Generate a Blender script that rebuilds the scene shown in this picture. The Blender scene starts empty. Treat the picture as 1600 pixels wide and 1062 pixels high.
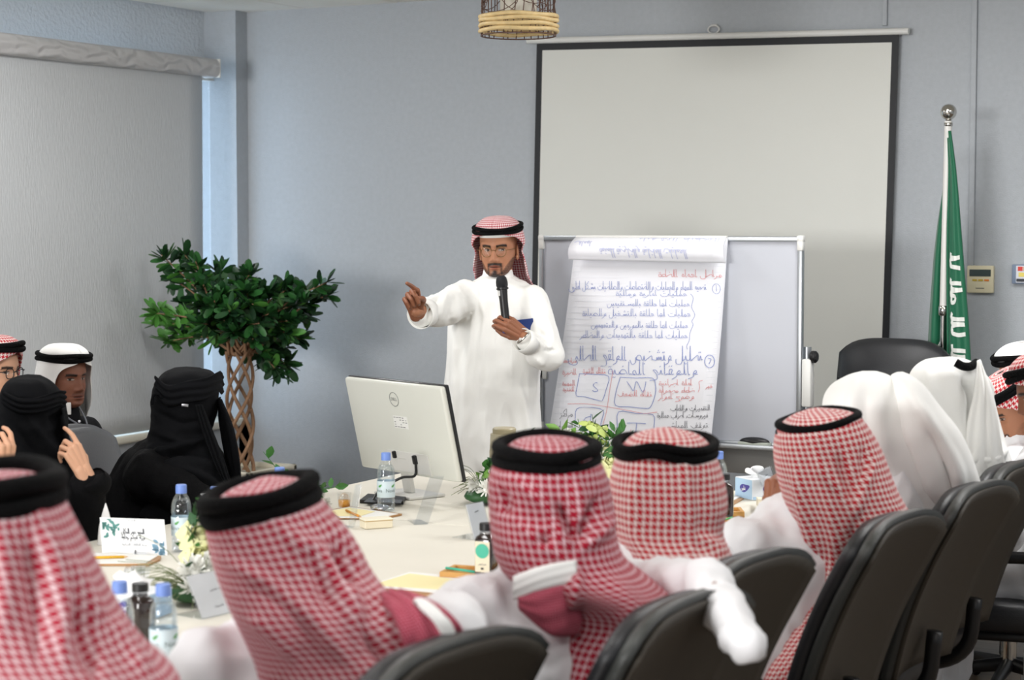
import bpy, bmesh, math, random
import numpy as np
from mathutils import Vector, Matrix, noise

random.seed(7)
SC = bpy.context.scene
COL = SC.collection
rad = math.radians
PI = math.pi


def V(*a):
    return np.array(a, float)


def nrm(v):
    v = np.asarray(v, float)
    return v / (np.linalg.norm(v) + 1e-12)


# ------------------------------------------------------------------ camera
FOC = 3000.0                                   # focal length in pixels of the 1600 px wide frame
EYE = V(0, 0, 1.66)
YAW, PITCH = rad(28.0), rad(3.45)
FH = V(-math.sin(YAW), math.cos(YAW), 0)
RT = V(math.cos(YAW), math.sin(YAW), 0)
UZ = V(0, 0, 1)
FW = FH * math.cos(PITCH) - UZ * math.sin(PITCH)
UPV = np.cross(RT, FW)
cd = bpy.data.cameras.new('camera')
cd.sensor_width = 36.0
cd.lens = FOC / 1600 * 36
cd.clip_end = 60
cd.dof.use_dof = True
cd.dof.focus_distance = 7.1
cd.dof.aperture_fstop = 4.4
cam = bpy.data.objects.new('camera', cd)
COL.objects.link(cam)
cam.matrix_world = Matrix(((RT[0], UPV[0], -FW[0], EYE[0]), (RT[1], UPV[1], -FW[1], EYE[1]), (RT[2], UPV[2], -FW[2], EYE[2]), (0, 0, 0, 1)))
SC.camera = cam

# ------------------------------------------------------------------ world, lamps, exposure
w = bpy.data.worlds.new('world')
SC.world = w
w.use_nodes = True
bg = w.node_tree.nodes['Background']
bg.inputs[0].default_value = (0.66, 0.83, 1.0, 1)
bg.inputs[1].default_value = 2.6


def area(name, loc, size, power, col=(1, 0.992, 0.985), rot=(0, 0, 0), size_y=None):
    l = bpy.data.lights.new(name, 'AREA')
    l.shape = 'RECTANGLE'
    l.size, l.size_y = size, size_y or size
    l.energy = power
    l.color = col
    o = bpy.data.objects.new(name, l)
    o.location = loc
    o.rotation_euler = rot
    COL.objects.link(o)
    return o


for _x, _y, _p in ((-5.1, 6.4, 27), (-2.3, 7.0, 24), (-0.8, 6.3, 30), (0.8, 6.0, 30), (-3.4, 4.0, 9),
                   (-5.0, 3.0, 14), (-3.1, 2.6, 14), (-1.0, 2.6, 14), (0.9, 2.6, 14),
                   (-4.0, -1.0, 30), (-1.0, -1.0, 30), (-4.0, -4.0, 30), (-1.0, -4.0, 30)):
    area('ceiling_lamp', (_x, _y, 2.84), 0.6, _p)
area('front_fill', (-4.2, -6.6, 1.95), 3.4, 620, (1.0, 0.99, 0.985), (rad(94), 0, rad(8)), 1.4)  # added fill light behind the camera, no window there; brightens surfaces facing the front
SC.view_settings.view_transform = 'Standard'
SC.view_settings.look = 'None'
SC.view_settings.exposure = 0.17
SC.view_settings.gamma = 1
SC.view_settings.use_curve_mapping = False
try:
    SC.cycles.use_denoising = True
    SC.cycles.max_bounces = 10
    SC.cycles.transparent_max_bounces = 24
except Exception:
    pass


# ------------------------------------------------------------------ points of the room from directions of view
def ray(px, py):
    return FW + RT * ((px - 800) / FOC) + UPV * ((531 - py) / FOC)


def P(px, py, d):
    return EYE + ray(px, py) * d


def at_z(px, py, z):
    r = ray(px, py)
    return EYE + r * ((z - EYE[2]) / r[2])


def at_Y(px, py, y):
    r = ray(px, py)
    return EYE + r * (y / r[1])


def at_X(px, py, x):
    r = ray(px, py)
    return EYE + r * (x / r[0])


def proj(v):
    q = np.asarray(v) - EYE
    d = q @ FW
    return 800 + FOC * (q @ RT) / d, 531 - FOC * (q @ UPV) / d


# ------------------------------------------------------------------ materials
def lin(c):
    return tuple(((x / 255) / 12.92 if x / 255 <= 0.04045 else ((x / 255 + 0.055) / 1.055) ** 2.4) for x in c)


MATS = {}


def mat(name, c, rough=0.5, metal=0.0, bump=0.0, bscale=80.0, var=0.0, vscale=3.0, sheen=0.0, coat=0.0, spec=0.5, stretch=None, vcol=False, trans=0.0, emit=None):
    if name in MATS:
        return MATS[name]
    m = bpy.data.materials.new(name)
    MATS[name] = m
    m.use_nodes = True
    nt = m.node_tree
    b = nt.nodes['Principled BSDF']
    rgb = (*lin(c), 1)
    b.inputs['Base Color'].default_value = rgb
    b.inputs['Roughness'].default_value = rough
    b.inputs['Metallic'].default_value = metal
    b.inputs['Specular IOR Level'].default_value = spec
    if sheen:
        b.inputs['Sheen Weight'].default_value = sheen
    if coat:
        b.inputs['Coat Weight'].default_value = coat
    if trans:
        b.inputs['Transmission Weight'].default_value = trans
    if emit:
        b.inputs['Emission Color'].default_value = (*lin(emit[0]), 1)
        b.inputs['Emission Strength'].default_value = emit[1]
    tc = None
    if bump or var:
        tc = nt.nodes.new('ShaderNodeTexCoord')
        mp = nt.nodes.new('ShaderNodeMapping')
        nt.links.new(tc.outputs['Object'], mp.inputs['Vector'])
        if stretch:
            mp.inputs['Scale'].default_value = stretch
    if vcol:
        at = nt.nodes.new('ShaderNodeAttribute')
        at.attribute_name = 'tint'
        nt.links.new(at.outputs['Color'], b.inputs['Base Color'])
    if var:
        n = nt.nodes.new('ShaderNodeTexNoise')
        n.inputs['Scale'].default_value = vscale
        n.inputs['Detail'].default_value = 5
        nt.links.new(mp.outputs[0], n.inputs['Vector'])
        mr = nt.nodes.new('ShaderNodeMapRange')
        mr.inputs['From Min'].default_value = 0.3
        mr.inputs['From Max'].default_value = 0.7
        mr.inputs['To Min'].default_value = 1 - var
        mr.inputs['To Max'].default_value = 1 + var
        nt.links.new(n.outputs['Fac'], mr.inputs['Value'])
        mx = nt.nodes.new('ShaderNodeVectorMath')
        mx.operation = 'MULTIPLY'
        mx.inputs[0].default_value = rgb[:3]
        if vcol:
            nt.links.new(at.outputs['Color'], mx.inputs[0])
        nt.links.new(mr.outputs[0], mx.inputs[1])
        nt.links.new(mx.outputs[0], b.inputs['Base Color'])
    if bump:
        n2 = nt.nodes.new('ShaderNodeTexNoise')
        n2.inputs['Scale'].default_value = bscale
        n2.inputs['Detail'].default_value = 3
        nt.links.new(mp.outputs[0], n2.inputs['Vector'])
        bp = nt.nodes.new('ShaderNodeBump')
        bp.inputs['Strength'].default_value = bump
        bp.inputs['Distance'].default_value = 0.01
        nt.links.new(n2.outputs['Fac'], bp.inputs['Height'])
        nt.links.new(bp.outputs[0], b.inputs['Normal'])
    return m


def clear_mat(name, tint=(253, 254, 255), gloss=0.12, rough=0.04):
    """thin clear plastic or glass: see-through with a sharp sheen at grazing angles"""
    if name in MATS:
        return MATS[name]
    m = bpy.data.materials.new(name)
    MATS[name] = m
    m.use_nodes = True
    nt = m.node_tree
    nt.nodes.remove(nt.nodes['Principled BSDF'])
    t = nt.nodes.new('ShaderNodeBsdfTransparent')
    t.inputs[0].default_value = (*lin(tint), 1)
    g = nt.nodes.new('ShaderNodeBsdfGlossy')
    g.inputs['Roughness'].default_value = rough
    g.inputs[0].default_value = (1, 1, 1, 1)
    lw = nt.nodes.new('ShaderNodeLayerWeight')
    lw.inputs['Blend'].default_value = 0.35
    ma = nt.nodes.new('ShaderNodeMath')
    ma.operation = 'MULTIPLY_ADD'
    nt.links.new(lw.outputs['Fresnel'], ma.inputs[0])
    ma.inputs[1].default_value = 0.32
    ma.inputs[2].default_value = gloss * 0.2
    mx = nt.nodes.new('ShaderNodeMixShader')
    nt.links.new(ma.outputs[0], mx.inputs[0])
    nt.links.new(t.outputs[0], mx.inputs[1])
    nt.links.new(g.outputs[0], mx.inputs[2])
    nt.links.new(mx.outputs[0], nt.nodes['Material Output'].inputs[0])
    return m


def check_mat(name, red, white, p=0.014, share=0.56, soft=0.12):
    """woven two-colour houndstooth headcloth, laid out along the cloth's own UV in metres"""
    m = bpy.data.materials.new(name)
    m.use_nodes = True
    nt = m.node_tree
    L = nt.links.new

    def math_(op, a, b=None, c=None):
        n = nt.nodes.new('ShaderNodeMath')
        n.operation = op
        for i, x in enumerate((a, b, c)):
            if x is None:
                continue
            if isinstance(x, (int, float)):
                n.inputs[i].default_value = x
            else:
                L(x, n.inputs[i])
        return n.outputs[0]

    def stepf(x, edge):                      # 1 below the edge, soft
        n = nt.nodes.new('ShaderNodeMapRange')
        n.interpolation_type = 'SMOOTHSTEP'
        n.inputs['From Min'].default_value = edge - soft
        n.inputs['From Max'].default_value = edge + soft
        n.inputs['To Min'].default_value = 1
        n.inputs['To Max'].default_value = 0
        L(x, n.inputs['Value'])
        return n.outputs[0]
    uv = nt.nodes.new('ShaderNodeUVMap')
    uv.uv_map = 'uv'
    sp = nt.nodes.new('ShaderNodeSeparateXYZ')
    L(uv.outputs[0], sp.inputs[0])
    u = math_('MULTIPLY', sp.outputs[0], 1 / p)
    v = math_('MULTIPLY', sp.outputs[1], 1 / p)
    du = math_('ABSOLUTE', math_('SUBTRACT', math_('FRACT', u), 0.5))
    dv = math_('ABSOLUTE', math_('SUBTRACT', math_('FRACT', v), 0.5))
    A = stepf(du, share / 2)
    B = stepf(dv, share / 2)
    tw = math_('FRACT', math_('MULTIPLY', math_('ADD', u, v), 2.0))
    T = stepf(math_('ABSOLUTE', math_('SUBTRACT', tw, 0.5)), 0.25)
    mixf = math_('ADD', math_('MULTIPLY', T, A), math_('MULTIPLY', math_('SUBTRACT', 1.0, T), B))
    mx = nt.nodes.new('ShaderNodeMix')
    mx.data_type = 'RGBA'
    L(mixf, mx.inputs['Factor'])
    mx.inputs[6].default_value = (*lin(white), 1)
    mx.inputs[7].default_value = (*lin(red), 1)
    b = nt.nodes['Principled BSDF']
    L(mx.outputs[2], b.inputs['Base Color'])
    b.inputs['Roughness'].default_value = 0.85
    b.inputs['Specular IOR Level'].default_value = 0.2
    b.inputs['Sheen Weight'].default_value = 0.15
    bp = nt.nodes.new('ShaderNodeBump')
    bp.inputs['Strength'].default_value = 0.35
    bp.inputs['Distance'].default_value = 0.002
    L(mixf, bp.inputs['Height'])
    L(bp.outputs[0], b.inputs['Normal'])
    return m


# ------------------------------------------------------------------ shapes: (verts, faces)
def join(*shapes):
    vs, fs, n = [], [], 0
    for v, f in shapes:
        vs.append(np.asarray(v, float))
        fs += [tuple(i + n for i in q) for q in f]
        n += len(v)
    return np.vstack(vs), fs


def xf(shape, R=None, t=(0, 0, 0), s=1.0):
    v = np.asarray(shape[0], float) * s
    if R is not None:
        v = v @ np.asarray(R).T
    return v + np.asarray(t, float), shape[1]


def rotz(a):
    return np.array([[math.cos(a), -math.sin(a), 0], [math.sin(a), math.cos(a), 0], [0, 0, 1]])


def rotx(a):
    return np.array([[1, 0, 0], [0, math.cos(a), -math.sin(a)], [0, math.sin(a), math.cos(a)]])


def roty(a):
    return np.array([[math.cos(a), 0, math.sin(a)], [0, 1, 0], [-math.sin(a), 0, math.cos(a)]])


def box(c, s, R=None, bev=0.0, seg=2):
    bm = bmesh.new()
    bmesh.ops.create_cube(bm, size=1)
    for q in bm.verts:
        q.co = Vector((q.co.x * s[0], q.co.y * s[1], q.co.z * s[2]))
    if bev:
        bmesh.ops.bevel(bm, geom=bm.edges[:], offset=bev, segments=seg, affect='EDGES', profile=0.5)
    bm.verts.index_update()
    v = np.array([q.co[:] for q in bm.verts])
    f = [tuple(q.index for q in p.verts) for p in bm.faces]
    bm.free()
    return xf((v, f), R, c)


def ringstack(rings, capa=True, capb=True, closed=True):
    n = len(rings[0])
    v = np.vstack(rings)
    f = []
    for i in range(len(rings) - 1):
        for j in range(n if closed else n - 1):
            a, b = i * n + j, i * n + (j + 1) % n
            f.append((a, b, b + n, a + n))
    if capa:
        f.append(tuple(range(n))[::-1])
    if capb:
        f.append(tuple((len(rings) - 1) * n + j for j in range(n)))
    return v, f


def lathe(prof, n=24, c=(0, 0, 0), R=None, capa=True, capb=True):
    t = np.arange(n) * 2 * PI / n
    rings = [np.stack([r * np.cos(t), r * np.sin(t), np.full(n, z)], 1) for r, z in prof]
    return xf(ringstack(rings, capa, capb), R, c)


def frame(d):
    d = nrm(d)
    h = V(0, 0, 1) if abs(d[2]) < 0.9 else V(1, 0, 0)
    a = nrm(np.cross(h, d))
    return a, np.cross(d, a), d


def caps(a, b, ra, rb, n=14):
    a, b = np.asarray(a, float), np.asarray(b, float)
    x, y, z = frame(b - a)
    t = np.arange(n) * 2 * PI / n
    c = np.outer(np.cos(t), x) + np.outer(np.sin(t), y)
    rings = []
    for k in (-82, -50, -22, 0):
        k = rad(k)
        rings.append(a + c * ra * math.cos(k) + z * ra * math.sin(k))
    for k in (0, 22, 50, 82):
        k = rad(k)
        rings.append(b + c * rb * math.cos(k) + z * rb * math.sin(k))
    return ringstack(rings)


def chain(pts, rs, n=14):
    return join(*[caps(pts[i], pts[i + 1], rs[i], rs[i + 1], n) for i in range(len(pts) - 1)])


def ell(c, r, R=None, nu=20, nv=12):
    t = np.arange(nu) * 2 * PI / nu
    rings = []
    for k in range(1, nv):
        p = -PI / 2 + PI * k / nv
        rings.append(np.stack([r[0] * math.cos(p) * np.cos(t), r[1] * math.cos(p) * np.sin(t), np.full(nu, r[2] * math.sin(p))], 1))
    return xf(ringstack(rings), R, c)


def crom(pts, k):
    """Catmull-Rom through rows of pts, k steps per span"""
    p = np.asarray(pts, float)
    q = np.vstack([2 * p[0] - p[1], p, 2 * p[-1] - p[-2]])
    out = []
    for i in range(1, len(q) - 2):
        a, b, c, d = q[i - 1], q[i], q[i + 1], q[i + 2]
        for t in np.arange(k) / k:
            out.append(0.5 * (2 * b + (c - a) * t + (2 * a - 5 * b + 4 * c - d) * t * t + (3 * b - a - 3 * c + d) * t ** 3))
    out.append(p[-1])
    return np.array(out)


def tube(path, r, n=8, cap=True, closed=False):
    path = np.asarray(path, float)
    m = len(path)
    rr = np.full(m, r) if np.isscalar(r) else np.asarray(r, float)
    if closed:
        tan = np.roll(path, -1, 0) - np.roll(path, 1, 0)
    else:
        tan = np.gradient(path, axis=0)
    x, _, _ = frame(tan[0])
    t = np.arange(n) * 2 * PI / n
    rings = []
    for i in range(m):
        d = nrm(tan[i])
        x = nrm(x - d * (x @ d))
        y = np.cross(d, x)
        rings.append(path[i] + rr[i] * (np.outer(np.cos(t), x) + np.outer(np.sin(t), y)))
    if closed:
        v, f = ringstack(rings, False, False)
        k = (m - 1) * n
        # close without twist: match the nearest vertex
        off = int(np.argmin(np.linalg.norm(rings[0] - rings[-1][0], axis=1)))
        f += [(k + j, k + (j + 1) % n, (j + 1 + off) % n, (j + off) % n) for j in range(n)]
        return v, f
    return ringstack(rings, cap, cap)


def sheet(fn, us, vs):
    """grid surface from fn(u, v) -> point, with uv"""
    pts = [fn(u, v) for v in vs for u in us]
    nu = len(us)
    f = [(i + j * nu, i + 1 + j * nu, i + 1 + (j + 1) * nu, i + (j + 1) * nu) for j in range(len(vs) - 1) for i in range(nu - 1)]
    return np.array(pts), f


# ------------------------------------------------------------------ objects
ORG = {}


def tagit(o, label=None, cat=None, group=None, kind=None):
    if label:
        o['label'] = label
    if cat:
        o['category'] = cat
    if group:
        o['group'] = group
    if kind:
        o['kind'] = kind
    return o


def thing(name, label, cat, loc=(0, 0, 0), group=None):
    o = bpy.data.objects.new(name, None)
    o.empty_display_size = 0.1
    COL.objects.link(o)
    o.location = loc
    ORG[o.name] = np.asarray(loc, float)
    return tagit(o, label, cat, group)


def mk(name, shape, m, parent=None, smooth=True, sharp=None, uv=None, tint=None, solid=0.0, subd=0, kind=None, label=None, cat=None, group=None):
    v, f = shape[0], shape[1]
    v = np.asarray(v, float)
    org = ORG.get(parent.name, V(0, 0, 0)) if parent is not None else V(0, 0, 0)
    me = bpy.data.meshes.new(name)
    me.from_pydata((v - org).tolist(), [], f)
    me.update()
    if smooth:
        me.shade_smooth()
        if sharp:
            me.set_sharp_from_angle(angle=rad(sharp))
    if uv is not None:
        l = me.uv_layers.new(name='uv')
        if isinstance(uv, list):
            flat = np.array(uv).ravel()
        else:
            idx = np.empty(len(me.loops), int)
            me.loops.foreach_get('vertex_index', idx)
            flat = np.asarray(uv)[idx].ravel()
        l.data.foreach_set('uv', flat)
    if tint is not None:
        a = me.color_attributes.new('tint', 'FLOAT_COLOR', 'POINT')
        c = np.ones((len(v), 4))
        c[:, :3] = tint
        a.data.foreach_set('color', c.ravel())
    for mm in (m if isinstance(m, (list, tuple)) else [m]):
        me.materials.append(mm)
    o = bpy.data.objects.new(name, me)
    COL.objects.link(o)
    if parent is not None:
        o.parent = parent
    ORG[o.name] = org
    if solid:
        md = o.modifiers.new('thick', 'SOLIDIFY')
        md.thickness = solid
        md.offset = 0
    if subd:
        md = o.modifiers.new('sub', 'SUBSURF')
        md.levels = md.render_levels = subd
    return tagit(o, label, cat, group, kind)


def kids(o):
    return [c for c in bpy.data.objects if c.parent == o]


def dup(root, loc, rz=0.0, label=None, group=None, _p=None):
    def cp(o, par):
        c = o.copy()
        COL.objects.link(c)
        ORG[c.name] = V(0, 0, 0)
        if par is not None:
            c.parent = par
        for ch in kids(o):
            if ch is not c:
                cp(ch, c)
        return c
    r = cp(root, None)
    r.location = loc
    r.rotation_euler = (0, 0, rz)
    if label:
        r['label'] = label
    if group:
        r['group'] = group
    return r


_TMP = bpy.data.scenes.new('scratch')


def scratch_graph():
    with bpy.context.temp_override(scene=_TMP, view_layer=_TMP.view_layers[0]):
        dg = bpy.context.evaluated_depsgraph_get()
    dg.update()
    return dg


def vox(shapes, size, smooth=4, fac=0.5):
    """fuse overlapping closed shapes into one continuous skin"""
    v, f = join(*shapes)
    me = bpy.data.meshes.new('tmp')
    me.from_pydata(v.tolist(), [], f)
    o = bpy.data.objects.new('tmp', me)
    _TMP.collection.objects.link(o)
    md = o.modifiers.new('r', 'REMESH')
    md.mode = 'VOXEL'
    md.voxel_size = size
    if smooth:
        ms = o.modifiers.new('s', 'SMOOTH')
        ms.factor = fac
        ms.iterations = smooth
    dg = scratch_graph()
    e = o.evaluated_get(dg)
    m2 = e.data
    nv = len(m2.vertices)
    vv = np.empty(nv * 3)
    m2.vertices.foreach_get('co', vv)
    ff = [tuple(p.vertices) for p in m2.polygons]
    bpy.data.objects.remove(o)
    bpy.data.meshes.remove(me)
    return vv.reshape(-1, 3), ff


def vnorm(shape):
    v = np.asarray(shape[0])
    f = np.array([q[:3] for q in shape[1]])
    n = np.cross(v[f[:, 1]] - v[f[:, 0]], v[f[:, 2]] - v[f[:, 0]])
    out = np.zeros_like(v)
    for k in range(3):
        np.add.at(out, f[:, k], n)
    return out / (np.linalg.norm(out, axis=1, keepdims=True) + 1e-12)


def wrinkle(shape, amp, sc, seed=0.0, ridged=True):
    """push a skin in and out by stretched noise: cloth folds; sc = (x, y, z) frequency in the room"""
    v = np.asarray(shape[0])
    n = vnorm(shape)
    d = np.empty(len(v))
    s = np.asarray(sc, float)
    for i, p in enumerate(v * s + seed):
        q = noise.noise(Vector(p))
        if ridged:
            q = 0.5 - abs(q) * 1.6
        d[i] = q + 0.35 * noise.noise(Vector(p * 2.3))
    return v + n * (d * amp)[:, None], shape[1]


def px_folds(shape, folds, near=True):
    """raise ridges (or press creases) along lines on the side of a cloth that faces the room's door side"""
    v = np.asarray(shape[0], float).copy()
    n = vnorm(shape)
    q = v - EYE
    d = q @ FW
    x, y = 800 + FOC * (q @ RT) / d, 531 - FOC * (q @ UPV) / d
    facing = np.clip((n @ nrm(EYE - v.mean(0))) * 1.6 + 0.1, 0, 1)
    for line, wd, h in folds:
        best = np.full(len(v), 1e9)
        L = crom(line, 6) if len(line) > 2 else np.asarray(line, float)
        sp = np.zeros(len(v))
        m = len(L) - 1
        for k, (a, b) in enumerate(zip(L[:-1], L[1:])):
            ab = b - a
            t = np.clip(((x - a[0]) * ab[0] + (y - a[1]) * ab[1]) / (ab @ ab + 1e-9), 0, 1)
            di = np.hypot(x - a[0] - t * ab[0], y - a[1] - t * ab[1])
            sp = np.where(di < best, (k + t) / m, sp)
            best = np.minimum(best, di)
        tp = np.clip(np.minimum(sp, 1 - sp) / .3, 0, 1)
        v += n * (h * (.15 + .85 * tp * tp * (3 - 2 * tp)) * np.exp(-(best / (wd * (.6 + .4 * tp))) ** 2) * facing)[:, None]
    return v, shape[1]

# ================================================================== SETTING
XL, YB, ZC = -6.49, 9.0, 2.87
mwall = mat('wallpaper', (178, 183, 188), 0.75, bump=0.25, bscale=160, var=0.03, vscale=40, spec=0.25)
mceil = mat('ceiling_board', (243, 238, 228), 0.9, bump=0.4, bscale=120)
mgrid = mat('ceiling_grid', (150, 146, 140), 0.6)
mfloor = mat('floor_boards', (112, 98, 84), 0.35, var=0.25, vscale=6, stretch=(1, 6, 1), bump=0.05, bscale=30)
mwhitepl = mat('white_plastic', (222, 222, 218), 0.4)
mblack = mat('black_plastic', (20, 20, 22), 0.4)
malu = mat('aluminium', (176, 180, 184), 0.35, metal=0.85)
mchrome = mat('chrome', (200, 198, 192), 0.12, metal=1.0)


def struct(name, shape, m, parent=None, **k):
    return mk(name, shape, m, parent, kind='structure' if parent is None else None, **k)


struct('floor', box((-2.2, 1.1, -0.05), (9.2, 16.4, 0.1)), mfloor, smooth=False)
struct('wall_back', box((-2.2, YB + 0.1, 1.45), (9.2, 0.2, 2.9)), mwall, smooth=False)
struct('wall_right', box((2.3, 1.1, 1.45), (0.2, 16.4, 2.9)), mwall, smooth=False)
struct('wall_front', box((-2.2, -7.0, 1.45), (9.2, 0.2, 2.9)), mwall, smooth=False)
YJ, XG, XLN = 8.89, -6.645, -6.71           # far jamb of the window recess, plane of the glass
wl = struct('wall_left', join(box(((XL - 0.45 + XL) / 2, (YJ + YB + 0.2) / 2, 1.45), (0.45, YB + 0.2 - YJ, 2.9)),
                              box((XL - 0.2, 1.1, 0.26), (0.4, 16.4, 0.52)),
                              box((XL - 0.2, -2.75, 1.45), (0.4, 8.7, 2.9))), mwall, smooth=False)
struct('lintel_wall', box((XLN - 0.12, 5.25, (2.52 + ZC) / 2 + 0.02), (0.24, 7.4, ZC - 2.52 + 0.04)), mat('lintel_plaster', (214, 219, 224), 0.8, bump=0.8, bscale=45), smooth=False)
struct('trim_1', box((XL - 0.12, 5.25, 0.54), (0.34, 7.28, 0.045), bev=0.012), mat('sill_stone', (228, 222, 205), 0.35, var=0.04, vscale=8), label='cream window sill')
wn = struct('window_1', join(*[box((XG - 0.03, y, 1.54), (0.06, 0.05, 1.96)) for y in (1.65, 4.05, 6.45)],
                             *[box((XG - 0.03, 5.25, z), (0.06, 7.3, 0.05)) for z in (0.585, 2.495)]), mwhitepl, smooth=False)
for i, (a, b) in enumerate(((1.68, 4.02), (4.08, 6.42), (6.48, 8.885))):
    mk('pane', box((XG - 0.03, (a + b) / 2, 1.54), (0.006, b - a, 1.87)), clear_mat('window_glass'), wn, smooth=False)
# suspended ceiling: dark T-grid with lay-in tiles
ce = struct('ceiling', box((-2.2, 1.1, ZC + 0.06), (9.4, 16.4, 0.1)), mgrid, smooth=False)
tile0 = None
for i in range(14):
    for j in range(11):
        x, y = -6.40 + 0.61 * i, 9.27 - 0.61 * j - 0.55
        if tile0 is None:
            tile0 = mk('ceiling_tile', box((0, 0, 0), (0.596, 0.596, 0.02), bev=0.004, seg=1), mceil, ce, smooth=False)
            tl = tile0
        else:
            tl = tile0.copy()
            COL.objects.link(tl)
        tl.location = (x, y, ZC + random.uniform(0, 0.002))
struct('trim_2', box((at_Y(1383.5, 20, YB)[0], YB - 0.008, 2.74), (0.024, 0.016, 0.27), bev=0.003), mwall, label='short vertical conduit above the screen')
c0, c1 = at_Y(1524, 0, YB), at_Y(1527, 415, YB)
struct('trim_3', box((c0[0], YB - 0.009, (ZC + c1[2]) / 2), (0.026, 0.018, ZC - c1[2]), bev=0.003), mwall, label='tall vertical conduit down to the thermostat')
struct('baseboard_back', box((-2.2, YB - 0.008, 0.05), (8.5, 0.016, 0.1), bev=0.003), mat('skirting', (190, 186, 178), 0.5))

# ------------------------------------------------------------------ roller blind
bl = thing('roller_blind', 'light grey woven roller blind lowered over the window', 'blind', (-6.45, 5.0, 2.5))
mblind = bpy.data.materials.new('blind_fabric')
mblind.use_nodes = True
nt = mblind.node_tree
pb = nt.nodes['Principled BSDF']
pb.inputs['Base Color'].default_value = (*lin((204, 207, 209)), 1)
pb.inputs['Roughness'].default_value = 0.6
tcn = nt.nodes.new('ShaderNodeTexCoord')
mpn = nt.nodes.new('ShaderNodeMapping')
mpn.inputs['Scale'].default_value = (1, 90, 9)
nzn = nt.nodes.new('ShaderNodeTexNoise')
nzn.inputs['Scale'].default_value = 2
nt.links.new(tcn.outputs['Object'], mpn.inputs[0])
nt.links.new(mpn.outputs[0], nzn.inputs['Vector'])
bpn = nt.nodes.new('ShaderNodeBump')
bpn.inputs['Strength'].default_value = 0.35
bpn.inputs['Distance'].default_value = 0.01
nt.links.new(nzn.outputs['Fac'], bpn.inputs['Height'])
nt.links.new(bpn.outputs[0], pb.inputs['Normal'])


def blind_pt(u, v):
    return (-6.455 + 0.006 * math.sin(u * 2.1 + v) * v / 2, u, v)


mk('blind_cloth', sheet(blind_pt, np.linspace(1.2, 8.52, 60), np.linspace(0.57, 2.5, 20)), mblind, bl, solid=0.002)
mcas = mat('cassette_cloth', (204, 203, 203), 0.55)
nt = mcas.node_tree
wv = nt.nodes.new('ShaderNodeTexWave')
wv.inputs['Scale'].default_value = 5
wv.inputs['Distortion'].default_value = 9
wv.inputs['Detail'].default_value = 2
wv.bands_direction = 'Z'
tcc = nt.nodes.new('ShaderNodeTexCoord')
nt.links.new(tcc.outputs['Object'], wv.inputs['Vector'])
bpc = nt.nodes.new('ShaderNodeBump')
bpc.inputs['Strength'].default_value = 0.5
bpc.inputs['Distance'].default_value = 0.02
nt.links.new(wv.outputs['Fac'], bpc.inputs['Height'])
nt.links.new(bpc.outputs[0], nt.nodes['Principled BSDF'].inputs['Normal'])
tt = np.linspace(0, 2 * PI, 20, endpoint=False)
prof = [V(-6.455 + 0.055 * math.copysign(abs(math.cos(a)) ** 0.6, math.cos(a)), 0, 2.515 + 0.052 * math.copysign(abs(math.sin(a)) ** 0.6, math.sin(a))) for a in tt]
mk('cassette', ringstack([np.array([p + V(0, y, 0) for p in prof]) for y in (1.15, 8.62)]), mcas, bl, sharp=40)
mk('end_cap', box((-6.455, 8.625, 2.515), (0.108, 0.012, 0.102), bev=0.004), mwhitepl, bl, sharp=40)
for y in (2.0, 5.2, 8.3):
    mk('bracket', box((-6.56, y, 2.555), (0.28, 0.06, 0.012), bev=0.002), malu, bl, smooth=False)

# ------------------------------------------------------------------ projection screen
yS = YB - 0.035
s_tl, s_tr = at_Y(839, 68, yS), at_Y(1405, 54, yS)
s_bl = at_Y(835.5, 420, yS)
down = nrm(s_bl - s_tl)
acr = s_tr - s_tl
W_s = np.linalg.norm(acr)
acr = nrm(acr)
down = nrm(down - acr * (down @ acr))
Hs = 1.98
ps = thing('projection_screen', 'large black-bordered projection screen pulled down on the back wall', 'screen', s_tl)


def scr(u, v, o=0.0):
    return s_tl + acr * u + down * v + V(0, -1, 0) * o


mblackcl = mat('screen_border', (22, 24, 28), 0.6)
mscreen = mat('screen_matte', (219, 220, 214), 0.85, bump=0.1, bscale=300, spec=0.2)
bd = 0.034


def slab(u0, u1, v0, v1, o0, o1):
    q = [scr(u, v, o) for o in (o0, o1) for u, v in ((u0, v0), (u1, v0), (u1, v1), (u0, v1))]
    return np.array(q), [(0, 1, 2, 3), (7, 6, 5, 4), (0, 4, 5, 1), (1, 5, 6, 2), (2, 6, 7, 3), (3, 7, 4, 0)]


mk('screen_sheet', slab(bd, W_s - bd, 0.036, Hs - 0.05, 0, 0.002), mscreen, ps, smooth=False)
mk('screen_border', join(slab(0, bd, 0, Hs, 0, 0.0025), slab(W_s - bd, W_s, 0, Hs, 0, 0.0025), slab(bd, W_s - bd, 0, 0.036, 0, 0.0025), slab(bd, W_s - bd, Hs - 0.05, Hs, 0, 0.0025)), mblackcl, ps, smooth=False)
mk('roller_tube', tube([scr(-0.05, -0.014, 0.012), scr(W_s + 0.05, -0.014, 0.012)], 0.016, 12), mwhitepl, ps, sharp=40)
mk('weight_bar', tube([scr(-0.02, Hs + 0.01, 0.004), scr(W_s + 0.02, Hs + 0.01, 0.004)], 0.012, 10), mblack, ps, sharp=40)
hk = at_Y(1115, 46, YB - 0.02)
mk('hanging_hook', join(tube([hk + V(0.03 * math.cos(a), 0, 0.02 * math.sin(a)) for a in np.linspace(0, 2 * PI, 17)[:-1]], 0.004, 6, closed=True), box(hk + V(0, 0.01, 0.02), (0.03, 0.02, 0.012))), mwhitepl, ps)

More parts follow.
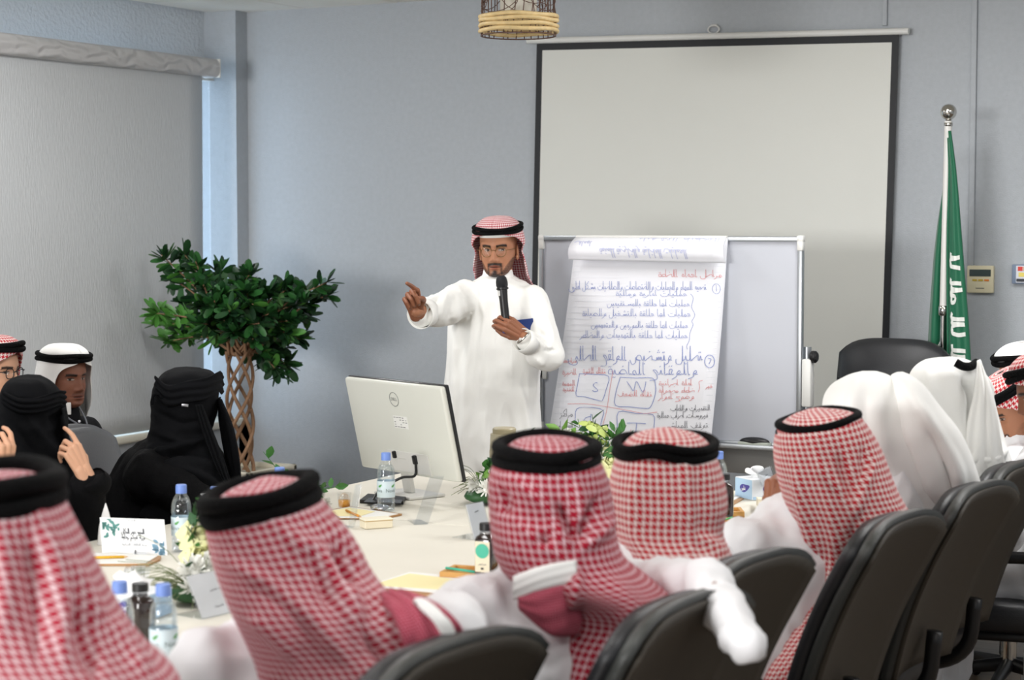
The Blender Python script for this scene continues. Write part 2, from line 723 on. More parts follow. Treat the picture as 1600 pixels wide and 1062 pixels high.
# ------------------------------------------------------------------ wall controls
q = at_Y(1533.5, 436, YB)
th = thing('thermostat', 'beige wall thermostat with small dark display beside the flag', 'thermostat', q)
mbe = mat('beige_plastic', (226, 218, 186), 0.45)
mk('housing', box(q + V(0, -0.013, 0), (0.125, 0.026, 0.128), bev=0.006), mbe, th, sharp=40)
mk('display', box(q + V(0, -0.027, 0.03), (0.1, 0.004, 0.032), bev=0.001), mat('lcd_dark', (72, 84, 84), 0.25), th, smooth=False)
for i, cc in enumerate(((200, 170, 60), (200, 170, 60), (225, 130, 50))):
    mk('push_button', box(q + V(-0.025 + 0.028 * i, -0.027, -0.004), (0.022, 0.004, 0.009), bev=0.001), mat('button_%d' % i, cc, 0.5), th, smooth=False)
mk('lettering', box(q + V(0, -0.0266, -0.042), (0.04, 0.001, 0.004)), mat('grey_print', (120, 118, 105), 0.6), th, smooth=False)
q = at_Y(1600, 428, YB)
ct = thing('control_box', 'grey wall control box with colourful stickers at the photo edge', 'control box', q)
mk('housing', box(q + V(0, -0.015, 0), (0.1, 0.03, 0.09), bev=0.005), mat('grey_box', (120, 134, 156), 0.5), ct, sharp=40)
mk('front_panel', box(q + V(0.008, -0.031, 0.0), (0.075, 0.004, 0.078), bev=0.001), mat('pale_panel', (215, 218, 226), 0.5), ct, smooth=False)
for i, (dx, dz, sx, sz, cc) in enumerate(((-0.018, 0.025, 0.022, 0.02, (220, 70, 60)), (0.012, 0.025, 0.03, 0.02, (240, 170, 60)), (0.0, -0.002, 0.05, 0.02, (235, 215, 110)), (-0.005, -0.028, 0.06, 0.014, (50, 52, 60)))):
    mk('sticker', box(q + V(0.008 + dx, -0.0335, dz), (sx, 0.0015, sz)), mat('sticker_%d' % i, cc, 0.6), ct, smooth=False)

# ------------------------------------------------------------------ pendant lamp
pc = P(810, 56, 7.6)
pn = thing('pendant_lamp', 'brown rattan pendant lamp with pale bamboo bands hanging from the ceiling', 'lamp', pc)
mrat = mat('brown_rattan', (92, 66, 54), 0.6, var=0.15, vscale=60)
mbam = mat('pale_bamboo', (216, 190, 138), 0.5, var=0.15, vscale=30)
RB, RTp, HP = 0.148, 0.118, 0.40


def prad(z):
    t = z / HP
    return RB - 0.014 * t if t < 0.5 else RB - 0.014 * t - 0.1 * (t - 0.5) ** 2 * 2.2


rng = random.Random(3)
wires = []
for k in range(30):
    a = 2 * PI * k / 30 + rng.uniform(-0.08, 0.08)
    b = a + rng.uniform(-0.35, 0.35)
    wires.append(tube([pc + V(prad(z) * math.cos(a + (b - a) * z / HP), prad(z) * math.sin(a + (b - a) * z / HP), z) for z in np.linspace(0, HP, 9)], 0.0022, 5))
mk('rattan_frame', join(*wires), mrat, pn, kind='stuff')
loops = []
for k in range(26):
    a, z0, ra = rng.uniform(0, 2 * PI), rng.uniform(0.1, 0.3), rng.uniform(0.04, 0.09)
    pts = []
    for t in np.linspace(0, 2 * PI, 22)[:-1]:
        z = min(max(z0 + ra * math.sin(t), 0.075), HP - 0.01)
        aa = a + ra * 1.3 * math.cos(t) / RB
        pts.append(pc + V((prad(z) + 0.003) * math.cos(aa), (prad(z) + 0.003) * math.sin(aa), z))
    loops.append(tube(pts, 0.0018, 4, closed=True))
mk('rattan_loops', join(*loops), mrat, pn, kind='stuff')
for zz in (0.018, 0.038, 0.058, 0.074):
    pts = [pc + V((RB + 0.004 + 0.002 * math.sin(7 * t + zz * 300)) * math.cos(t), (RB + 0.004 + 0.002 * math.sin(7 * t + zz * 300)) * math.sin(t), zz + 0.0022 * math.sin(4 * t + zz * 90)) for t in np.linspace(0, 2 * PI, 60)[:-1]]
    mk('bamboo_band', tube(pts, 0.0088, 8, closed=True), mbam, pn)
for zz, rr in ((0.0, RB), (HP, prad(HP))):
    mk('ring', tube([pc + V(rr * math.cos(t), rr * math.sin(t), zz) for t in np.linspace(0, 2 * PI, 48)[:-1]], 0.0028, 6, closed=True), mrat, pn)
mk('inner_shade', lathe([(0.073, 0.085), (0.073, 0.36), (0.069, 0.36), (0.069, 0.085)], 32, pc, capa=False, capb=False), mat('white_linen', (214, 210, 198), 0.8), pn, sharp=40)
mk('top_plate', lathe([(0.0, HP), (0.05, HP), (0.05, HP + 0.01), (0.0, HP + 0.01)], 20, pc, capa=False, capb=False), mrat, pn, sharp=40)
mk('cord', tube([pc + V(0, 0, HP), pc + V(0, 0, ZC - pc[2] - 0.002)], 0.004, 6), mblack, pn)

# ================================================================== FURNITURE
XT0, XT1, YT0, YT1, ZT = -3.65, -2.21, 0.7, 6.13, 0.75
mcloth = mat('table_linen', (229, 225, 213), 0.8, bump=0.12, bscale=260, var=0.02, vscale=5, spec=0.2)
tb = thing('conference_table', 'long conference table under a floor-length cream linen cloth', 'table', ((XT0 + XT1) / 2, (YT0 + YT1) / 2, 0))
mk('table_frame', join(box(((XT0 + XT1) / 2, (YT0 + YT1) / 2, 0.72), (XT1 - XT0 - 0.02, YT1 - YT0 - 0.02, 0.04)),
                       *[box((x, y, 0.35), (0.06, 0.06, 0.7)) for x in (XT0 + 0.3, XT1 - 0.3) for y in (YT0 + 0.3, 3.4, YT1 - 0.3)]), mat('table_wood', (120, 90, 60), 0.5), tb, smooth=False)


def cloth_ring(off, z, wav, ph):
    pts = []
    x0, x1, y0, y1 = XT0 - off, XT1 + off, YT0 - off, YT1 + off
    per = []
    for k in range(60):
        per.append((x1, y0 + (y1 - y0) * k / 60, 1, 0))
    for k in range(20):
        per.append((x1 - (x1 - x0) * k / 20, y1, 0, 1))
    for k in range(60):
        per.append((x0, y1 - (y1 - y0) * k / 60, -1, 0))
    for k in range(20):
        per.append((x0 + (x1 - x0) * k / 20, y0, 0, -1))
    for i, (x, y, nx, ny) in enumerate(per):
        w_ = wav * (math.sin(i * 1.05 + ph) + 0.5 * math.sin(i * 0.43 + 1))
        pts.append((x + nx * w_, y + ny * w_, z))
    return np.array(pts)


top = ringstack([cloth_ring(o, z, wv_, 0) for o, z, wv_ in ((0.02, 0.02, 0.012), (0.012, 0.35, 0.008), (0.006, 0.62, 0.003), (0.004, 0.735, 0.0005), (0.0, 0.746, 0), (-0.008, 0.7498, 0))], capa=False, capb=True)
mk('tablecloth', top, mcloth, tb, sharp=60)
mk('cloth_fold', tube([V(x, 5.02 + 0.004 * math.sin(x * 20), ZT + 0.0003) for x in np.linspace(XT0 + 0.05, XT1 - 0.05, 12)], 0.0012, 4), mcloth, tb)

# ------------------------------------------------------------------ conference chairs
mleather = mat('black_leather', (38, 39, 42), 0.42, bump=0.12, bscale=220)
mleather2 = mat('rim_leather', (58, 60, 58), 0.45, bump=0.12, bscale=220)
mshell = mat('brown_shell', (62, 56, 47), 0.62, bump=0.15, bscale=300)
mgreyl = mat('grey_leather', (86, 88, 92), 0.38, bump=0.1, bscale=200)


def chair_back(w_top, w_bot, z0, z1, rec, y0, off, th_, edge_=0.35):
    """padded back: local x across, back towards -y, leaning by rec"""
    us, vs = np.linspace(-1, 1, 17), np.linspace(0, 1, 19)

    def pt(u, v, side):
        hw = (w_bot + (w_top - w_bot) * min(1, v * 1.25)) / 2
        # rounded top corners
        vv = v
        lim = 1 - 0.11 * abs(u) ** 4.0
        vv = v * lim
        edge = max(abs(u), 0)
        puff = (1 - edge ** 4) * (1 - (2 * v - 1) ** 6)
        h = (z1 - z0) * vv
        bow = 0.035 * math.sin(PI * v) - 0.05 * (u ** 2)
        y = y0 - math.sin(rec) * h + bow * 0.6 + off + side * th_ * (edge_ + (1 - edge_) * puff)
        return (u * hw, y, z0 + math.cos(rec) * h)
    fr = sheet(lambda u, v: pt(u, v, 1), us, vs)
    bk = sheet(lambda u, v: pt(u, v, -1), us, vs)
    n = len(fr[0])
    nu, nv = len(us), len(vs)
    rim = [i for i in range(nu)] + [nu - 1 + nu * j for j in range(1, nv)] + [nu * nv - 1 - i for i in range(1, nu)] + [nu * (nv - 1 - j) for j in range(1, nv - 1)]
    f = [q[::-1] for q in fr[1]] + [tuple(i + n for i in q) for q in bk[1]]
    m = len(rim)
    f += [(rim[i], rim[(i + 1) % m], rim[(i + 1) % m] + n, rim[i] + n) for i in range(m)]
    return np.vstack([fr[0], bk[0]]), f


def make_chair(label, front, rim, shell, rec=rad(22), z1=1.027, wt=0.48):
    c = thing('conference_chair', label, 'chair', (0, 0, 0), None)
    ztop = z1
    mk('seat', box((0, 0.0, 0.465), (0.5, 0.5, 0.09), bev=0.035, seg=3), front, c)
    mk('back_cushion', chair_back(wt, 0.40, 0.50, ztop, rec, -0.215, 0.0, 0.024, 0.7), front, c)
    mk('back_rim', chair_back(wt + 0.014, 0.412, 0.494, ztop + 0.010, rec, -0.215, -0.034, 0.016, 0.9), rim, c)
    mk('back_shell', chair_back(wt - 0.012, 0.40, 0.50, ztop - 0.006, rec, -0.215, -0.054, 0.008, 0.9), shell, c)
    mk('seat_pan', box((0, -0.01, 0.41), (0.46, 0.46, 0.03), bev=0.012), mblack, c)
    mk('back_bracket', tube(crom([(0, 0.0, 0.40), (0, -0.2, 0.40), (0, -0.31, 0.46), (0, -0.335, 0.6)], 5), 0.022, 8), mblack, c)
    mk('gas_column', lathe([(0.028, 0.1), (0.028, 0.25), (0.02, 0.25), (0.02, 0.4)], 14), mchrome, c, sharp=40)
    for k in range(5):
        a = 2 * PI * k / 5 + 0.3
        e = V(0.29 * math.cos(a), 0.29 * math.sin(a), 0.075)
        sp = mk('base_leg', caps(V(0, 0, 0.11), e, 0.026, 0.016, 10), mblack, c)
        mk('caster', lathe([(0.0, -0.012), (0.026, -0.012), (0.03, -0.006), (0.03, 0.006), (0.026, 0.012), (0.0, 0.012)], 14, e - V(0, 0, 0.044), rotz(a) @ rotx(PI / 2), capa=False, capb=False), mblack, sp, sharp=40)
    for s in (-1, 1):
        mk('armrest', tube(crom([(s * 0.25, -0.22, 0.46), (s * 0.285, -0.25, 0.58), (s * 0.285, -0.18, 0.655), (s * 0.285, 0.0, 0.665), (s * 0.285, 0.14, 0.65), (s * 0.28, 0.2, 0.58), (s * 0.25, 0.15, 0.46)], 5), 0.019, 8), mblack, c)
    return c


CH = {}
ch0 = make_chair('dark chair under the man with raised chequered headcloth', mleather, mleather2, mshell)
RZW = rad(85)            # facing -X, towards the table
row = [((820, 1018), 'brown-backed chair behind the man with tilted head cord at the bottom of the photo', 0.0),
       ((1146, 955), 'brown-backed chair of the man with the headcloth tail over his shoulder', 0.03),
       ((1244, 890), 'brown-backed chair with a white sleeve hanging over it, behind the middle listener', 0.0),
       ((1452, 827), 'brown-backed chair behind the man resting his hand near his face', 0.02),
       ((1569, 779), 'brown-backed chair behind the man hunched under a white headcloth', 0.0),
       ((1622, 745), 'brown-backed chair furthest along the near row, behind the second white headcloth', 0.0),
       ((430, 1130), 'brown-backed chair under the headclothed man at the lower photo corner', 0.0)]
SEATS = []
for i, (cpx, lb, dz) in enumerate(row):
    c = ch0 if i == 0 else dup(ch0, (0, 0, 0))
    ctr = at_z(*cpx, 0.93) * V(1, 1, 0) - rotz(RZW + dz) @ V(0.22, -0.44, 0)
    SEATS.append(ctr)
    c.location = ctr
    c.rotation_euler = (0, 0, RZW + dz)
    c['label'] = lb
    c['group'] = 'conference chairs along the near side of the table'

chw = make_chair('grey leather chair behind the veiled woman beside the plant', mgreyl, mgreyl, mshell, rec=rad(14), z1=0.99, wt=0.55)
chw.location = (-3.98, 4.92, 0)
chw.rotation_euler = (0, 0, rad(-90))
chw['group'] = 'chairs of the women'
for x, y, lb in ((-4.02, 4.22, 'grey leather chair under the veiled woman touching her chin'), (-4.02, 3.52, 'grey leather chair at the left photo edge under the woman wearing a ring')):
    dup(chw, (x, y, 0), rad(-80), lb, 'chairs of the women')

# chairs beyond the table end
def big_chair(loc, rz):
    c = thing('executive_chair', 'tall black executive chair standing empty before the flag', 'chair', (0, 0, 0))
    mk('seat', box((0, 0, 0.47), (0.54, 0.52, 0.11), bev=0.045, seg=3), mleather, c)
    sh = chair_back(0.50, 0.44, 0.52, 1.16, rad(10), -0.24, 0, 0.05)
    mk('backrest', sh, mleather, c)
    mk('headrest_seam', tube(crom([(-0.23, -0.27, 0.97), (-0.12, -0.25, 0.95), (0.12, -0.25, 0.95), (0.23, -0.27, 0.97)], 5), 0.006, 6), mblack, c)
    mk('gas_column', lathe([(0.03, 0.1), (0.03, 0.42)], 14), mchrome, c, sharp=40)
    for k in range(5):
        a = 2 * PI * k / 5
        e = V(0.31 * math.cos(a), 0.31 * math.sin(a), 0.075)
        sp = mk('base_leg', caps(V(0, 0, 0.11), e, 0.028, 0.018, 10), mblack, c)
        mk('caster', lathe([(0.0, -0.012), (0.026, -0.012), (0.03, -0.006), (0.03, 0.006), (0.026, 0.012), (0.0, 0.012)], 14, e - V(0, 0, 0.044), rotz(a) @ rotx(PI / 2), capa=False, capb=False), mblack, sp, sharp=40)
    for s in (-1, 1):
        mk('armrest', tube(crom([(s * 0.27, -0.25, 0.5), (s * 0.31, -0.24, 0.66), (s * 0.31, 0.05, 0.68), (s * 0.3, 0.16, 0.6), (s * 0.27, 0.12, 0.48)], 5), 0.026, 8), mblack, c)
    c.location = loc
    c.rotation_euler = (0, 0, rz)
    return c


ec = P(1377, 580, 8.45)
big_chair((ec[0], ec[1] - 0.18, 0), rad(180))
c = dup(ch0, (-2.31, 6.78, 0), rad(180), 'low black chair at the far table end behind the tissue box', 'conference chairs at the far table end')
c.scale = (1, 1, 0.85)
cr = dup(ch0, (-1.36, 6.02, 0), rad(100), 'dark chair with armrest under the white-robed man at the right photo edge', 'chairs beyond the near row')
dup(ch0, (-1.6, 6.75, 0), rad(110), 'dark chair under the moustached man looking down', 'chairs beyond the near row')
dup(ch0, (-1.75, 7.35, 0), rad(120), 'dark chair under the white-capped man half hidden at the right edge', 'chairs beyond the near row')
dup(ch0, (-5.1, 5.62, 0), rad(-70), 'dark chair under the man in the black jacket by the blind', 'chairs along the window')
dup(ch0, (-5.2, 4.9, 0), rad(-75), 'dark chair under the man with glasses at the left photo edge', 'chairs along the window')



# ================================================================== WRITING
# a small stroke hand: x runs leftwards from the right end of a letter, alef height 1, baseline 0
TOO = [(0, 0), (.1, .02), (.16, .34), (.22, .02), (.34, 0)]
BOWL = [(0, 0), (.06, .3), (.12, 0), (.35, -.1), (.75, -.08), (.92, .24)]
LET = {
    'ا': ([[(0, 0), (.12, 0), (.15, .5), (.15, 1)]], .24, [], 0), 'ل': ([[(0, 0), (.1, 0), (.13, .6), (.13, 1.05), (.15, .4), (.18, 0), (.34, 0)]], .34, [], 1),
    'ب': ([TOO], .34, [(.18, -.25)], 1), 'ت': ([TOO], .34, [(.12, .6), (.24, .6)], 1), 'ن': ([TOO], .34, [(.18, .6)], 1), 'ي': ([TOO], .34, [(.12, -.25), (.24, -.25)], 1), 'ئ': ([TOO], .34, [(.18, .65)], 1),
    'ج': ([[(0, 0), (.04, .34), (.4, .14), (.55, 0)]], .55, [(.25, -.25)], 1), 'ح': ([[(0, 0), (.04, .34), (.4, .14), (.55, 0)]], .55, [], 1), 'خ': ([[(0, 0), (.04, .34), (.4, .14), (.55, 0)]], .55, [(.2, .65)], 1),
    'د': ([[(0, 0), (.14, .38), (.24, .08), (.05, 0)]], .36, [], 0), 'ر': ([[(0, .02), (.12, .1), (.16, -.1), (.4, -.36)]], .34, [], 0), 'ز': ([[(0, .02), (.12, .1), (.16, -.1), (.4, -.36)]], .34, [(.15, .35)], 0),
    'و': ([[(0, 0), (.3, .02), (.14, .32), (.06, .12), (.26, .02), (.3, -.2), (.6, -.38)]], .5, [], 0),
    'س': ([[(0, 0), (.1, .26), (.15, 0), (.28, .26), (.33, 0), (.45, .24), (.5, 0), (.95, .02)]], .95, [], 1), 'ش': ([[(0, 0), (.1, .26), (.15, 0), (.28, .26), (.33, 0), (.45, .24), (.5, 0), (.85, .02)]], .85, [(.2, .6), (.34, .6), (.27, .75)], 1),
    'ص': ([[(0, 0), (.16, .3), (.42, .34), (.5, .06), (.12, 0), (.5, 0), (.57, .22), (.62, 0), (.75, 0)]], .75, [], 1), 'ض': ([[(0, 0), (.16, .3), (.42, .34), (.5, .06), (.12, 0), (.5, 0), (.57, .22), (.62, 0), (.75, 0)]], .75, [(.3, .65)], 1),
    'ط': ([[(0, 0), (.16, .3), (.42, .3), (.46, .04), (.05, 0), (.55, 0)], [(.12, 1), (.14, .05)]], .55, [], 1),
    'ع': ([[(0, 0), (.14, .32), (.34, .3), (.12, 0), (.45, 0)]], .45, [], 1), 'غ': ([[(0, 0), (.14, .32), (.34, .3), (.12, 0), (.45, 0)]], .45, [(.2, .65)], 1),
    'ف': ([[(0, 0), (.16, .04), (.08, .34), (.26, .38), (.28, .1), (.18, 0), (.45, 0)]], .45, [(.18, .68)], 1), 'ق': ([[(0, 0), (.16, .04), (.08, .34), (.26, .38), (.28, .1), (.18, 0), (.45, 0)]], .45, [(.1, .68), (.26, .68)], 1),
    'ك': ([[(.02, 1), (.38, .56), (.1, .3), (.34, .02), (.5, 0)], [(0, 0), (.34, .02)]], .5, [], 1),
    'م': ([[(0, 0), (.12, .26), (.28, .18), (.2, -.06), (.1, 0), (.42, 0)]], .42, [], 1), 'ه': ([[(0, 0), (.16, .36), (.32, .1), (.16, -.16), (.1, .06), (.45, 0)]], .45, [], 1),
    'ة': ([[(0, 0), (.05, .36), (.24, .3), (.26, .02), (.04, .02)]], .34, [(.08, .6), (.2, .6)], 0), 'ى': ([[(0, .02), (.14, .26), (.22, 0), (.08, -.22), (.3, -.42), (.8, -.3), (.9, 0)]], .9, [], 0),
    'ء': ([[(.22, .4), (.05, .32), (.2, .2), (0, .1)]], .26, [], 0), '،': ([[(.05, .1), (.12, -.2)]], .2, [], 0),
}
FIN = {
    'ب': ([BOWL], .92, [(.45, -.34)], 0), 'ت': ([BOWL], .92, [(.4, .4), (.54, .4)], 0), 'ن': ([[(0, 0), (.06, .28), (.12, -.1), (.35, -.36), (.65, -.26), (.7, .15)]], .7, [(.4, .25)], 0),
    'ي': ([[(0, .02), (.14, .26), (.22, 0), (.08, -.22), (.3, -.42), (.8, -.3), (.9, 0)]], .9, [], 0), 'ل': ([[(0, 0), (.08, 0), (.1, 1.05), (.14, -.1), (.35, -.34), (.62, -.24), (.66, .08)]], .66, [], 0),
    'م': ([[(0, 0), (.12, .26), (.28, .18), (.2, -.06), (.1, 0), (.3, -.02), (.36, -.55)]], .4, [], 0), 'ح': ([[(0, .3), (.45, .3), (.1, 0), (.06, -.4), (.55, -.5)]], .55, [], 0), 'ع': ([[(0, .05), (.14, .32), (.34, .3), (.1, 0), (.06, -.4), (.55, -.5)]], .55, [], 0),
    'ف': ([[(0, 0), (.16, .04), (.08, .34), (.26, .38), (.28, .1), (.25, -.02), (.6, -.08), (.95, .2)]], .95, [(.18, .68)], 0), 'ق': ([[(0, 0), (.16, .04), (.08, .34), (.26, .38), (.28, .1), (.3, -.3), (.6, -.3), (.66, 0)]], .66, [(.1, .68), (.26, .68)], 0),
    'ص': ([[(0, 0), (.16, .3), (.42, .34), (.5, .06), (.12, 0), (.5, 0), (.57, .22), (.6, -.2), (.9, -.34), (1.1, 0)]], 1.1, [], 0), 'ه': ([[(0, 0), (.05, .36), (.24, .3), (.26, .02), (.04, .02)]], .34, [], 0),
    'ز': LET['ز'], 'ر': LET['ر'], 'ك': ([[(.02, 1), (.06, .05), (.4, 0), (.75, .05), (.78, .2)], [(.25, .5), (.4, .35), (.22, .25)]], .8, [], 0), 'ط': LET['ط'],
}


def scribe(text, jit=0.03, seed=1):
    """-> polylines (x to the right, text ends at the left, right end at 0) and total width, alef height 1"""
    r = random.Random(seed)
    out, x = [], 0.0
    for i, ch in enumerate(text):
        if ch == ' ':
            x += 0.35
            continue
        nx = text[i + 1] if i + 1 < len(text) else ' '
        g = FIN[ch] if (nx in ' ،' and ch in FIN) else LET.get(ch)
        if g is None:
            continue
        for st in g[0]:
            c = crom([(a + r.uniform(-jit, jit) * .5, b + r.uniform(-jit, jit)) for a, b in st], 3)
            c[:, 0] = -(c[:, 0] + x)
            out.append(c)
        for a, b in g[2]:
            out.append(np.array([(-(x + a), b), (-(x + a + .05), b - .05)]))
        x += g[1]
    return out, x


def ribbons(polys, wd, fn):
    """flat pen strokes of width wd along 2-D polylines, placed by fn(x, y)"""
    vs, fs = [], []
    for p in polys:
        p = np.asarray(p, float)
        if len(p) < 2:
            continue
        t = np.gradient(p, axis=0)
        t /= np.linalg.norm(t, axis=1, keepdims=True) + 1e-9
        nn = np.stack([-t[:, 1], t[:, 0]], 1) * wd / 2
        p[0] -= t[0] * wd * .4
        p[-1] += t[-1] * wd * .4
        b = len(vs)
        for a, q in zip(p + nn, p - nn):
            vs += [fn(*a), fn(*q)]
        fs += [(b + 2 * i, b + 2 * i + 1, b + 2 * i + 3, b + 2 * i + 2) for i in range(len(p) - 1)]
    return np.array(vs, float), fs


def fit_text(text, xr, xl, yb, size, seed=1, flip=False):
    """pixel-like layout on a page: right end xr, left end xl, baseline yb, alef height size (y down)"""
    pl, wd = scribe(text, seed=seed)
    k = (xr - xl) / max(wd, .1)
    return [np.stack([xr + p[:, 0] * k, yb - p[:, 1] * size * (-1 if flip else 1)], 1) for p in pl]


def latin(text, size=1.0, depth=0.0):
    c = bpy.data.curves.new('txt', 'FONT')
    c.body = text
    c.size = size
    c.align_x = 'CENTER'
    c.align_y = 'CENTER'
    c.resolution_u = 2
    o = bpy.data.objects.new('txt', c)
    _TMP.collection.objects.link(o)
    dg = scratch_graph()
    me = bpy.data.meshes.new_from_object(o.evaluated_get(dg))
    v = np.array([q.co[:] for q in me.vertices])
    f = [tuple(p.vertices) for p in me.polygons]
    bpy.data.objects.remove(o)
    bpy.data.meshes.remove(me)
    return v, f


# ================================================================== WHITEBOARD AND FLIP CHART
yW = 7.66
b_tl, b_tr = at_Y(846, 372.5, yW), at_Y(1250.5, 372.5, yW)
zt, zb = (b_tl[2] + b_tr[2]) / 2, at_Y(1160, 693, yW)[2]
x0, x1 = b_tl[0], b_tr[0]
wb = thing('whiteboard', 'mobile whiteboard with aluminium frame standing before the screen', 'whiteboard', ((x0 + x1) / 2, yW, 0))
mwb = mat('enamel_white', (192, 195, 203), 0.5, spec=0.3)
mk('board_face', box(((x0 + x1) / 2, yW + 0.012, (zt + zb) / 2), (x1 - x0 - 0.01, 0.014, zt - zb - 0.01)), mwb, wb, smooth=False)
for nm_, c_, s_ in (('top_rail', ((x0 + x1) / 2, yW + 0.01, zt), (x1 - x0, 0.03, 0.022)), ('bottom_rail', ((x0 + x1) / 2, yW + 0.01, zb), (x1 - x0, 0.03, 0.022)),
                    ('side_rail', (x0, yW + 0.01, (zt + zb) / 2), (0.022, 0.03, zt - zb)), ('side_rail', (x1, yW + 0.01, (zt + zb) / 2), (0.022, 0.03, zt - zb))):
    mk(nm_, box(c_, s_, bev=0.004), malu, wb, sharp=40)
for x in (x0, x1):
    for z in (zt, zb):
        mk('corner_cap', join(box((x, yW + 0.008, z), (0.03, 0.036, 0.03), bev=0.008), box((x, yW + 0.008, z + (-0.025 if z == zt else 0.025)), (0.027, 0.034, 0.05), bev=0.006)), mwhitepl, wb, sharp=40)
for xx in (x0 + 0.02, x1 + 0.02):
    lg = mk('leg', join(tube([V(xx, yW + 0.045, 0.06), V(xx, yW + 0.045, zb + 0.42)], 0.017, 12), tube([V(xx, yW - 0.26, 0.06), V(xx, yW + 0.33, 0.06)], 0.018, 10)), malu, wb, sharp=40)
    for yy in (yW - 0.25, yW + 0.32):
        mk('caster', lathe([(0, -0.012), (0.026, -0.012), (0.03, -.006), (0.03, 0.006), (0.026, 0.012), (0, 0.012)], 14, V(xx, yy, 0.031), roty(PI / 2), capa=False, capb=False), mblack, lg, sharp=40)
    hub = mk('pivot_bracket', box((xx + (0.012 if xx > 0 or xx > (x0 + x1) / 2 else -0.012), yW + 0.02, zb + 0.27), (0.04, 0.05, 0.2 if xx > (x0 + x1) / 2 else 0.06), bev=0.006), mwhitepl, wb, sharp=40)
mk('tension_knob', lathe([(0.0, 0), (0.022, 0), (0.026, 0.006), (0.026, 0.02), (0.018, 0.028), (0, 0.028)], 16, V(x1 + 0.045, yW + 0.02, zb + 0.38), roty(PI / 2), capa=False, capb=False), mblack, wb, sharp=40)
mk('cross_bar', tube([V(x0 + 0.02, yW + 0.045, 0.3), V(x1 + 0.02, yW + 0.045, 0.3)], 0.014, 10), malu, wb)
mk('pen_tray', join(box(((x0 + x1) / 2, yW - 0.03, zb - 0.012), (x1 - x0 - 0.1, 0.07, 0.006), bev=0.002), box(((x0 + x1) / 2, yW - 0.065, zb - 0.005), (x1 - x0 - 0.1, 0.006, 0.02), bev=0.002)), malu, wb, sharp=40)
mk('lower_panel', box(((x0 + x1) / 2, yW + 0.03, zb - 0.075), (x1 - x0 - 0.03, 0.02, 0.11), bev=0.004), mat('rail_grey', (150, 150, 148), 0.5), wb, sharp=40)
q = at_Y(1179, 690, yW - 0.03)
er = thing('board_eraser', 'black-topped board eraser lying on the whiteboard tray', 'eraser', V(q[0], yW - 0.03, zb - 0.009))
q = V(q[0], yW - 0.03, zb - 0.009)
mk('felt_base', box(q + V(0, 0, 0.012), (0.135, 0.05, 0.024), bev=0.004), mat('felt_grey', (176, 182, 172), 0.9), er, sharp=40)
mk('grip', ell(q + V(0, 0, 0.024), (0.068, 0.026, 0.02)), mblack, er)

# flip-chart pad hung over the board
mpaper = mat('flip_paper', (233, 234, 239), 0.7, spec=0.2)
Y0P = yW - 0.02
pTL, pTR = at_Y(900, 370.5, Y0P), at_Y(1135, 371.5, Y0P)
pBL, pBR = at_Y(846, 742, Y0P - 0.21), at_Y(1101, 742, Y0P - 0.155)


def page(u, v, o=0.0):
    a = pTL + (pTR - pTL) * u
    b = pBL + (pBR - pBL) * u
    p = a + (b - a) * v
    p = p + V(0, 0.02 * math.sin(PI * v) + 0.012 * math.sin(2.5 * PI * u) * v, 0)
    n = V(0, -1, -0.25)
    return p + n * o


def pp(x, y, o=0.0035):
    v = (y - 371.0) / 371.0
    xl, xr = 900 - 54 * v, 1135 - 34 * v
    return page((x - xl) / (xr - xl), v, o)


pad = thing('flip_chart_pad', 'white flip chart pad with handwritten notes hung over the whiteboard', 'flip chart', (pTL + pTR) / 2)
us, vs = np.linspace(0, 1, 15), np.linspace(0, 1, 25)
mk('back_sheets', sheet(lambda u, v: page(u, v, -0.008) + V(0.003, 0, -0.002), us, vs), mpaper, pad, solid=0.008)
mk('top_sheet', sheet(lambda u, v: page(u, v), us, vs), mpaper, pad, solid=0.0012)
mfaint = mat('rule_line', (228, 230, 236), 0.8)
mk('rule_lines', ribbons([np.array([(900 - 54 * (y - 371) / 371 + 2, y), (1135 - 34 * (y - 371) / 371 - 2, y)]) for y in np.arange(416, 740, 9.2)], 0.6, lambda x, y: pp(x, y, 0.0012)), mfaint, pad, smooth=False)


def flip(u, v, o=0.0):
    a = pTL + (pTR - pTL) * u
    b = at_Y(888.5, 405.5, Y0P - 0.055) * (1 - u) + at_Y(1133.5, 411, Y0P - 0.05) * u
    p = a + (b - a) * v + V(0, -0.035 * math.sin(PI * min(1, v * 1.05)) ** 0.8, 0.004 * math.sin(PI * v))
    return p + V(0, -o, 0)


mk('folded_sheet', sheet(flip, us, np.linspace(0, 1, 14)), mpaper, pad, solid=0.002)
mk('pad_clip', box((pTL + pTR) / 2 + V(0, 0.012, 0.003), (np.linalg.norm(pTR - pTL), 0.03, 0.012), bev=0.003), mwhitepl, pad, sharp=40)
mbl, mrd, mbk = mat('ink_blue', (132, 146, 200), 0.6), mat('ink_red', (220, 140, 142), 0.6), mat('ink_black', (112, 112, 120), 0.6)
mfb = mat('ink_faded', (190, 194, 222), 0.7)
T = fit_text


def circ(x, y, rx, ry, a0=0, a1=2 * PI):
    return np.array([(x + rx * math.cos(t), y + ry * math.sin(t)) for t in np.linspace(a0, a1, 18)])


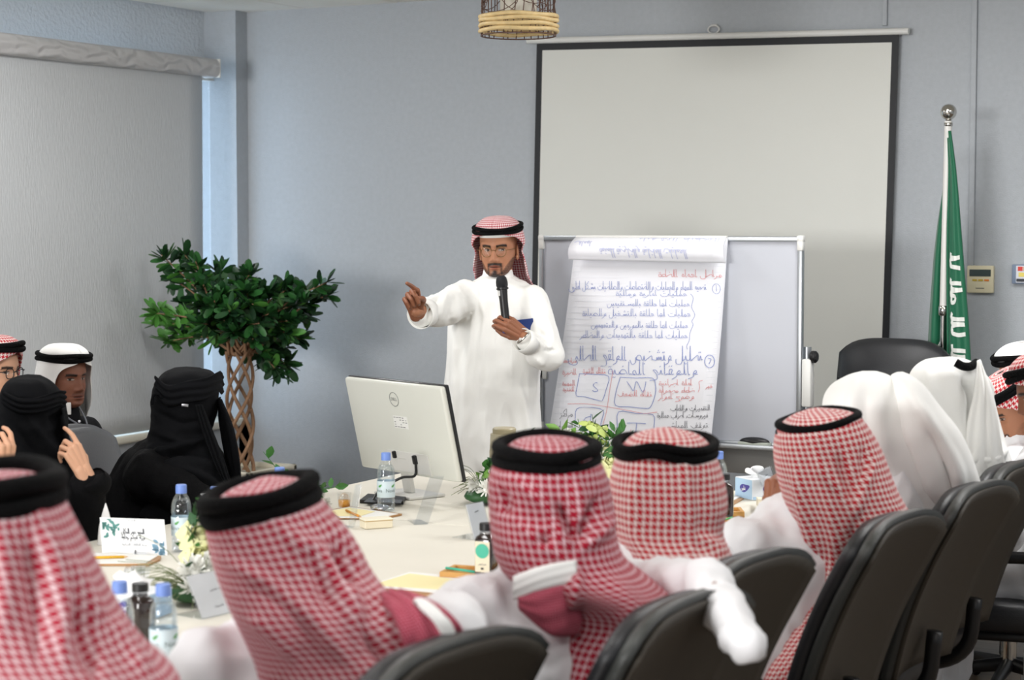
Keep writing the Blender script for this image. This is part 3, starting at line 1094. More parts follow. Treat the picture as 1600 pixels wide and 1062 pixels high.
blue = (T('تحديد المهام والعمليات والاختصاصات والصلاحيات بشكل اداري', 1103, 887, 452, 12, 2) + [circ(1118, 451, 6, 8), np.array([(1118, 446), (1118, 455)])]
        + T('عمليات ادارية ومالية', 1073, 962, 462, 9, 3) + T('عمليات لها علاقة بالمستفيدين', 1077, 948, 478, 10, 4) + T('عمليات لها علاقة بالتشغيل والصيانة', 1078, 908, 494, 11, 5)
        + T('عمليات لها علاقة بالموردين والمتعهدين', 1074, 922, 512, 10, 6) + T('عمليات لها علاقة بالتهديدات والمخاطر', 1073, 904, 528, 11, 7)
        + [crom([(1079, 459), (1083, 466), (1080, 480), (1085, 492), (1080, 502), (1082, 508), (1077, 520), (1076, 532), (1072, 541), (1073, 546)], 4)])
big = (T('تحليل وتشخيص الواقع الحالي', 1095, 885, 563, 21, 8) + T('والوقائع الماضية', 1088, 948, 585, 19, 9))
boxes = ([circ(1106, 565, 7.5, 10), crom([(1104, 560), (1108, 561), (1107, 565), (1105, 569)], 3)]
         + [crom(k, 3) for k in ([(903, 585), (926, 586), (950, 589), (946, 610), (941, 625), (936, 627), (912, 621), (898, 619), (900, 602), (903, 585)],
                                 [(969, 590), (995, 591), (1020, 591), (1025, 602), (1025, 616), (1018, 636), (1008, 638), (985, 636), (962, 634), (962, 615), (969, 590)],
                                 [(896, 684), (897, 660), (899, 640), (918, 637), (942, 642), (939, 660), (937, 684)], [(964, 700), (966, 670), (967, 644), (995, 646), (1022, 648), (1024, 665), (1024, 692)],
                                 [(933, 600), (929, 599), (925, 603), (931, 609), (932, 612), (927, 613), (924, 611)], [(980, 597), (986, 605), (991, 611), (995, 596), (1001, 606), (1006, 613), (1009, 604), (1010, 597)],
                                 [(922, 651), (913, 654), (911, 660), (917, 666), (921, 660), (922, 648)], [(982, 661), (998, 661), (1011, 662)], [(997, 662), (996, 675), (995, 684)])])
red = (T('مراحل اعداد الخطة', 1127, 1030, 432, 11, 10) + T('نقاط القوة', 945, 908, 584, 9, 11) + T('مراجعة', 899, 876, 567, 7, 12) + T('الخبرة', 898, 876, 586, 9, 13) + T('المهمة', 896, 876, 603, 8, 14) + T('الفنية', 895, 877, 612, 7, 15)
       + T('نقاط الضعف', 1020, 965, 619, 9, 16) + T('ادلة اجرائية', 1080, 1030, 602, 9, 17) + T('خطط مجدولة', 1083, 1030, 613, 8, 18) + T('وضوح ادوار', 1083, 1030, 623, 9, 19) + T('غير', 1110, 1100, 606, 7, 20)
       + [crom([(1095, 595), (1090, 597), (1091, 606), (1089, 613)], 3)] + [crom(k, 4) for k in ([(957, 580), (952, 610), (948, 640), (942, 664), (936, 684)], [(885, 632), (915, 632), (947, 636), (985, 642), (1008, 646), (1028, 644)])] + T('تهديدات', 1012, 976, 680, 9, 21))
blk = (T('التقديرات والطلب', 1107, 1048, 641, 8, 22) + T('فيروسات، احزاب عمالية', 1104, 1028, 652, 9, 23) + T('توقف المباشر', 1104, 1042, 668, 10, 24) + T('انقطاع', 1102, 1080, 683, 9, 25)
       + T('مراكز', 893, 873, 651, 11, 26) + T('المؤشرات', 894, 865, 668, 9, 27) + T('التوزيع', 890, 861, 678, 8, 28))
mk('blue_notes', ribbons(blue, 0.62, pp), mbl, pad, smooth=False, kind='stuff', label='small blue handwriting')
mk('blue_heading', ribbons(big, 0.95, pp), mbl, pad, smooth=False, kind='stuff', label='large blue handwriting')
mk('blue_boxes', ribbons(boxes, 1.0, pp), mbl, pad, smooth=False, kind='stuff', label='blue boxes lettered S W O T')
mk('red_notes', ribbons(red, 0.68, pp), mrd, pad, smooth=False, kind='stuff', label='red handwriting')
mk('black_notes', ribbons(blk, 0.65, pp), mbk, pad, smooth=False, kind='stuff', label='black handwriting')


def fp(x, y):
    v = (y - 371) / 38.0
    return flip((x - (900 - 11 * v)) / (235 + 10 * v), min(max(v, 0.02), 0.99), 0.0035)


mk('show_through', ribbons(T('العمليات الداخلية والخارجية للمنظمة', 1080, 944, 391, 13, 30, True) + T('التخطيط التشغيلي', 1128, 990, 371.5, 6, 31, True) + T('اهداف', 930, 903, 379, 8, 32, True), 1.1, fp), mfb, pad, smooth=False, kind='stuff', label='faded upside-down writing showing through')

# ================================================================== FLAG
yF = 8.55
pt_, pb_ = at_Y(1482, 190, yF), None
fx, fz = pt_[0], at_Y(1482, 175, yF)[2]
fl = thing('flag_stand', 'draped green flag with white script on a white pole with chrome ball', 'flag', (fx, yF, 0))
mgreen = mat('flag_green', (4, 98, 66), 0.55, sheen=0.2, bump=0.1, bscale=300)
mwht = mat('pole_white', (220, 218, 214), 0.35)
low = at_Y(1468, 745, yF)
lean = (at_Y(1474, 480, yF)[0] - fx) / (fz - at_Y(1474, 480, yF)[2])


def pole_x(z):
    return fx + lean * (fz - z)


zj = at_Y(1475, 486, yF)[2]
mk('pole', tube([V(pole_x(zj), yF, zj), V(pole_x(fz - 0.04), yF, fz - 0.04)], 0.017, 14), mwht, fl, sharp=40)
mk('lower_pole', tube([V(pole_x(0.05), yF, 0.03), V(pole_x(zj), yF, zj)], 0.012, 12), mchrome, fl, sharp=40)
mk('collar', lathe([(0.018, -0.02), (0.022, -0.015), (0.022, 0.02), (0.018, 0.025)], 16, V(pole_x(zj), yF, zj)), mchrome, fl, sharp=40)
mk('finial', join(ell(V(fx, yF, fz), (0.036, 0.036, 0.036), nu=28, nv=18), lathe([(0.016, -0.065), (0.02, -0.06), (0.02, -0.05), (0.013, -0.045), (0.013, -0.03)], 16, V(fx, yF, fz))), mchrome, fl)
mk('base_plate', lathe([(0, 0), (0.17, 0), (0.17, 0.02), (0.06, 0.04), (0.02, 0.06), (0, 0.06)], 28, V(pole_x(0), yF, 0), capa=False, capb=False), mchrome, fl, sharp=40)
PXL = [(205, 1476, 1489.5), (260, 1472.5, 1497), (300, 1466, 1501), (350, 1458, 1505), (400, 1452, 1509), (450, 1448, 1513), (500, 1444.5, 1517), (560, 1441.5, 1520.5), (640, 1441, 1524), (720, 1444, 1522)]
pa = np.array(PXL, float)
zs = np.array([at_Y(1480, y, yF)[2] for y in pa[:, 0]])
xl_ = np.array([at_Y(x, y, yF)[0] for y, x, _ in PXL])
xr_ = np.array([at_Y(x, y, yF)[0] for y, _, x in PXL])


def flag_pt(s, t, o=0.0):
    """s: 0 left edge .. 1 right edge of the drape, t: 0 top .. 1 bottom"""
    z = zs[0] + (zs[-1] - zs[0]) * t
    xl, xr = np.interp(-z, -zs, xl_), np.interp(-z, -zs, xr_)
    k = 0.3 + 0.7 * t
    # drape: behind the pole on the left, in front of it on the right, with soft folds
    yy = yF + 0.03 - 0.085 * max(0, min(1, (s - 0.42) * 3.0)) * (1 - 0.5 * max(0, s - 0.75) * 4 * 0.6) + 0.022 * k * math.cos(s * 5.2 * PI) + 0.008 * k * math.sin(s * 11 + t * 4)
    if s < 0.12:
        yy += 0.03 * (0.12 - s) / 0.12
    return V(xl + (xr - xl) * s, yy - o, z)


mk('cloth', sheet(flag_pt, np.linspace(0, 1, 49), np.linspace(0, 1, 50)), mgreen, fl, solid=0.003)
mk('hoist_seam', tube([flag_pt(0.53, t, 0.014) for t in np.linspace(0.02, 0.98, 30)], 0.006, 6), mgreen, fl)
pl, wd = scribe('لا اله الا الله محمد رسول الله', jit=0.05, seed=5)


def flag_txt(x, y):
    # the script runs up the fold: letters turned a quarter
    t = 0.37 + (-x) / wd * 0.92
    return flag_pt(min(max(0.60 + 0.28 * (y + .1), .56), .965), min(t, .99), 0.0045)


txt = [np.array(p) for p in pl if -p[:, 0].min() / wd * 0.92 + 0.37 < 0.985]
for p in txt:
    p[:, 1] = p[:, 1] * 0.95 + 0.05
mk('script', ribbons(txt, 0.15, flag_txt), mat('flag_white', (232, 234, 228), 0.7), fl, smooth=False, solid=0.001, kind='stuff', label='white calligraphy')
mk('hem_tag', sheet(lambda u, v: flag_pt(0.27 + 0.06 * u - 0.03 * v, 0.655 + 0.03 * v - 0.03 * u, 0.006), np.linspace(0, 1, 4), np.linspace(0, 1, 4)), mat('flag_white', (232, 234, 228), 0.7), fl, solid=0.002, label='pale hem tag')

# ================================================================== BRAIDED PLANT
D0 = 9.75
tr0 = P(376, 734, D0)
zpl = tr0[2]
pln = thing('braided_tree', 'leafy ficus with lattice braided stems in a cream planter by the window', 'plant', (tr0[0], tr0[1], 0))
mplt = mat('planter_cream', (222, 216, 198), 0.5)
hx = 0.27
mk('planter', join(box(tr0 * V(1, 1, 0) + V(0, 0, zpl / 2 - 0.01), (0.38, 0.38, zpl - 0.02), bev=0.012)), mplt, pln, sharp=40)
mk('rim', join(box(tr0 + V(0, 0.19, 0.005), (0.41, 0.03, 0.03), bev=0.006), box(tr0 + V(0, -0.19, 0.005), (0.41, 0.03, 0.03), bev=0.006), box(tr0 + V(0.19, 0, 0.005), (0.03, 0.41, 0.03), bev=0.006), box(tr0 + V(-0.19, 0, 0.005), (0.03, 0.41, 0.03), bev=0.006)), mplt, pln, sharp=40)
mk('soil', box(tr0 + V(0, 0, -0.012), (0.37, 0.37, 0.012)), mat('pale_gravel', (196, 188, 168), 0.9, bump=0.8, bscale=60), pln, smooth=False)
mstem = mat('stem_bark', (146, 112, 84), 0.75, var=0.2, vscale=30, bump=0.3, bscale=60)
ztop = P(372, 548, D0)[2]
for k in range(6):
    pts = []
    for t in np.linspace(0, 1, 26):
        ph = 2 * PI * (k // 2) / 3 + (1 if k % 2 else -1) * t * PI * 1.75 + (0.4 if k % 2 else 0)
        r_ = 0.062 + 0.004 * (1 if k % 2 else -1)
        pts.append(V(tr0[0] + r_ * math.cos(ph), tr0[1] + r_ * math.sin(ph), zpl - 0.03 + (ztop - zpl + 0.03) * t))
    mk('stem', tube(pts, np.linspace(0.0105, 0.0085, 26), 7), mstem, pln)
rng = random.Random(11)
TIPS = [(252, 398, -.1), (285, 392, .1), (306, 408, -.15), (262, 430, .2), (236, 488, -.1), (240, 505, .25), (285, 470, .25), (320, 440, 0), (340, 455, -.25), (345, 418, .2), (375, 432, .0), (392, 424, -.2),
        (398, 440, .25), (420, 455, -.1), (440, 462, .15), (455, 448, 0), (478, 470, -.15), (500, 455, .1), (520, 436, -.05), (518, 458, .1), (488, 490, .15), (460, 500, -.2), (470, 530, .1), (450, 545, .2),
        (410, 520, .3), (380, 505, .3), (350, 500, -.3), (330, 520, .2), (300, 505, .1), (275, 520, .15), (255, 535, 0), (428, 575, .15), (442, 590, .05), (452, 575, .2), (415, 560, .25), (365, 470, .35), (310, 475, -.3), (430, 500, .35), (395, 475, -.35), (345, 540, .25), (365, 520, -.32), (395, 530, -.3), (335, 470, -.32), (385, 455, -.3), (420, 490, -.32), (315, 505, -.2), (450, 520, -.2), (358, 485, -.38), (405, 505, -.36)]
LEAFP = [(0, 0, 0), (.16, .30, .02), (.21, .62, .03), (.13, .90, .02), (0, 1.0, 0), (-.13, .90, .02), (-.21, .62, .03), (-.16, .30, .02), (0, .33, -.02), (0, .66, -.03)]
LEAFF = [(0, 1, 8), (1, 2, 9, 8), (2, 3, 9), (3, 4, 9), (4, 5, 9), (5, 6, 9), (6, 7, 8, 9), (7, 0, 8)]
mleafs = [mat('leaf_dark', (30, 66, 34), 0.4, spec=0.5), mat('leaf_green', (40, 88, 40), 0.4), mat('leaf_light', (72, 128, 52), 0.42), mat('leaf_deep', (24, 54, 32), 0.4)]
lmesh = []
for mm in mleafs:
    me = bpy.data.meshes.new('leaf')
    me.from_pydata([tuple(x * .085 for x in p) for p in LEAFP], [], LEAFF)
    me.shade_smooth()
    me.materials.append(mm)
    lmesh.append(me)
crown0 = V(tr0[0], tr0[1], ztop)
tw, leaves = [], []
for (px_, py_, dd) in TIPS:
    tip = P(px_, py_, D0 + dd * 1.1)
    mid = crown0 + (tip - crown0) * 0.5 + V(rng.uniform(-.05, .05), rng.uniform(-.05, .05), 0.05)
    path = crom([crown0 + V(rng.uniform(-.05, .05), rng.uniform(-.05, .05), -0.02), mid, tip], 8)
    tw.append(tube(path, np.linspace(0.008, 0.0025, len(path)), 5))
    for k in range(44):
        f_ = 1 - 0.62 * (rng.random() ** 1.6)
        p = path[min(int(f_ * (len(path) - 1)), len(path) - 1)]
        d = nrm(tip - mid)
        a = V(rng.gauss(0, 1), rng.gauss(0, 1), rng.gauss(0.15, .8))
        a = nrm(a + d * 0.7)
        n_ = nrm(np.cross(a, V(rng.gauss(0, 1), rng.gauss(0, 1), rng.gauss(0, 1))))
        if n_[2] < 0:
            n_ = -n_
        n_ = nrm(n_ + V(0, 0, .6))
        n_ = nrm(n_ - a * (n_ @ a))
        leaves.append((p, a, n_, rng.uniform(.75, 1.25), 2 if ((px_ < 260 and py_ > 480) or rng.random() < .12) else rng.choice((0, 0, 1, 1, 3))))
mk('branch', join(*tw), mstem, pln)
leaves.sort(key=lambda q: np.dot(q[0] - EYE, FW) + rng.uniform(-.08, .08))
org = ORG[pln.name]
st = {k: [] for k in range(4)}
for i, (p, a, n_, s, mi) in enumerate(leaves):
    x_ = np.cross(a, n_)
    if i < 290:
        o = bpy.data.objects.new('leaf', lmesh[mi])
        COL.objects.link(o)
        o.parent = pln
        q = p - org
        o.matrix_local = Matrix(((x_[0] * s, a[0] * s, n_[0] * s, q[0]), (x_[1] * s, a[1] * s, n_[1] * s, q[1]), (x_[2] * s, a[2] * s, n_[2] * s, q[2]), (0, 0, 0, 1)))
    else:
        R_ = np.stack([x_, a, n_], 1)
        st[mi].append(xf((np.array(LEAFP) * .085, LEAFF), R_, p, s))
allf = [(s, k) for k in st for s in st[k]]
shp = join(*[s for s, _ in allf])
o = mk('foliage', shp, mleafs, pln, kind='stuff')
mi_ = np.concatenate([[k] * len(s[1]) for s, k in allf])
o.data.polygons.foreach_set('material_index', mi_)


# ================================================================== THINGS ON THE TABLE
def quad_slab(corners, z0, z1):
    q = [at_z(x, y, z0) for x, y in corners]
    n = len(q)
    v = np.array([p * V(1, 1, 0) + V(0, 0, z0) for p in q] + [p * V(1, 1, 0) + V(0, 0, z1) for p in q])
    f = [tuple(range(n))[::-1], tuple(range(n, 2 * n))] + [(i, (i + 1) % n, (i + 1) % n + n, i + n) for i in range(n)]
    area_ = sum(v[i][0] * v[(i + 1) % n][1] - v[(i + 1) % n][0] * v[i][1] for i in range(n))
    return (v, f) if area_ > 0 else (v, [t[::-1] for t in f])


def mid(corners, z=ZT):
    return np.mean([at_z(x, y, z) for x, y in corners], axis=0) * V(1, 1, 0) + V(0, 0, z)


ZC_ = ZT + 0.0006
# ------------------------------------------------------------------ monitor
mb = at_z(640, 774, ZT)
mon = thing('computer_monitor', 'silver-backed computer monitor seen from behind on the table', 'monitor', (mb[0], mb[1], ZT))
msil = mat('monitor_silver', (214, 215, 206), 0.4, metal=0.1)
msil2 = mat('monitor_silver_light', (214, 213, 208), 0.4, metal=0.1)
ph = rad(50)
Xm = nrm(RT * math.cos(ph) - FH * math.sin(ph))
Nm = nrm(-FH * math.cos(ph) - RT * math.sin(ph))          # towards our side: the monitor's back
til = rad(13)
Zm = nrm(UZ * math.cos(til) + Nm * math.sin(til))
Nt = nrm(np.cross(Xm, Zm))
if Nt @ Nm < 0:
    Nt = -Nt
Rm = np.stack([Xm, -Nt, Zm], 1)                            # local x across, -y out of the back, z up
cm = P(634, 667, 6.33)


def mloc(x, y, z):
    return cm + Rm @ V(x, -y, z)                           # y: out of the back


WM, HM = 0.54, 0.325
mk('bezel', box(cm, (WM, 0.012, HM), Rm, bev=0.004), mat('monitor_black', (24, 25, 28), 0.35), mon, sharp=40)
mk('screen_glass', box(mloc(0, -0.0065, 0), (WM - 0.016, 0.002, HM - 0.02), Rm), mat('screen_dark', (14, 14, 16), 0.1), mon, smooth=False)
mk('back_cover', box(mloc(0, 0.014, 0.001), (WM - 0.006, 0.022, HM - 0.006), Rm, bev=0.009, seg=3), msil, mon, sharp=50)
mk('port_recess', box(mloc(0.02, 0.0262, -0.112), (0.22, 0.003, 0.07), Rm, bev=0.001), msil2, mon, smooth=False)
mk('logo_ring', xf(tube([V(0.0235 * math.cos(t), 0, 0.0235 * math.sin(t)) for t in np.linspace(0, 2 * PI, 40)[:-1]], 0.0012, 5, closed=True), Rm, mloc(0.0, 0.0255, 0.103)), mat('logo_grey', (120, 122, 120), 0.4), mon)
tx = latin('DELL', 0.0155)
tv = np.array([[p[0], 0, p[1]] for p in tx[0]])
mk('logo_letters', xf((tv, tx[1]), Rm, mloc(0, 0.0262, 0.103)), MATS['logo_grey'], mon, smooth=False, label='grey lettering DELL in a ring')
mk('paper_sticker', box(mloc(0.014, 0.0255, 0.025), (0.076, 0.001, 0.042), Rm), mat('sticker_white', (226, 226, 222), 0.6), mon, smooth=False)
rng = random.Random(5)
bars = []
for r_ in range(5):
    for c_ in range(5):
        if rng.random() < (.8 if c_ > 2 or r_ in (0, 4) else .25):
            bars.append(box(mloc(0.014 - 0.03 + c_ * 0.015, 0.0262, 0.025 + 0.016 - r_ * 0.008), (rng.uniform(.005, .012), 0.0006, 0.0022), Rm))
mk('sticker_print', join(*bars), mat('print_grey', (110, 110, 112), 0.6), mon, smooth=False, kind='stuff')
nb = mb + V(0, 0, 0.012)
nt0 = mloc(-0.012, 0.022, -0.10)
mk('stand_neck', ringstack([np.array([c + Xm * sx * 0.022 + Nm * sy * 0.008 for sx, sy in ((-1, -1), (1, -1), (1, 1), (-1, 1))]) for c in (nb, nb + (nt0 - nb) * 0.6, nt0)]), msil2, mon, smooth=False)
mk('stand_base', box(mb + V(0, 0, 0.006), (0.20, 0.15, 0.010), np.stack([Xm, np.cross(UZ, Xm), UZ], 1), bev=0.003), msil2, mon, sharp=40)
mk('power_plug', box(mloc(0.06, 0.030, -0.098), (0.018, 0.014, 0.03), Rm, bev=0.003), mblack, mon, sharp=40)
mk('video_plug', box(mloc(-0.05, 0.030, -0.09), (0.014, 0.014, 0.024), Rm, bev=0.003), mblack, mon, sharp=40)
cabp = [mloc(0.06, 0.03, -0.11), mloc(0.055, 0.04, -0.15), P(628, 746, 6.25), P(607, 757, 6.26), at_z(590, 770, ZT + 0.03), at_z(582, 783, ZT + 0.008)]
mk('cable', tube(crom(cabp, 6), 0.0045, 7), mblack, mon)
q = [(564, 787), (566, 777), (632, 777), (634, 785), (620, 788)]
kb = thing('black_slab_device', 'flat black slab device under the monitor cable', 'device', mid(q))
mk('case', quad_slab([(562, 786), (575, 776), (634, 781), (630, 788)], ZC_, ZT + 0.012), mblack, kb, smooth=False)
mk('touch_surface', quad_slab([(568, 784.5), (577, 777.5), (629, 781.5), (626, 786.5)], ZT + 0.012, ZT + 0.0135), mat('slate_glass', (34, 36, 42), 0.2), kb, smooth=False)

# ------------------------------------------------------------------ water bottles
mpet = clear_mat('clear_bottle')
mlab = mat('label_paleblue', (206, 222, 228), 0.5, var=0.06, vscale=40)
mcap = mat('cap_blue', (118, 148, 218), 0.45)
mgrn = mat('label_green', (88, 160, 84), 0.5)
mtxt = mat('label_text', (110, 130, 130), 0.5)
HB = 0.187


def make_bottle():
    b = thing('water_bottle', 'x', 'bottle', (0, 0, 0), 'small water bottles on the conference table')
    prof = [(0.001, 0.004), (0.018, 0.0), (0.0265, 0.003), (0.0285, 0.010), (0.0285, 0.022), (0.0272, 0.026), (0.0285, 0.030), (0.0285, 0.036), (0.0272, 0.040), (0.0285, 0.044), (0.0285, 0.100), (0.0272, 0.104), (0.0285, 0.108), (0.0285, 0.116), (0.0272, 0.120),
            (0.028, 0.126), (0.0262, 0.138), (0.0215, 0.150), (0.0160, 0.159), (0.0136, 0.163), (0.0136, 0.172)]
    mk('bottle_body', lathe(prof, 28, capa=False, capb=False), mpet, b)
    mk('water', lathe([(0.001, 0.005), (0.0255, 0.006), (0.0268, 0.012), (0.0268, 0.125), (0.025, 0.136), (0.0205, 0.147), (0.0, 0.147)], 24, capa=False, capb=False), clear_mat('water_clear', (247, 250, 252), 0.05), b)
    lb_ = mk('label', lathe([(0.0287, 0.046), (0.0289, 0.0465), (0.0289, 0.0975), (0.0287, 0.098)], 28, capa=False, capb=False), mlab, b)
    for k in range(4):
        tx = latin('Nova', 0.016)
        a0 = k * PI / 2
        tv = np.array([[0.0293 * math.cos(a0 + p[0] / .0293), 0.0293 * math.sin(a0 + p[0] / .0293), 0.068 + p[1]] for p in tx[0]])
        mk('lettering', (tv, tx[1]), mtxt, lb_, smooth=False)
    lf = []
    for k in range(4):
        a0 = k * PI / 2 + 0.3
        tv = np.array([[0.0293 * math.cos(a0 + x / .0293), 0.0293 * math.sin(a0 + x / .0293), 0.082 + y] for x, y in ((-.007, -.003), (0, -.004), (.006, .002), (.007, .007), (0, .005), (-.005, .002))])
        mk('leaf_mark', (tv, [(0, 1, 2, 3, 4, 5)]), mgrn, lb_, smooth=False)
    rid = []
    mk('cap', lathe([(0.0, HB), (0.0135, HB), (0.0152, HB - 0.002), (0.0155, 0.168), (0.0148, 0.168), (0.0148, 0.166), (0.0155, 0.166), (0.0155, 0.163), (0.0, 0.163)][::-1], 28, capa=False, capb=False), mcap, b, sharp=30)
    return b


bt0 = make_bottle()
for i, (x, yt, lb) in enumerate(((603, 707, 'water bottle standing before the silver monitor'), (283, 757, 'water bottle beside the name card with leaf print'), (337, 760, 'water bottle with orange reflections right behind the roses'),
                                 (437, 730, 'water bottle of which only the cap shows, right of the plant base'), (1123, 705, 'water bottle between two red headcloths near the far table edge'), (187, 908, 'water bottle nearest the tissue box, left of a pair'), (255, 912, 'water bottle with full label, right of a pair in the foreground'))):
    r = ray(x, yt)
    p = EYE + r * ((ZT + HB - EYE[2]) / r[2])
    o = bt0 if i == 0 else dup(bt0, (0, 0, 0))
    o.location = (p[0], p[1], ZC_)
    o.rotation_euler = (0, 0, [4.25, 4.6, 4.0, 4.2, 5.0, 3.6, 4.45][i])
    o['label'] = lb

# ------------------------------------------------------------------ dark juice bottles
mjuice = mat('cola_brown', (40, 29, 26), 0.12, coat=0.6)
mteal = mat('label_teal', (62, 178, 150), 0.5)
mcream = mat('label_cream', (226, 216, 192), 0.6)


def make_juice():
    b = thing('juice_bottle', 'x', 'bottle', (0, 0, 0), 'dark juice bottles on the conference table')
    def sq(h, z, k=0.35):
        return np.array([(math.copysign(abs(math.cos(t)) ** k, math.cos(t)) * h, math.copysign(abs(math.sin(t)) ** k, math.sin(t)) * h, z) for t in np.linspace(0, 2 * PI, 32, endpoint=False)])
    mk('bottle_body', ringstack([sq(0.022, 0), sq(0.0245, 0.003), sq(0.0245, 0.088), sq(0.022, 0.096), sq(0.017, 0.101, 0.8), sq(0.0165, 0.104, 1.0)]), mjuice, b, sharp=50)
    mk('neck', lathe([(0.0165, 0.103), (0.0165, 0.114), (0.0, 0.114)], 24, capa=False, capb=False), clear_mat('neck_clear', (225, 225, 225), 0.2), b)
    mk('cap', lathe([(0.0, 0.13), (0.0165, 0.13), (0.018, 0.128), (0.018, 0.112), (0.0, 0.112)][::-1], 28, capa=False, capb=False), mblack, b, sharp=30)
    lb_ = mk('label', box((0, -0.0247, 0.047), (0.040, 0.0008, 0.078), bev=0), mcream, b, smooth=False)
    mk('label_disc', lathe([(0, 0.0), (0.0185, 0), (0.0185, 0.0006), (0, 0.0006)], 32, (0, -0.0256, 0.062), rotx(PI / 2), capa=False, capb=False), mteal, lb_, smooth=False)
    tx = scribe('عصير طبيعي', seed=3)
    mk('lettering', ribbons([p * V(0.022 / tx[1], 0.005) + V(0.011, 0.027) for p in tx[0]], 0.0007, lambda x, y: (x, -0.0254, y)), MATS['print_grey'], lb_, smooth=False)
    mk('seal_mark', box((0, -0.0253, 0.017), (0.008, 0.0006, 0.005)), mblack, lb_, smooth=False)
    return b


jb0 = make_juice()
jz = ZT + 0.022
p = at_z(760, 896, jz)
jb0.location = (p[0], p[1], jz)
jb0.rotation_euler = (0, 0, YAW - rad(24))
jb0['label'] = 'dark juice bottle with teal dot label on the bamboo tray'
p = at_z(220, 1003, ZT)
dup(jb0, (p[0], p[1], ZC_), YAW + rad(140), 'dark juice bottle with black lid between two water bottles')
p = at_z(1131, 806, jz)
dup(jb0, (p[0], p[1], jz), YAW + rad(100), 'dark juice bottle beside the water bottle at the far tray')

mtray = mat('bamboo_tray', (206, 154, 82), 0.5, var=0.12, vscale=8, stretch=(2, 12, 2))


def tray(label, c, w_, d_, rz):
    t = thing('bamboo_tray', label, 'tray', c, 'bamboo trays on the conference table')
    R = rotz(rz)
    c = np.asarray(c, float)
    mk('tray_base', xf(box((0, 0, 0.005), (w_, d_, 0.009), bev=0.002), R, c + V(0, 0, 0.0006)), mtray, t, smooth=False)
    for sx, sy, lx, ly in ((0, 1, w_, 0.012), (0, -1, w_, 0.012), (1, 0, 0.012, d_ - 0.024), (-1, 0, 0.012, d_ - 0.024)):
        mk('tray_edge', xf(box((sx * (w_ / 2 - 0.006), sy * (d_ / 2 - 0.006), 0.011), (lx, ly, 0.02), bev=0.002), R, c + V(0, 0, 0.0006)), mtray, t, smooth=False)
    return t


c = at_z(752, 903, ZT)
tray('bamboo tray holding the dark juice bottle near the yellow notepad', c, 0.19, 0.11, YAW - rad(18))
c = at_z(1128, 806, ZT)
tray('bamboo tray at the far table edge behind the middle red headcloth', c, 0.13, 0.10, YAW)
c = at_z(1128, 824, ZT)
tray('second small bamboo tray below the far one, with a green straw', c, 0.10, 0.08, YAW)
st_ = thing('teal_straw', 'teal paper straw lying across the bamboo tray', 'straw', at_z(722, 888, ZT + 0.026))
mk('tube', tube([at_z(697, 887, ZT + 0.027), at_z(742, 893, ZT + 0.027)], 0.0035, 8), mteal, st_)
st2 = thing('green_straw', 'green straw lying by the second small tray', 'straw', at_z(1136, 812, ZT + 0.026))
mk('tube', tube([at_z(1131, 812, ZT + 0.026), at_z(1144, 808, ZT + 0.026)], 0.003, 8), mat('straw_green', (88, 190, 120), 0.5), st2)
g = at_z(786, 900, ZT + 0.012)
gl = thing('clear_tumbler', 'clear ridged tumbler half hidden behind the red headcloth beside the juice bottle', 'glass', g)
mk('glass_wall', lathe([(0.001, 0.003), (0.024, 0.002), (0.026, 0.006)] + [(0.0275 + 0.0012 * (k % 2), 0.008 + k * 0.004) for k in range(9)] + [(0.03, 0.05), (0.027, 0.05), (0.025, 0.008), (0.001, 0.007)], 24, g, capa=False, capb=False), mpet, gl)

# orange juice glass
g = at_z(538, 794, ZT)
og = thing('juice_glass', 'small glass of orange juice left of the water bottle', 'glass', g)
mk('glass_wall', lathe([(0.001, 0.002), (0.017, 0.0008), (0.019, 0.004), (0.0235, 0.05), (0.0225, 0.05), (0.018, 0.006), (0.001, 0.006)], 28, g, capa=False, capb=False), clear_mat('drink_glass', (252, 252, 252), 0.12), og)
mk('juice', lathe([(0.001, 0.0065), (0.0175, 0.0065), (0.0198, 0.027), (0.001, 0.027)], 24, g, capa=False, capb=False), mat('orange_juice', (250, 176, 30), 0.25), og)

# ------------------------------------------------------------------ clipboards and papers
mwood = mat('clipboard_wood', (176, 132, 84), 0.5, var=0.1, vscale=10)
mwpap = mat('paper_white', (244, 244, 240), 0.7, spec=0.2)
mypap = mat('paper_yellow', (248, 236, 184), 0.7, spec=0.2)
q = [(575, 922), (676, 932.5), (767, 909), (640, 897)]
cb = thing('clipboard', 'wooden clipboard with white and yellow sheets before the bamboo tray', 'clipboard', mid(q), 'clipboards on the conference table')
mk('board', quad_slab(q, ZC_, ZT + 0.006), mwood, cb, smooth=False)
mk('white_sheet', quad_slab([(572, 916), (690, 927), (758, 904), (640, 894)], ZT + 0.006, ZT + 0.0075), mwpap, cb, smooth=False)
mk('yellow_sheet', quad_slab([(580, 914), (710, 922), (738, 908), (640, 896)], ZT + 0.0078, ZT + 0.0086), mypap, cb, smooth=False)
q = [(514, 799), (545, 793), (628, 805), (598, 811.5), (530, 811)]
cb = thing('clipboard', 'wooden clipboard with pale yellow sheets under the juice glass side', 'clipboard', mid(q), 'clipboards on the conference table')
mk('board', quad_slab(q, ZC_, ZT + 0.006), mwood, cb, smooth=False)
mk('white_sheet', quad_slab([(516, 798), (546, 792), (622, 803), (594, 809), (532, 809)], ZT + 0.006, ZT + 0.0075), mwpap, cb, smooth=False)
mk('yellow_sheet', quad_slab([(516, 798), (546, 793), (586, 799), (563, 806), (528, 806)], ZT + 0.0078, ZT + 0.0086), mypap, cb, smooth=False)
pc_ = thing('pencil', 'orange pencil lying on the clipboard left of the bottle', 'pencil', at_z(556, 805, ZT + 0.012))
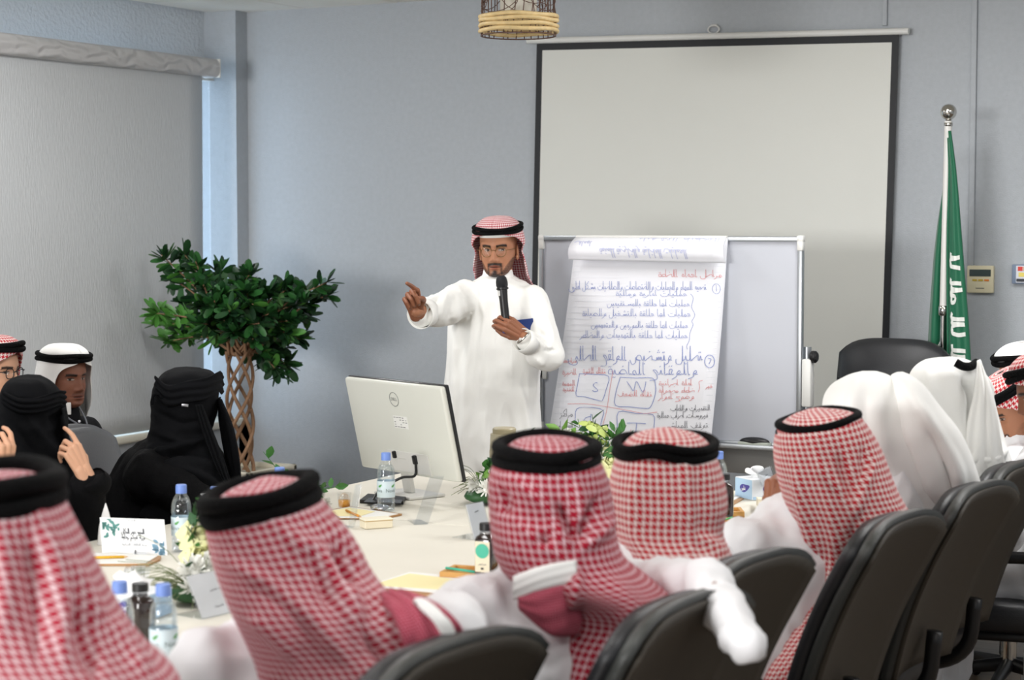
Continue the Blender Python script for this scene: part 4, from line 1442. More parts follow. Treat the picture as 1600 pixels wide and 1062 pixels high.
mk('shaft', tube([at_z(541, 797, ZT + 0.0125), at_z(562, 806.5, ZT + 0.0125)], 0.0036, 6), mat('pencil_orange', (226, 150, 40), 0.5), pc_)
mk('tip', tube([at_z(562, 806.5, ZT + 0.0125), at_z(566, 808.4, ZT + 0.0125)], [0.0036, 0.0006], 6), mat('pencil_wood', (214, 176, 130), 0.6), pc_)
q = [(95, 884), (150, 866), (252, 871), (250, 876), (232, 884)]
cb = thing('clipboard', 'wooden clipboard with sheets beneath the yellow pencil by the veiled woman', 'clipboard', mid(q), 'clipboards on the conference table')
mk('board', quad_slab(q, ZC_, ZT + 0.006), mwood, cb, smooth=False)
mk('white_sheet', quad_slab([(100, 881), (150, 864.5), (246, 869), (228, 880)], ZT + 0.006, ZT + 0.0085), mwpap, cb, smooth=False)
pc_ = thing('pencil', 'yellow pencil lying on the clipboard below the name card', 'pencil', at_z(150, 871, ZT + 0.012))
mk('shaft', tube([at_z(95, 872, ZT + 0.013), at_z(194, 869.5, ZT + 0.013)], 0.004, 6), mat('pencil_yellow', (236, 184, 50), 0.5), pc_)
mk('tip', tube([at_z(194, 869.5, ZT + 0.013), at_z(200, 869.4, ZT + 0.013)], [0.004, 0.0006], 6), mat('pencil_wood', (214, 176, 130), 0.6), pc_)
q = [(250, 1040), (275, 1000), (372, 1003), (400, 1036)]
pw = thing('paper_sheet', 'blank white paper sheet in front of the tilted-cord headcloth', 'paper', mid(q))
mk('sheet', quad_slab(q, ZC_, ZT + 0.003), mwpap, pw, smooth=False)
q = [(1113, 785), (1140, 772), (1162, 780), (1132, 797)]
pw = thing('notepad', 'small notepad with yellow and white leaves beside the far tissue box', 'notepad', mid(q))
mk('cover', quad_slab(q, ZC_, ZT + 0.004), mwood, pw, smooth=False)
mk('leaves', quad_slab([(1114, 783), (1139, 771), (1156, 777), (1130, 790)], ZT + 0.004, ZT + 0.007), mwpap, pw, smooth=False)
g = at_z(293, 1052, ZT)
tg = thing('snack_glass', 'small clear glass with amber contents at the bottom edge by the paper sheet', 'glass', g)
mk('glass_wall', lathe([(0.001, 0.002), (0.022, 0.0008), (0.026, 0.006), (0.03, 0.05), (0.0285, 0.05), (0.0245, 0.008), (0.001, 0.006)], 28, g, capa=False, capb=False), clear_mat('drink_glass'), tg)
mk('contents', lathe([(0.001, 0.0085), (0.024, 0.0085), (0.027, 0.036), (0.001, 0.038)], 24, g, capa=False, capb=False), mat('amber_contents', (206, 176, 120), 0.35, var=0.2, vscale=60), tg)

# crumpled wrapper, small boxes
wv_ = ell((0, 0, 0), (0.03, 0.02, 0.012), nu=14, nv=9)
wv_ = (wv_[0] * (1 + 0.35 * np.array([noise.noise(Vector(p * 70)) for p in wv_[0]])[:, None]), wv_[1])
g = at_z(601, 797, ZT)
mk('foil_wrapper', xf(wv_, rotz(0.6), g + V(0, -0.03, 0.013)), mat('foil', (200, 202, 206), 0.2, metal=0.9), None, smooth=False, label='crumpled silver foil wrapper at the foot of the middle bottle', cat='wrapper')
g = mid([(564, 826), (594, 830), (611, 822), (582, 818)])
cbx = thing('cream_box', 'small cream gift box with gold lid edge on the table', 'box', g)
R_ = np.stack([nrm(at_z(609, 824, ZT) - at_z(566, 827, ZT)), np.cross(UZ, nrm(at_z(609, 824, ZT) - at_z(566, 827, ZT))), UZ], 1)
mk('box_body', xf(box((0, 0, 0.012), (0.088, 0.05, 0.023), bev=0.002), R_, g + V(0, 0, 0.0006)), mat('box_cream', (232, 222, 196), 0.6), cbx, smooth=False)
mk('lid', xf(box((0, 0, 0.0265), (0.09, 0.052, 0.006), bev=0.002), R_, g + V(0, 0, 0.0006)), mat('box_lid', (238, 232, 210), 0.6), cbx, smooth=False)
mk('gold_edge', xf(box((0, 0, 0.0234), (0.0895, 0.0515, 0.0016)), R_, g + V(0, 0, 0.0006)), mat('gold', (200, 160, 80), 0.35, metal=0.8), cbx, smooth=False)
g = at_z(1195, 791, ZT)
cb2 = thing('cream_box', 'small cream box in front of the far tissue box', 'box', g)
mk('box_body', xf(box((0, 0, 0.012), (0.05, 0.04, 0.023), bev=0.002), rotz(YAW), g + V(0, 0, 0.0006)), MATS['box_cream'], cb2, smooth=False)
mk('lid', xf(box((0, 0, 0.0255), (0.052, 0.042, 0.005), bev=0.002), rotz(YAW), g + V(0, 0, 0.0006)), MATS['box_lid'], cb2, smooth=False)

# ------------------------------------------------------------------ tissue boxes
mtis = mat('tissue_white', (246, 246, 246), 0.8, spec=0.2)
mtb, mtb2, mdrop = mat('tissue_box_white', (236, 240, 244), 0.5), mat('tissue_box_blue', (176, 206, 232), 0.5), mat('logo_violet', (72, 66, 150), 0.5)


def tissue_box(label, g, rz, w_, d_, h_, lump):
    t = thing('tissue_box', label, 'tissue box', g, 'tissue boxes on the conference table')
    R = rotz(rz)
    g = np.asarray(g, float) + V(0, 0, 0.0006)
    mk('carton', xf(box((0, 0, h_ / 2), (w_, d_, h_), bev=0.002), R, g), mtb, t, smooth=False)
    mk('blue_side', xf(join(box((-w_ / 2 - 0.0004, 0, h_ / 2), (0.0008, d_ - 0.004, h_ - 0.004)), box((w_ / 2 + 0.0004, 0, h_ / 2), (0.0008, d_ - 0.004, h_ - 0.004))), R, g), mtb2, t, smooth=False)
    mk('blue_band', xf(box((0, -d_ / 2 - 0.0004, 0.006), (w_ - 0.004, 0.0008, 0.01)), R, g), mtb2, t, smooth=False)
    for R2, off, yy in ((R, 0.01, -d_ / 2), (R @ rotz(-PI / 2), 0.0, -w_ / 2)):
        dv = np.array([(off + 0.021 * math.cos(a) * (1 if math.cos(a) < 0 else 1.0) + 0.007 * max(0, math.cos(a)) ** 3 * 2, yy - 0.0013, h_ * 0.52 + 0.0135 * math.sin(a) + 0.009 * max(0, math.cos(a)) ** 3) for a in np.linspace(0, 2 * PI, 26, endpoint=False)])
        lg = mk('logo_drop', xf((dv, [tuple(range(26))]), R2, g), mdrop, t, smooth=False)
        pl, wd = scribe('فاين', seed=9)
        mk('lettering', xf(ribbons([p * V(0.026 / wd, 0.012) + V(off + 0.012, h_ * 0.5 - .003) for p in pl], 0.0018, lambda x, y: (x, yy - 0.0019, y)), R2, g), mtis, lg, smooth=False)
    us_, vs_ = np.linspace(-1, 1, 17), np.linspace(0, 1, 9)
    mk('tissue', xf(sheet(lambda u, v: (u * lump * (0.45 + 0.55 * v) + 0.008 * math.sin(v * 5), 0.012 * math.sin(u * 4 + v * 3) + 0.01 * v * math.cos(u * 7), h_ - 0.004 + v * lump * (0.95 - 0.35 * u * u + 0.12 * math.sin(u * 6))), us_, vs_), R, g), mtis, t, solid=0.002)
    return t


g = at_z(1180, 780, ZT) + V(-0.01, 0.04, 0)
tissue_box('white and blue tissue box at the far table edge', g, YAW + rad(28), 0.105, 0.10, 0.068, 0.042)
g = at_z(212, 962, ZT)
tissue_box('white tissue box with violet logos behind the foreground bottles', g, YAW - rad(20), 0.13, 0.11, 0.062, 0.05)
g = at_z(163, 838, ZT)
tc2 = thing('paper_napkin', 'white folded napkin peak rising behind the name card', 'napkin', at_z(166, 850, ZT))
g = at_z(166, 850, ZT)
mk('napkin_cone', xf(ringstack([np.array([(r * math.cos(a) * (1 + .2 * math.cos(3 * a)), r * math.sin(a) * (1 + .2 * math.cos(3 * a)), z) for a in np.linspace(0, 2 * PI, 16, endpoint=False)]) for r, z in ((0.022, 0.001), (0.018, 0.05), (0.009, 0.09), (0.001, 0.118))]), None, g), mtis, tc2)

# ------------------------------------------------------------------ acrylic card holders
macr = clear_mat('acrylic', (250, 251, 252), 0.15)
mcard = mat('card_white', (238, 240, 242), 0.6)
mprint = mat('card_print', (120, 124, 128), 0.6)
mleafp = mat('card_leaf', (86, 146, 140), 0.6)
mleafb = mat('card_leaf_blue', (120, 160, 184), 0.6)


def holder(label, tl, tr, bl, br, card, hgt, foot=0.05):
    """clear L-shaped stand; bottom corners on the table, top corners hgt above it"""
    B0, B1 = at_z(*bl, ZT + 0.002), at_z(*br, ZT + 0.002)
    T0, T1 = at_z(*tl, ZT + hgt), at_z(*tr, ZT + hgt)
    T0 = (T0 + T1 - (B1 - B0)) / 2
    T1 = T0 + (B1 - B0)
    h = thing('card_holder', label, 'card holder', (B0 + B1) / 2, 'clear card holders on the conference table')
    n = nrm(np.cross(B1 - B0, T0 - B0))

    def plate(o, u0, u1, v0, v1, th_):
        def q(u, v, k):
            return B0 + (B1 - B0) * u + ((T0 - B0) * (1 - u) + (T1 - B1) * u) * v + n * (o + k * th_)
        vv = np.array([q(u, v, k) for k in (-.5, .5) for u, v in ((u0, v0), (u1, v0), (u1, v1), (u0, v1))])
        return vv, [(0, 3, 2, 1), (4, 5, 6, 7), (0, 1, 5, 4), (1, 2, 6, 5), (2, 3, 7, 6), (3, 0, 4, 7)]
    mk('front_plate', plate(0.003, 0, 1, 0, 1, 0.002), macr, h, smooth=False)
    mk('rear_plate', plate(-0.003, 0, 1, 0, 1, 0.002), macr, h, smooth=False)
    bx = nrm((B1 - B0) * V(1, 1, 0))
    by = np.cross(UZ, bx)
    for s in (1, -1):
        pass
    lean_ = ((T0 + T1) / 2 - (B0 + B1) / 2) @ by
    sgn = 1 if lean_ > 0 else -1
    c_ = (B0 + B1) / 2 + by * sgn * foot / 2
    mk('foot_plate', xf(box((0, 0, 0), (np.linalg.norm(B1 - B0), foot, 0.002)), np.stack([bx, by, UZ], 1), c_ * V(1, 1, 0) + V(0, 0, ZT + 0.0018)), macr, h, smooth=False)
    if card:
        cdm = mk('card', plate(0, 0.02, 0.98, 0.02, 0.98, 0.0008), mcard, h, smooth=False)

        def q2(u, v, s=1):
            return B0 + (B1 - B0) * u + ((T0 - B0) * (1 - u) + (T1 - B1) * u) * v + n * 0.0009 * s
        face = 1 if n @ (EYE - B0) > 0 else -1
        for fn in card:
            fn(cdm, lambda u, v: q2(u, v, face), h)
    return h


def pr_lines(lines, wdt=0.012, m_=None):
    def f(cdm, q, h):
        for text, ur, ul, v, sz, sd in lines:
            pl, wd = scribe(text, seed=sd, jit=0.01)
            mk('lettering', ribbons([np.stack([ur + p[:, 0] * (ur - ul) / wd, v + p[:, 1] * sz], 1) for p in pl], wdt, q), m_ or mprint, cdm, smooth=False)
    return f


def pr_leaves(u0, v0, k, sp, m_, sd):
    def f(cdm, q, h):
        r = random.Random(sd)
        sh = []
        for i in range(k):
            a = r.uniform(0, 2 * PI)
            cx, cy, L = u0 + r.gauss(0, sp), v0 + r.gauss(0, sp * 1.5), r.uniform(.035, .06)
            sh.append((np.array([q(min(max(cx + L * (math.cos(a) * x - math.sin(a) * y), .03), .97), min(max(cy + 1.6 * L * (math.sin(a) * x + math.cos(a) * y), .03), .97)) for x, y in ((-1, 0), (-.4, .45), (.3, .4), (1, 0), (.3, -.4), (-.4, -.45))]), [(0, 1, 2, 3, 4, 5)]))
        mk('leaf_print', join(*sh), m_, cdm, smooth=False, kind='stuff')
    return f


holder('clear empty card holder leaning right below the monitor', (671, 745), (695, 743), (647, 819), (669, 818), None, 0.135, 0.09)
holder('card holder with blank white card beside the dark juice bottle', (727, 788), (755, 782), (741, 843), (768, 837), [pr_lines((('ـنور', .62, .4, .75, .05, 2),), 0.02)], 0.10, 0.08)
holder('white card holder seen edge-on left of the cream box', (556, 757), (564, 756), (544, 824), (553, 823), [], 0.125, 0.05)
holder('card holder with two short lines of text beside the white flowers', (296, 897), (338, 892), (316, 967), (368, 955), [pr_lines((('حضور', .78, .5, .58, .05, 3), ('الضيوف', .74, .46, .2, .05, 4)), 0.016)], 0.105, 0.09)
holder('card holder with white card behind the raised fist', (1184, 739), (1203, 727), (1197, 775), (1216, 764), [pr_lines((('نور', .62, .4, .75, .05, 2),), 0.02)], 0.105, 0.07)

# the big name card on its stand
nb_ = at_z(212, 869, ZT)
nc = thing('name_card', 'white name card with green leaf print and two text lines on a clear stand', 'name card', nb_)
T0, T1, B0, B1 = P(156, 808, 5.33), P(260, 811, 5.30), P(160, 866, 5.33), P(262, 870, 5.29)
T1 = T0 + (B1 - B0) * .985
n_ = nrm(np.cross(B1 - B0, T0 - B0))
n_ = n_ if n_ @ (EYE - B0) > 0 else -n_


def ncq(u, v, o=0.0012):
    return B0 + (B1 - B0) * u + ((T0 - B0) * (1 - u) + (T1 - B1) * u) * v + n_ * o


cdm = mk('card', ringstack([np.array([ncq(u, v, o) for u, v in ((0, 0), (1, 0), (1, 1), (0, 1))]) for o in (-0.0008, 0.0006)]), mcard, nc, smooth=False)
pr_lines((('المنبع صدر المكان', .68, .32, .60, .13, 5), ('وراء فيكم رعاية', .68, .32, .46, .13, 6)), 0.011, mat('card_print_dark', (88, 92, 98), 0.6))(cdm, ncq, nc)
pr_lines((('وحدة العلاقات المركزية', .70, .32, .28, .06, 7), ('الصحة', .56, .44, .93, .05, 8)), 0.007, mat('card_print_pale', (176, 180, 184), 0.6))(cdm, ncq, nc)
pr_leaves(.14, .78, 26, .07, mleafp, 1)(cdm, ncq, nc)
pr_leaves(.90, .20, 22, .06, mleafb, 2)(cdm, ncq, nc)
mk('clear_stem', ringstack([np.array([p, p + RT * 0.038, p + RT * 0.038 + FH * 0.003, p + FH * 0.003]) for p in (at_z(203, 895, ZT + 0.002), ncq(.47, .12, -0.004))]), macr, nc, smooth=False)
mk('clip', tube([ncq(.52, -.02, .004), ncq(.52, .16, .004)], [0.004, 0.0012], 6), mat('clip_grey', (110, 112, 116), 0.4), nc)
mk('foot_plate', quad_slab([(190, 900), (232, 902), (240, 868), (205, 866)], ZC_, ZT + 0.0025), macr, nc, smooth=False)
# grey card leaning by the right-hand woman
gcq = [P(313, 771, 5.5), P(327, 768, 5.5), P(337, 785, 5.46), P(322, 789, 5.46)]
gc = thing('grey_card', 'small grey printed card propped among the flowers behind the bottles', 'card', gcq[3])
mk('card', ringstack([np.array(gcq), np.array([p + FH * 0.002 for p in gcq])]), mat('card_grey', (186, 188, 190), 0.6), gc, smooth=False)
mk('pick', tube([(gcq[2] + gcq[3]) / 2 + FH * 0.002, at_z(333, 850, ZT + 0.03)], 0.002, 5), mat('stem_green', (70, 110, 60), 0.6), gc)

# ------------------------------------------------------------------ thermos jugs
def thermos(label, px, ytop, d, full):
    t0 = P(px, ytop, d)
    h = t0[2] - ZT
    g = V(t0[0], t0[1], ZC_)
    t = thing('thermos_jug', label, 'thermos', g, 'beige thermos jugs on the conference table')
    mt, mt2 = mat('thermos_beige', (186, 176, 146), 0.35), mat('thermos_light', (206, 198, 172), 0.35)
    mk('body', lathe([(0.0, 0.0), (0.050, 0.0), (0.052, 0.006), (0.052, h * 0.62), (0.050, h * 0.66)], 32, g, capa=False, capb=False), mt, t, sharp=40)
    mk('collar', lathe([(0.050, h * 0.65), (0.0505, h * 0.66), (0.048, h * 0.9), (0.0, h * 0.9)], 32, g, capa=False, capb=False), mt2, t, sharp=40)
    mk('lid', lathe([(0.040, h * 0.88), (0.041, h * 0.98), (0.037, h), (0.0, h)], 32, g, capa=False, capb=False), mt, t, sharp=40)
    mk('spout', xf(box((0, -0.05, h * 0.80), (0.034, 0.03, 0.03), bev=0.008), rotz(YAW + 0.3), g), mt, t, sharp=40)
    mk('handle', xf(tube(crom([(0, 0.048, h * 0.8), (0, 0.085, h * 0.72), (0, 0.085, h * 0.35), (0, 0.05, h * 0.25)], 5), 0.009, 8), rotz(YAW + 0.3), g), mt, t)
    r = random.Random(4)
    pr = []
    for k in range(16):
        a = -PI / 2 + YAW + r.uniform(-.7, .7)
        z = h * r.uniform(.38, .58)
        b = r.uniform(0, 2 * PI)
        pts = []
        for x, y in ((-1, 0), (-.4, .45), (.3, .4), (1, 0), (.3, -.4), (-.4, -.45)):
            xx, yy = .009 * (math.cos(b) * x - math.sin(b) * y), .009 * (math.sin(b) * x + math.cos(b) * y)
            pts.append(g + V(.0525 * math.cos(a + xx / .052), .0525 * math.sin(a + xx / .052), z + yy))
        pr.append((np.array(pts), [(0, 1, 2, 3, 4, 5)]))
    mk('leaf_print', join(*pr), mleafp, t, smooth=False, kind='stuff')
    return t


thermos('beige thermos jug with leaf print before the speaker', 788, 668, 6.62, True)
thermos('beige thermos jug half hidden behind the middle red headcloth', 1068, 676, 6.35, False)

# ------------------------------------------------------------------ flower arrangements
mros = mat('rose_cream', (232, 232, 178), 0.6, spec=0.3)
mchr = mat('chrysanthemum_white', (246, 246, 240), 0.6, spec=0.3)
mlily = mat('bud_green', (196, 214, 120), 0.5)
mfo = [mat('bouquet_green', (64, 118, 54), 0.5), mat('bouquet_dark', (40, 86, 44), 0.5), mat('bouquet_light', (120, 168, 74), 0.5)]
PET = [(0, 0, 0), (.36, .35, .05), (.42, .72, .02), (.22, 1.0, -.06), (0, 1.04, -.08), (-.22, 1.0, -.06), (-.42, .72, .02), (-.36, .35, .05), (0, .5, -.1)]
PETF = [(0, 1, 8), (1, 2, 8), (2, 3, 4, 8), (4, 5, 6, 8), (6, 7, 8), (7, 0, 8)]


def basis(a):
    x, y, z = frame(a)
    return np.stack([x, y, z], 1)


def rose(c, a, r, sd):
    rg = random.Random(sd)
    sh = []
    for ring, (k, op, sc) in enumerate(((4, 8, .75), (5, 22, .85), (6, 40, .95), (7, 58, 1.0))):
        for i in range(k):
            th = 2 * PI * i / k + ring * .6 + rg.uniform(-.1, .1)
            o = rad(op + rg.uniform(-5, 5))
            R = rotz(th) @ rotx(PI / 2 - o)
            sh.append(xf((np.array(PET) * V(1.5, 1, -1.6), PETF), R, rotz(th) @ V(0, -0.02 * ring / r * r, 0), r * sc))
    sh.append(ell((0, 0, r * .4), (r * .32, r * .32, r * .42), nu=12, nv=8))
    return xf(join(*sh), basis(a), c)


def mum(c, a, r, sd):
    rg = random.Random(sd)
    sh = []
    for i in range(80):
        th, ph_ = rg.uniform(0, 2 * PI), rg.uniform(0.05, 1.75)
        R = rotz(th) @ rotx(PI / 2 - ph_)
        sh.append(xf((np.array([(0, .15, 0), (.08, .6, .02), (.06, 1, .1), (-.06, 1, .1), (-.08, .6, .02)]), [(0, 1, 2, 3, 4)]), R, None if False else (0, 0, 0), r * rg.uniform(.8, 1.1)))
    sh.append(ell((0, 0, 0), (r * .35,) * 3, nu=10, nv=7))
    return xf(join(*sh), basis(a), c)


lf_v, lf_f = np.array([(0, 0, 0), (.2, .25, .04), (.24, .55, .03), (.1, .85, -.02), (0, 1, -.06), (-.1, .85, -.02), (-.24, .55, .03), (-.2, .25, .04), (0, .5, -.03)]), [(0, 1, 8), (1, 2, 3, 8), (3, 4, 8), (4, 5, 8), (5, 6, 7, 8), (7, 0, 8)]


def sprig(base, d, L, k, sz, sd, wavy=.4):
    rg = random.Random(sd)
    d = nrm(d)
    side = nrm(np.cross(d, UZ) + 1e-3)
    path = crom([base, base + d * L * .5 + side * rg.uniform(-.1, .1) * L, base + d * L + V(0, 0, -.1 * L)], 6)
    sh = [tube(path, np.linspace(.0022, .001, len(path)), 5)]
    for i in range(k):
        p = path[int((.3 + .7 * i / k) * (len(path) - 1))]
        a = nrm(d * .6 + V(rg.gauss(0, 1), rg.gauss(0, 1), rg.gauss(.2, .7)) * .9)
        n_ = np.cross(a, V(rg.gauss(0, 1), rg.gauss(0, 1), rg.gauss(0, 1)))
        n_ = nrm(n_ if n_[2] > 0 else -n_)
        sh.append(xf((lf_v, lf_f), np.stack([np.cross(a, n_), a, n_], 1), p, sz * rg.uniform(.7, 1.2)))
    return join(*sh)


def bouquet(label, g, heads, greens, extra=None):
    t = thing('flower_arrangement', label, 'flowers', g, 'flower arrangements along the table')
    g = np.asarray(g, float)
    mk('moss_base', xf(ell((0, 0, 0.028), (0.07, 0.1, 0.027), nu=16, nv=8), None, g + V(0, 0, .001)), mfo[1], t)
    for i, (kind, p, a, r) in enumerate(heads):
        f = {'rose': rose, 'mum': mum, 'bud': rose}[kind](p, a, r, i + 3)
        mk({'rose': 'rose', 'mum': 'chrysanthemum', 'bud': 'lily_bud'}[kind], f, {'rose': mros, 'mum': mchr, 'bud': mlily}[kind], t)
        mk('flower_stem', tube([g + V(0, 0, .03), p], .003, 5), mfo[0], t)
    for i, (d, L, k, sz, mi) in enumerate(greens):
        mk('sprig', sprig(g + V(0, 0, .04), d, L, k, sz, 50 + i), mfo[mi], t)
    if extra:
        mk('fern_wisps', extra(g), mat('fern_olive', (122, 132, 92), 0.6), t, kind='stuff')
    return t


def D(px, py, d, g):
    return P(px, py, d) - g


def wisps(n, sd, dirs, L):
    def f(g):
        rg = random.Random(sd)
        sh = []
        for i in range(n):
            d = nrm(dirs + V(rg.gauss(0, .45), rg.gauss(0, .45), rg.gauss(0, .22)))
            b = g + V(0, 0, .03) + d * .03
            e = b + d * L * rg.uniform(.5, 1.1)
            e[2] = max(e[2], ZT + .006)
            sh.append(tube(crom([b, (b + e) / 2 + V(0, 0, .02), e], 4), .0009, 4))
        return join(*sh)
    return f


UPC = V(0, 0, 1)
toc = nrm(EYE - P(310, 850, 4.9))
g1 = at_z(318, 940, ZT)
d1 = np.linalg.norm((g1 - EYE) * V(1, 1, 0))
dA = d1 + .03
bouquet('low arrangement of cream roses and white chrysanthemums by the name card', g1,
        [('rose', P(312, 838, dA), nrm(toc + UPC * .7), .040), ('rose', P(317, 873, dA - .03), nrm(toc + UPC * .5), .036), ('mum', P(304, 893, dA - .08), nrm(toc + UPC), .042), ('mum', P(326, 888, dA - .06), nrm(toc + UPC), .042), ('mum', P(300, 920, dA - .12), nrm(toc + UPC * .4 - RT * .3), .034), ('mum', P(318, 812, dA + .02), UPC, .018)],
        [(D(290, 830, dA, g1), .14, 9, .042, 0), (D(308, 795, dA, g1), .22, 10, .05, 1), (D(322, 785, dA, g1), .24, 10, .05, 0), (D(300, 862, dA, g1), .12, 7, .06, 1), (D(345, 800, dA + .1, g1), .22, 9, .05, 1), (D(290, 880, dA - .1, g1), .09, 6, .05, 1)],
        wisps(46, 5, nrm(-RT * .9 - FH * .25 + UZ * .1), .17))
g2 = at_z(762, 786, ZT)
d2 = np.linalg.norm((g2 - EYE) * V(1, 1, 0))
toc2 = nrm(EYE - g2)
bouquet('white and green arrangement peeping out left of the foremost double-cord headcloth', g2,
        [('mum', P(747, 757, d2), nrm(toc2 - RT * .8), .036), ('mum', P(760, 765, d2 - .05), nrm(toc2 + UPC), .034), ('mum', P(742, 772, d2), nrm(toc2 - RT * 1.2), .028)],
        [(D(757, 738, d2, g2), .12, 9, .045, 0), (D(768, 745, d2, g2), .11, 9, .045, 0), (D(770, 765, d2 - .1, g2), .1, 9, .04, 1), (D(752, 752, d2 - .05, g2), .1, 8, .04, 2), (D(776, 752, d2, g2), .12, 10, .045, 1)],
        wisps(24, 6, nrm(-RT - FH * .2 + UZ * .5), .1))
g3 = at_z(925, 778, ZT)
d3 = np.linalg.norm((g3 - EYE) * V(1, 1, 0))
toc3 = nrm(EYE - g3)
bouquet('tall arrangement of white flowers and lime buds before the flip chart', g3,
        [('mum', P(882, 683, d3), nrm(toc3 + UPC), .034), ('mum', P(930, 708, d3 - .05), nrm(toc3 + UPC * .4), .036), ('mum', P(912, 716, d3), nrm(toc3 + UPC * .4), .03), ('bud', P(926, 673, d3), nrm(RT * .5 + UPC), .032), ('bud', P(903, 692, d3), nrm(toc3 + UPC), .034), ('bud', P(868, 690, d3 + .05), nrm(UPC - RT * .5), .026), ('bud', P(938, 690, d3), nrm(toc3 + RT * .6), .026), ('rose', P(955, 722, d3 - .05), nrm(toc3 + UPC * .4), .036), ('mum', P(850, 700, d3), nrm(toc3 + UPC), .028)],
        [(D(905, 672, d3, g3), .26, 12, .055, 0), (D(925, 666, d3, g3), .27, 12, .055, 1), (D(958, 690, d3, g3), .24, 12, .05, 0), (D(968, 692, d3, g3), .26, 12, .05, 0), (D(880, 690, d3, g3), .25, 10, .055, 2), (D(845, 690, d3, g3), .30, 12, .05, 0), (D(832, 690, d3, g3), .32, 12, .05, 1), (D(940, 705, d3 - .1, g3), .2, 12, .06, 0), (D(970, 715, d3, g3), .22, 10, .05, 1), (D(915, 700, d3 - .1, g3), .2, 10, .06, 1)],
        None)
g4 = at_z(462, 800, ZT)
d4 = np.linalg.norm((g4 - EYE) * V(1, 1, 0))
bouquet('small green sprig arrangement by the bottle cap behind the tilted-cord headcloth', g4,
        [('mum', P(510, 786, d4 + .1), nrm(EYE - g4), .02)],
        [(D(425, 738, d4, g4), .2, 5, .06, 0), (D(512, 780, d4, g4), .16, 9, .04, 0), (D(495, 778, d4, g4), .12, 8, .04, 1)], None)


# ================================================================== PEOPLE
mthobe = mat('thobe_white', (240, 240, 242), 0.75, spec=0.2, bump=0.08, bscale=260, sheen=0.1)
mghut = mat('headcloth_white', (248, 248, 245), 0.8, spec=0.2, bump=0.1, bscale=320)
mabaya = mat('abaya_black', (11, 11, 13), 0.85, spec=0.12, bump=0.25, bscale=260)
mveil = mat('veil_black', (15, 16, 19), 0.85, spec=0.12, bump=0.2, bscale=300)
mjack = mat('jacket_black', (14, 14, 17), 0.8, spec=0.15, bump=0.2, bscale=240)
mcordm = mat('agal_black', (9, 9, 10), 0.85, bump=0.6, bscale=160, spec=0.12)
SK_P, SK_D, SK_L = (176, 122, 92), (140, 92, 68), (206, 158, 128)
mred1 = check_mat('headcloth_crimson', (160, 14, 42), (226, 200, 206), 0.0155, 0.70, 0.12)
mred2 = check_mat('headcloth_red', (190, 34, 46), (240, 226, 222), 0.0150, 0.56, 0.07)
mred3 = check_mat('headcloth_rose', (172, 24, 52), (232, 208, 212), 0.0150, 0.62, 0.15)
mredp = check_mat('headcloth_speaker', (170, 34, 54), (238, 224, 224), 0.0105, 0.54, 0.08)
mredf = check_mat('border_crimson', (158, 22, 50), (214, 130, 148), 0.005, 0.6, 0.2)


def skin_mat(name, c):
    m = mat(name, c, 0.5, vcol=True, spec=0.4)
    b = m.node_tree.nodes['Principled BSDF']
    b.inputs['Subsurface Weight'].default_value = 0.06
    b.inputs['Subsurface Radius'].default_value = (0.012, 0.005, 0.003)
    return m


mskin = skin_mat('skin', SK_P)

# ------------------------------------------------------------------ faces
_Z = [-.118, -.112, -.10, -.08, -.05, -.02, 0, .03, .06, .085, .10, .112, .118]
_W = [.012, .030, .046, .059, .067, .071, .073, .0765, .075, .064, .05, .028, .006]
_F = [.052, .073, .085, .086, .087, .087, .087, .092, .086, .064, .042, .016, .002]
_B = [.020, .005, -.008, -.03, -.058, -.083, -.092, -.10, -.095, -.075, -.055, -.027, -.004]


def gs(x, z, x0, z0, sx, sz):
    return np.exp(-((x - x0) / sx) ** 2 - ((z - z0) / sz) ** 2)


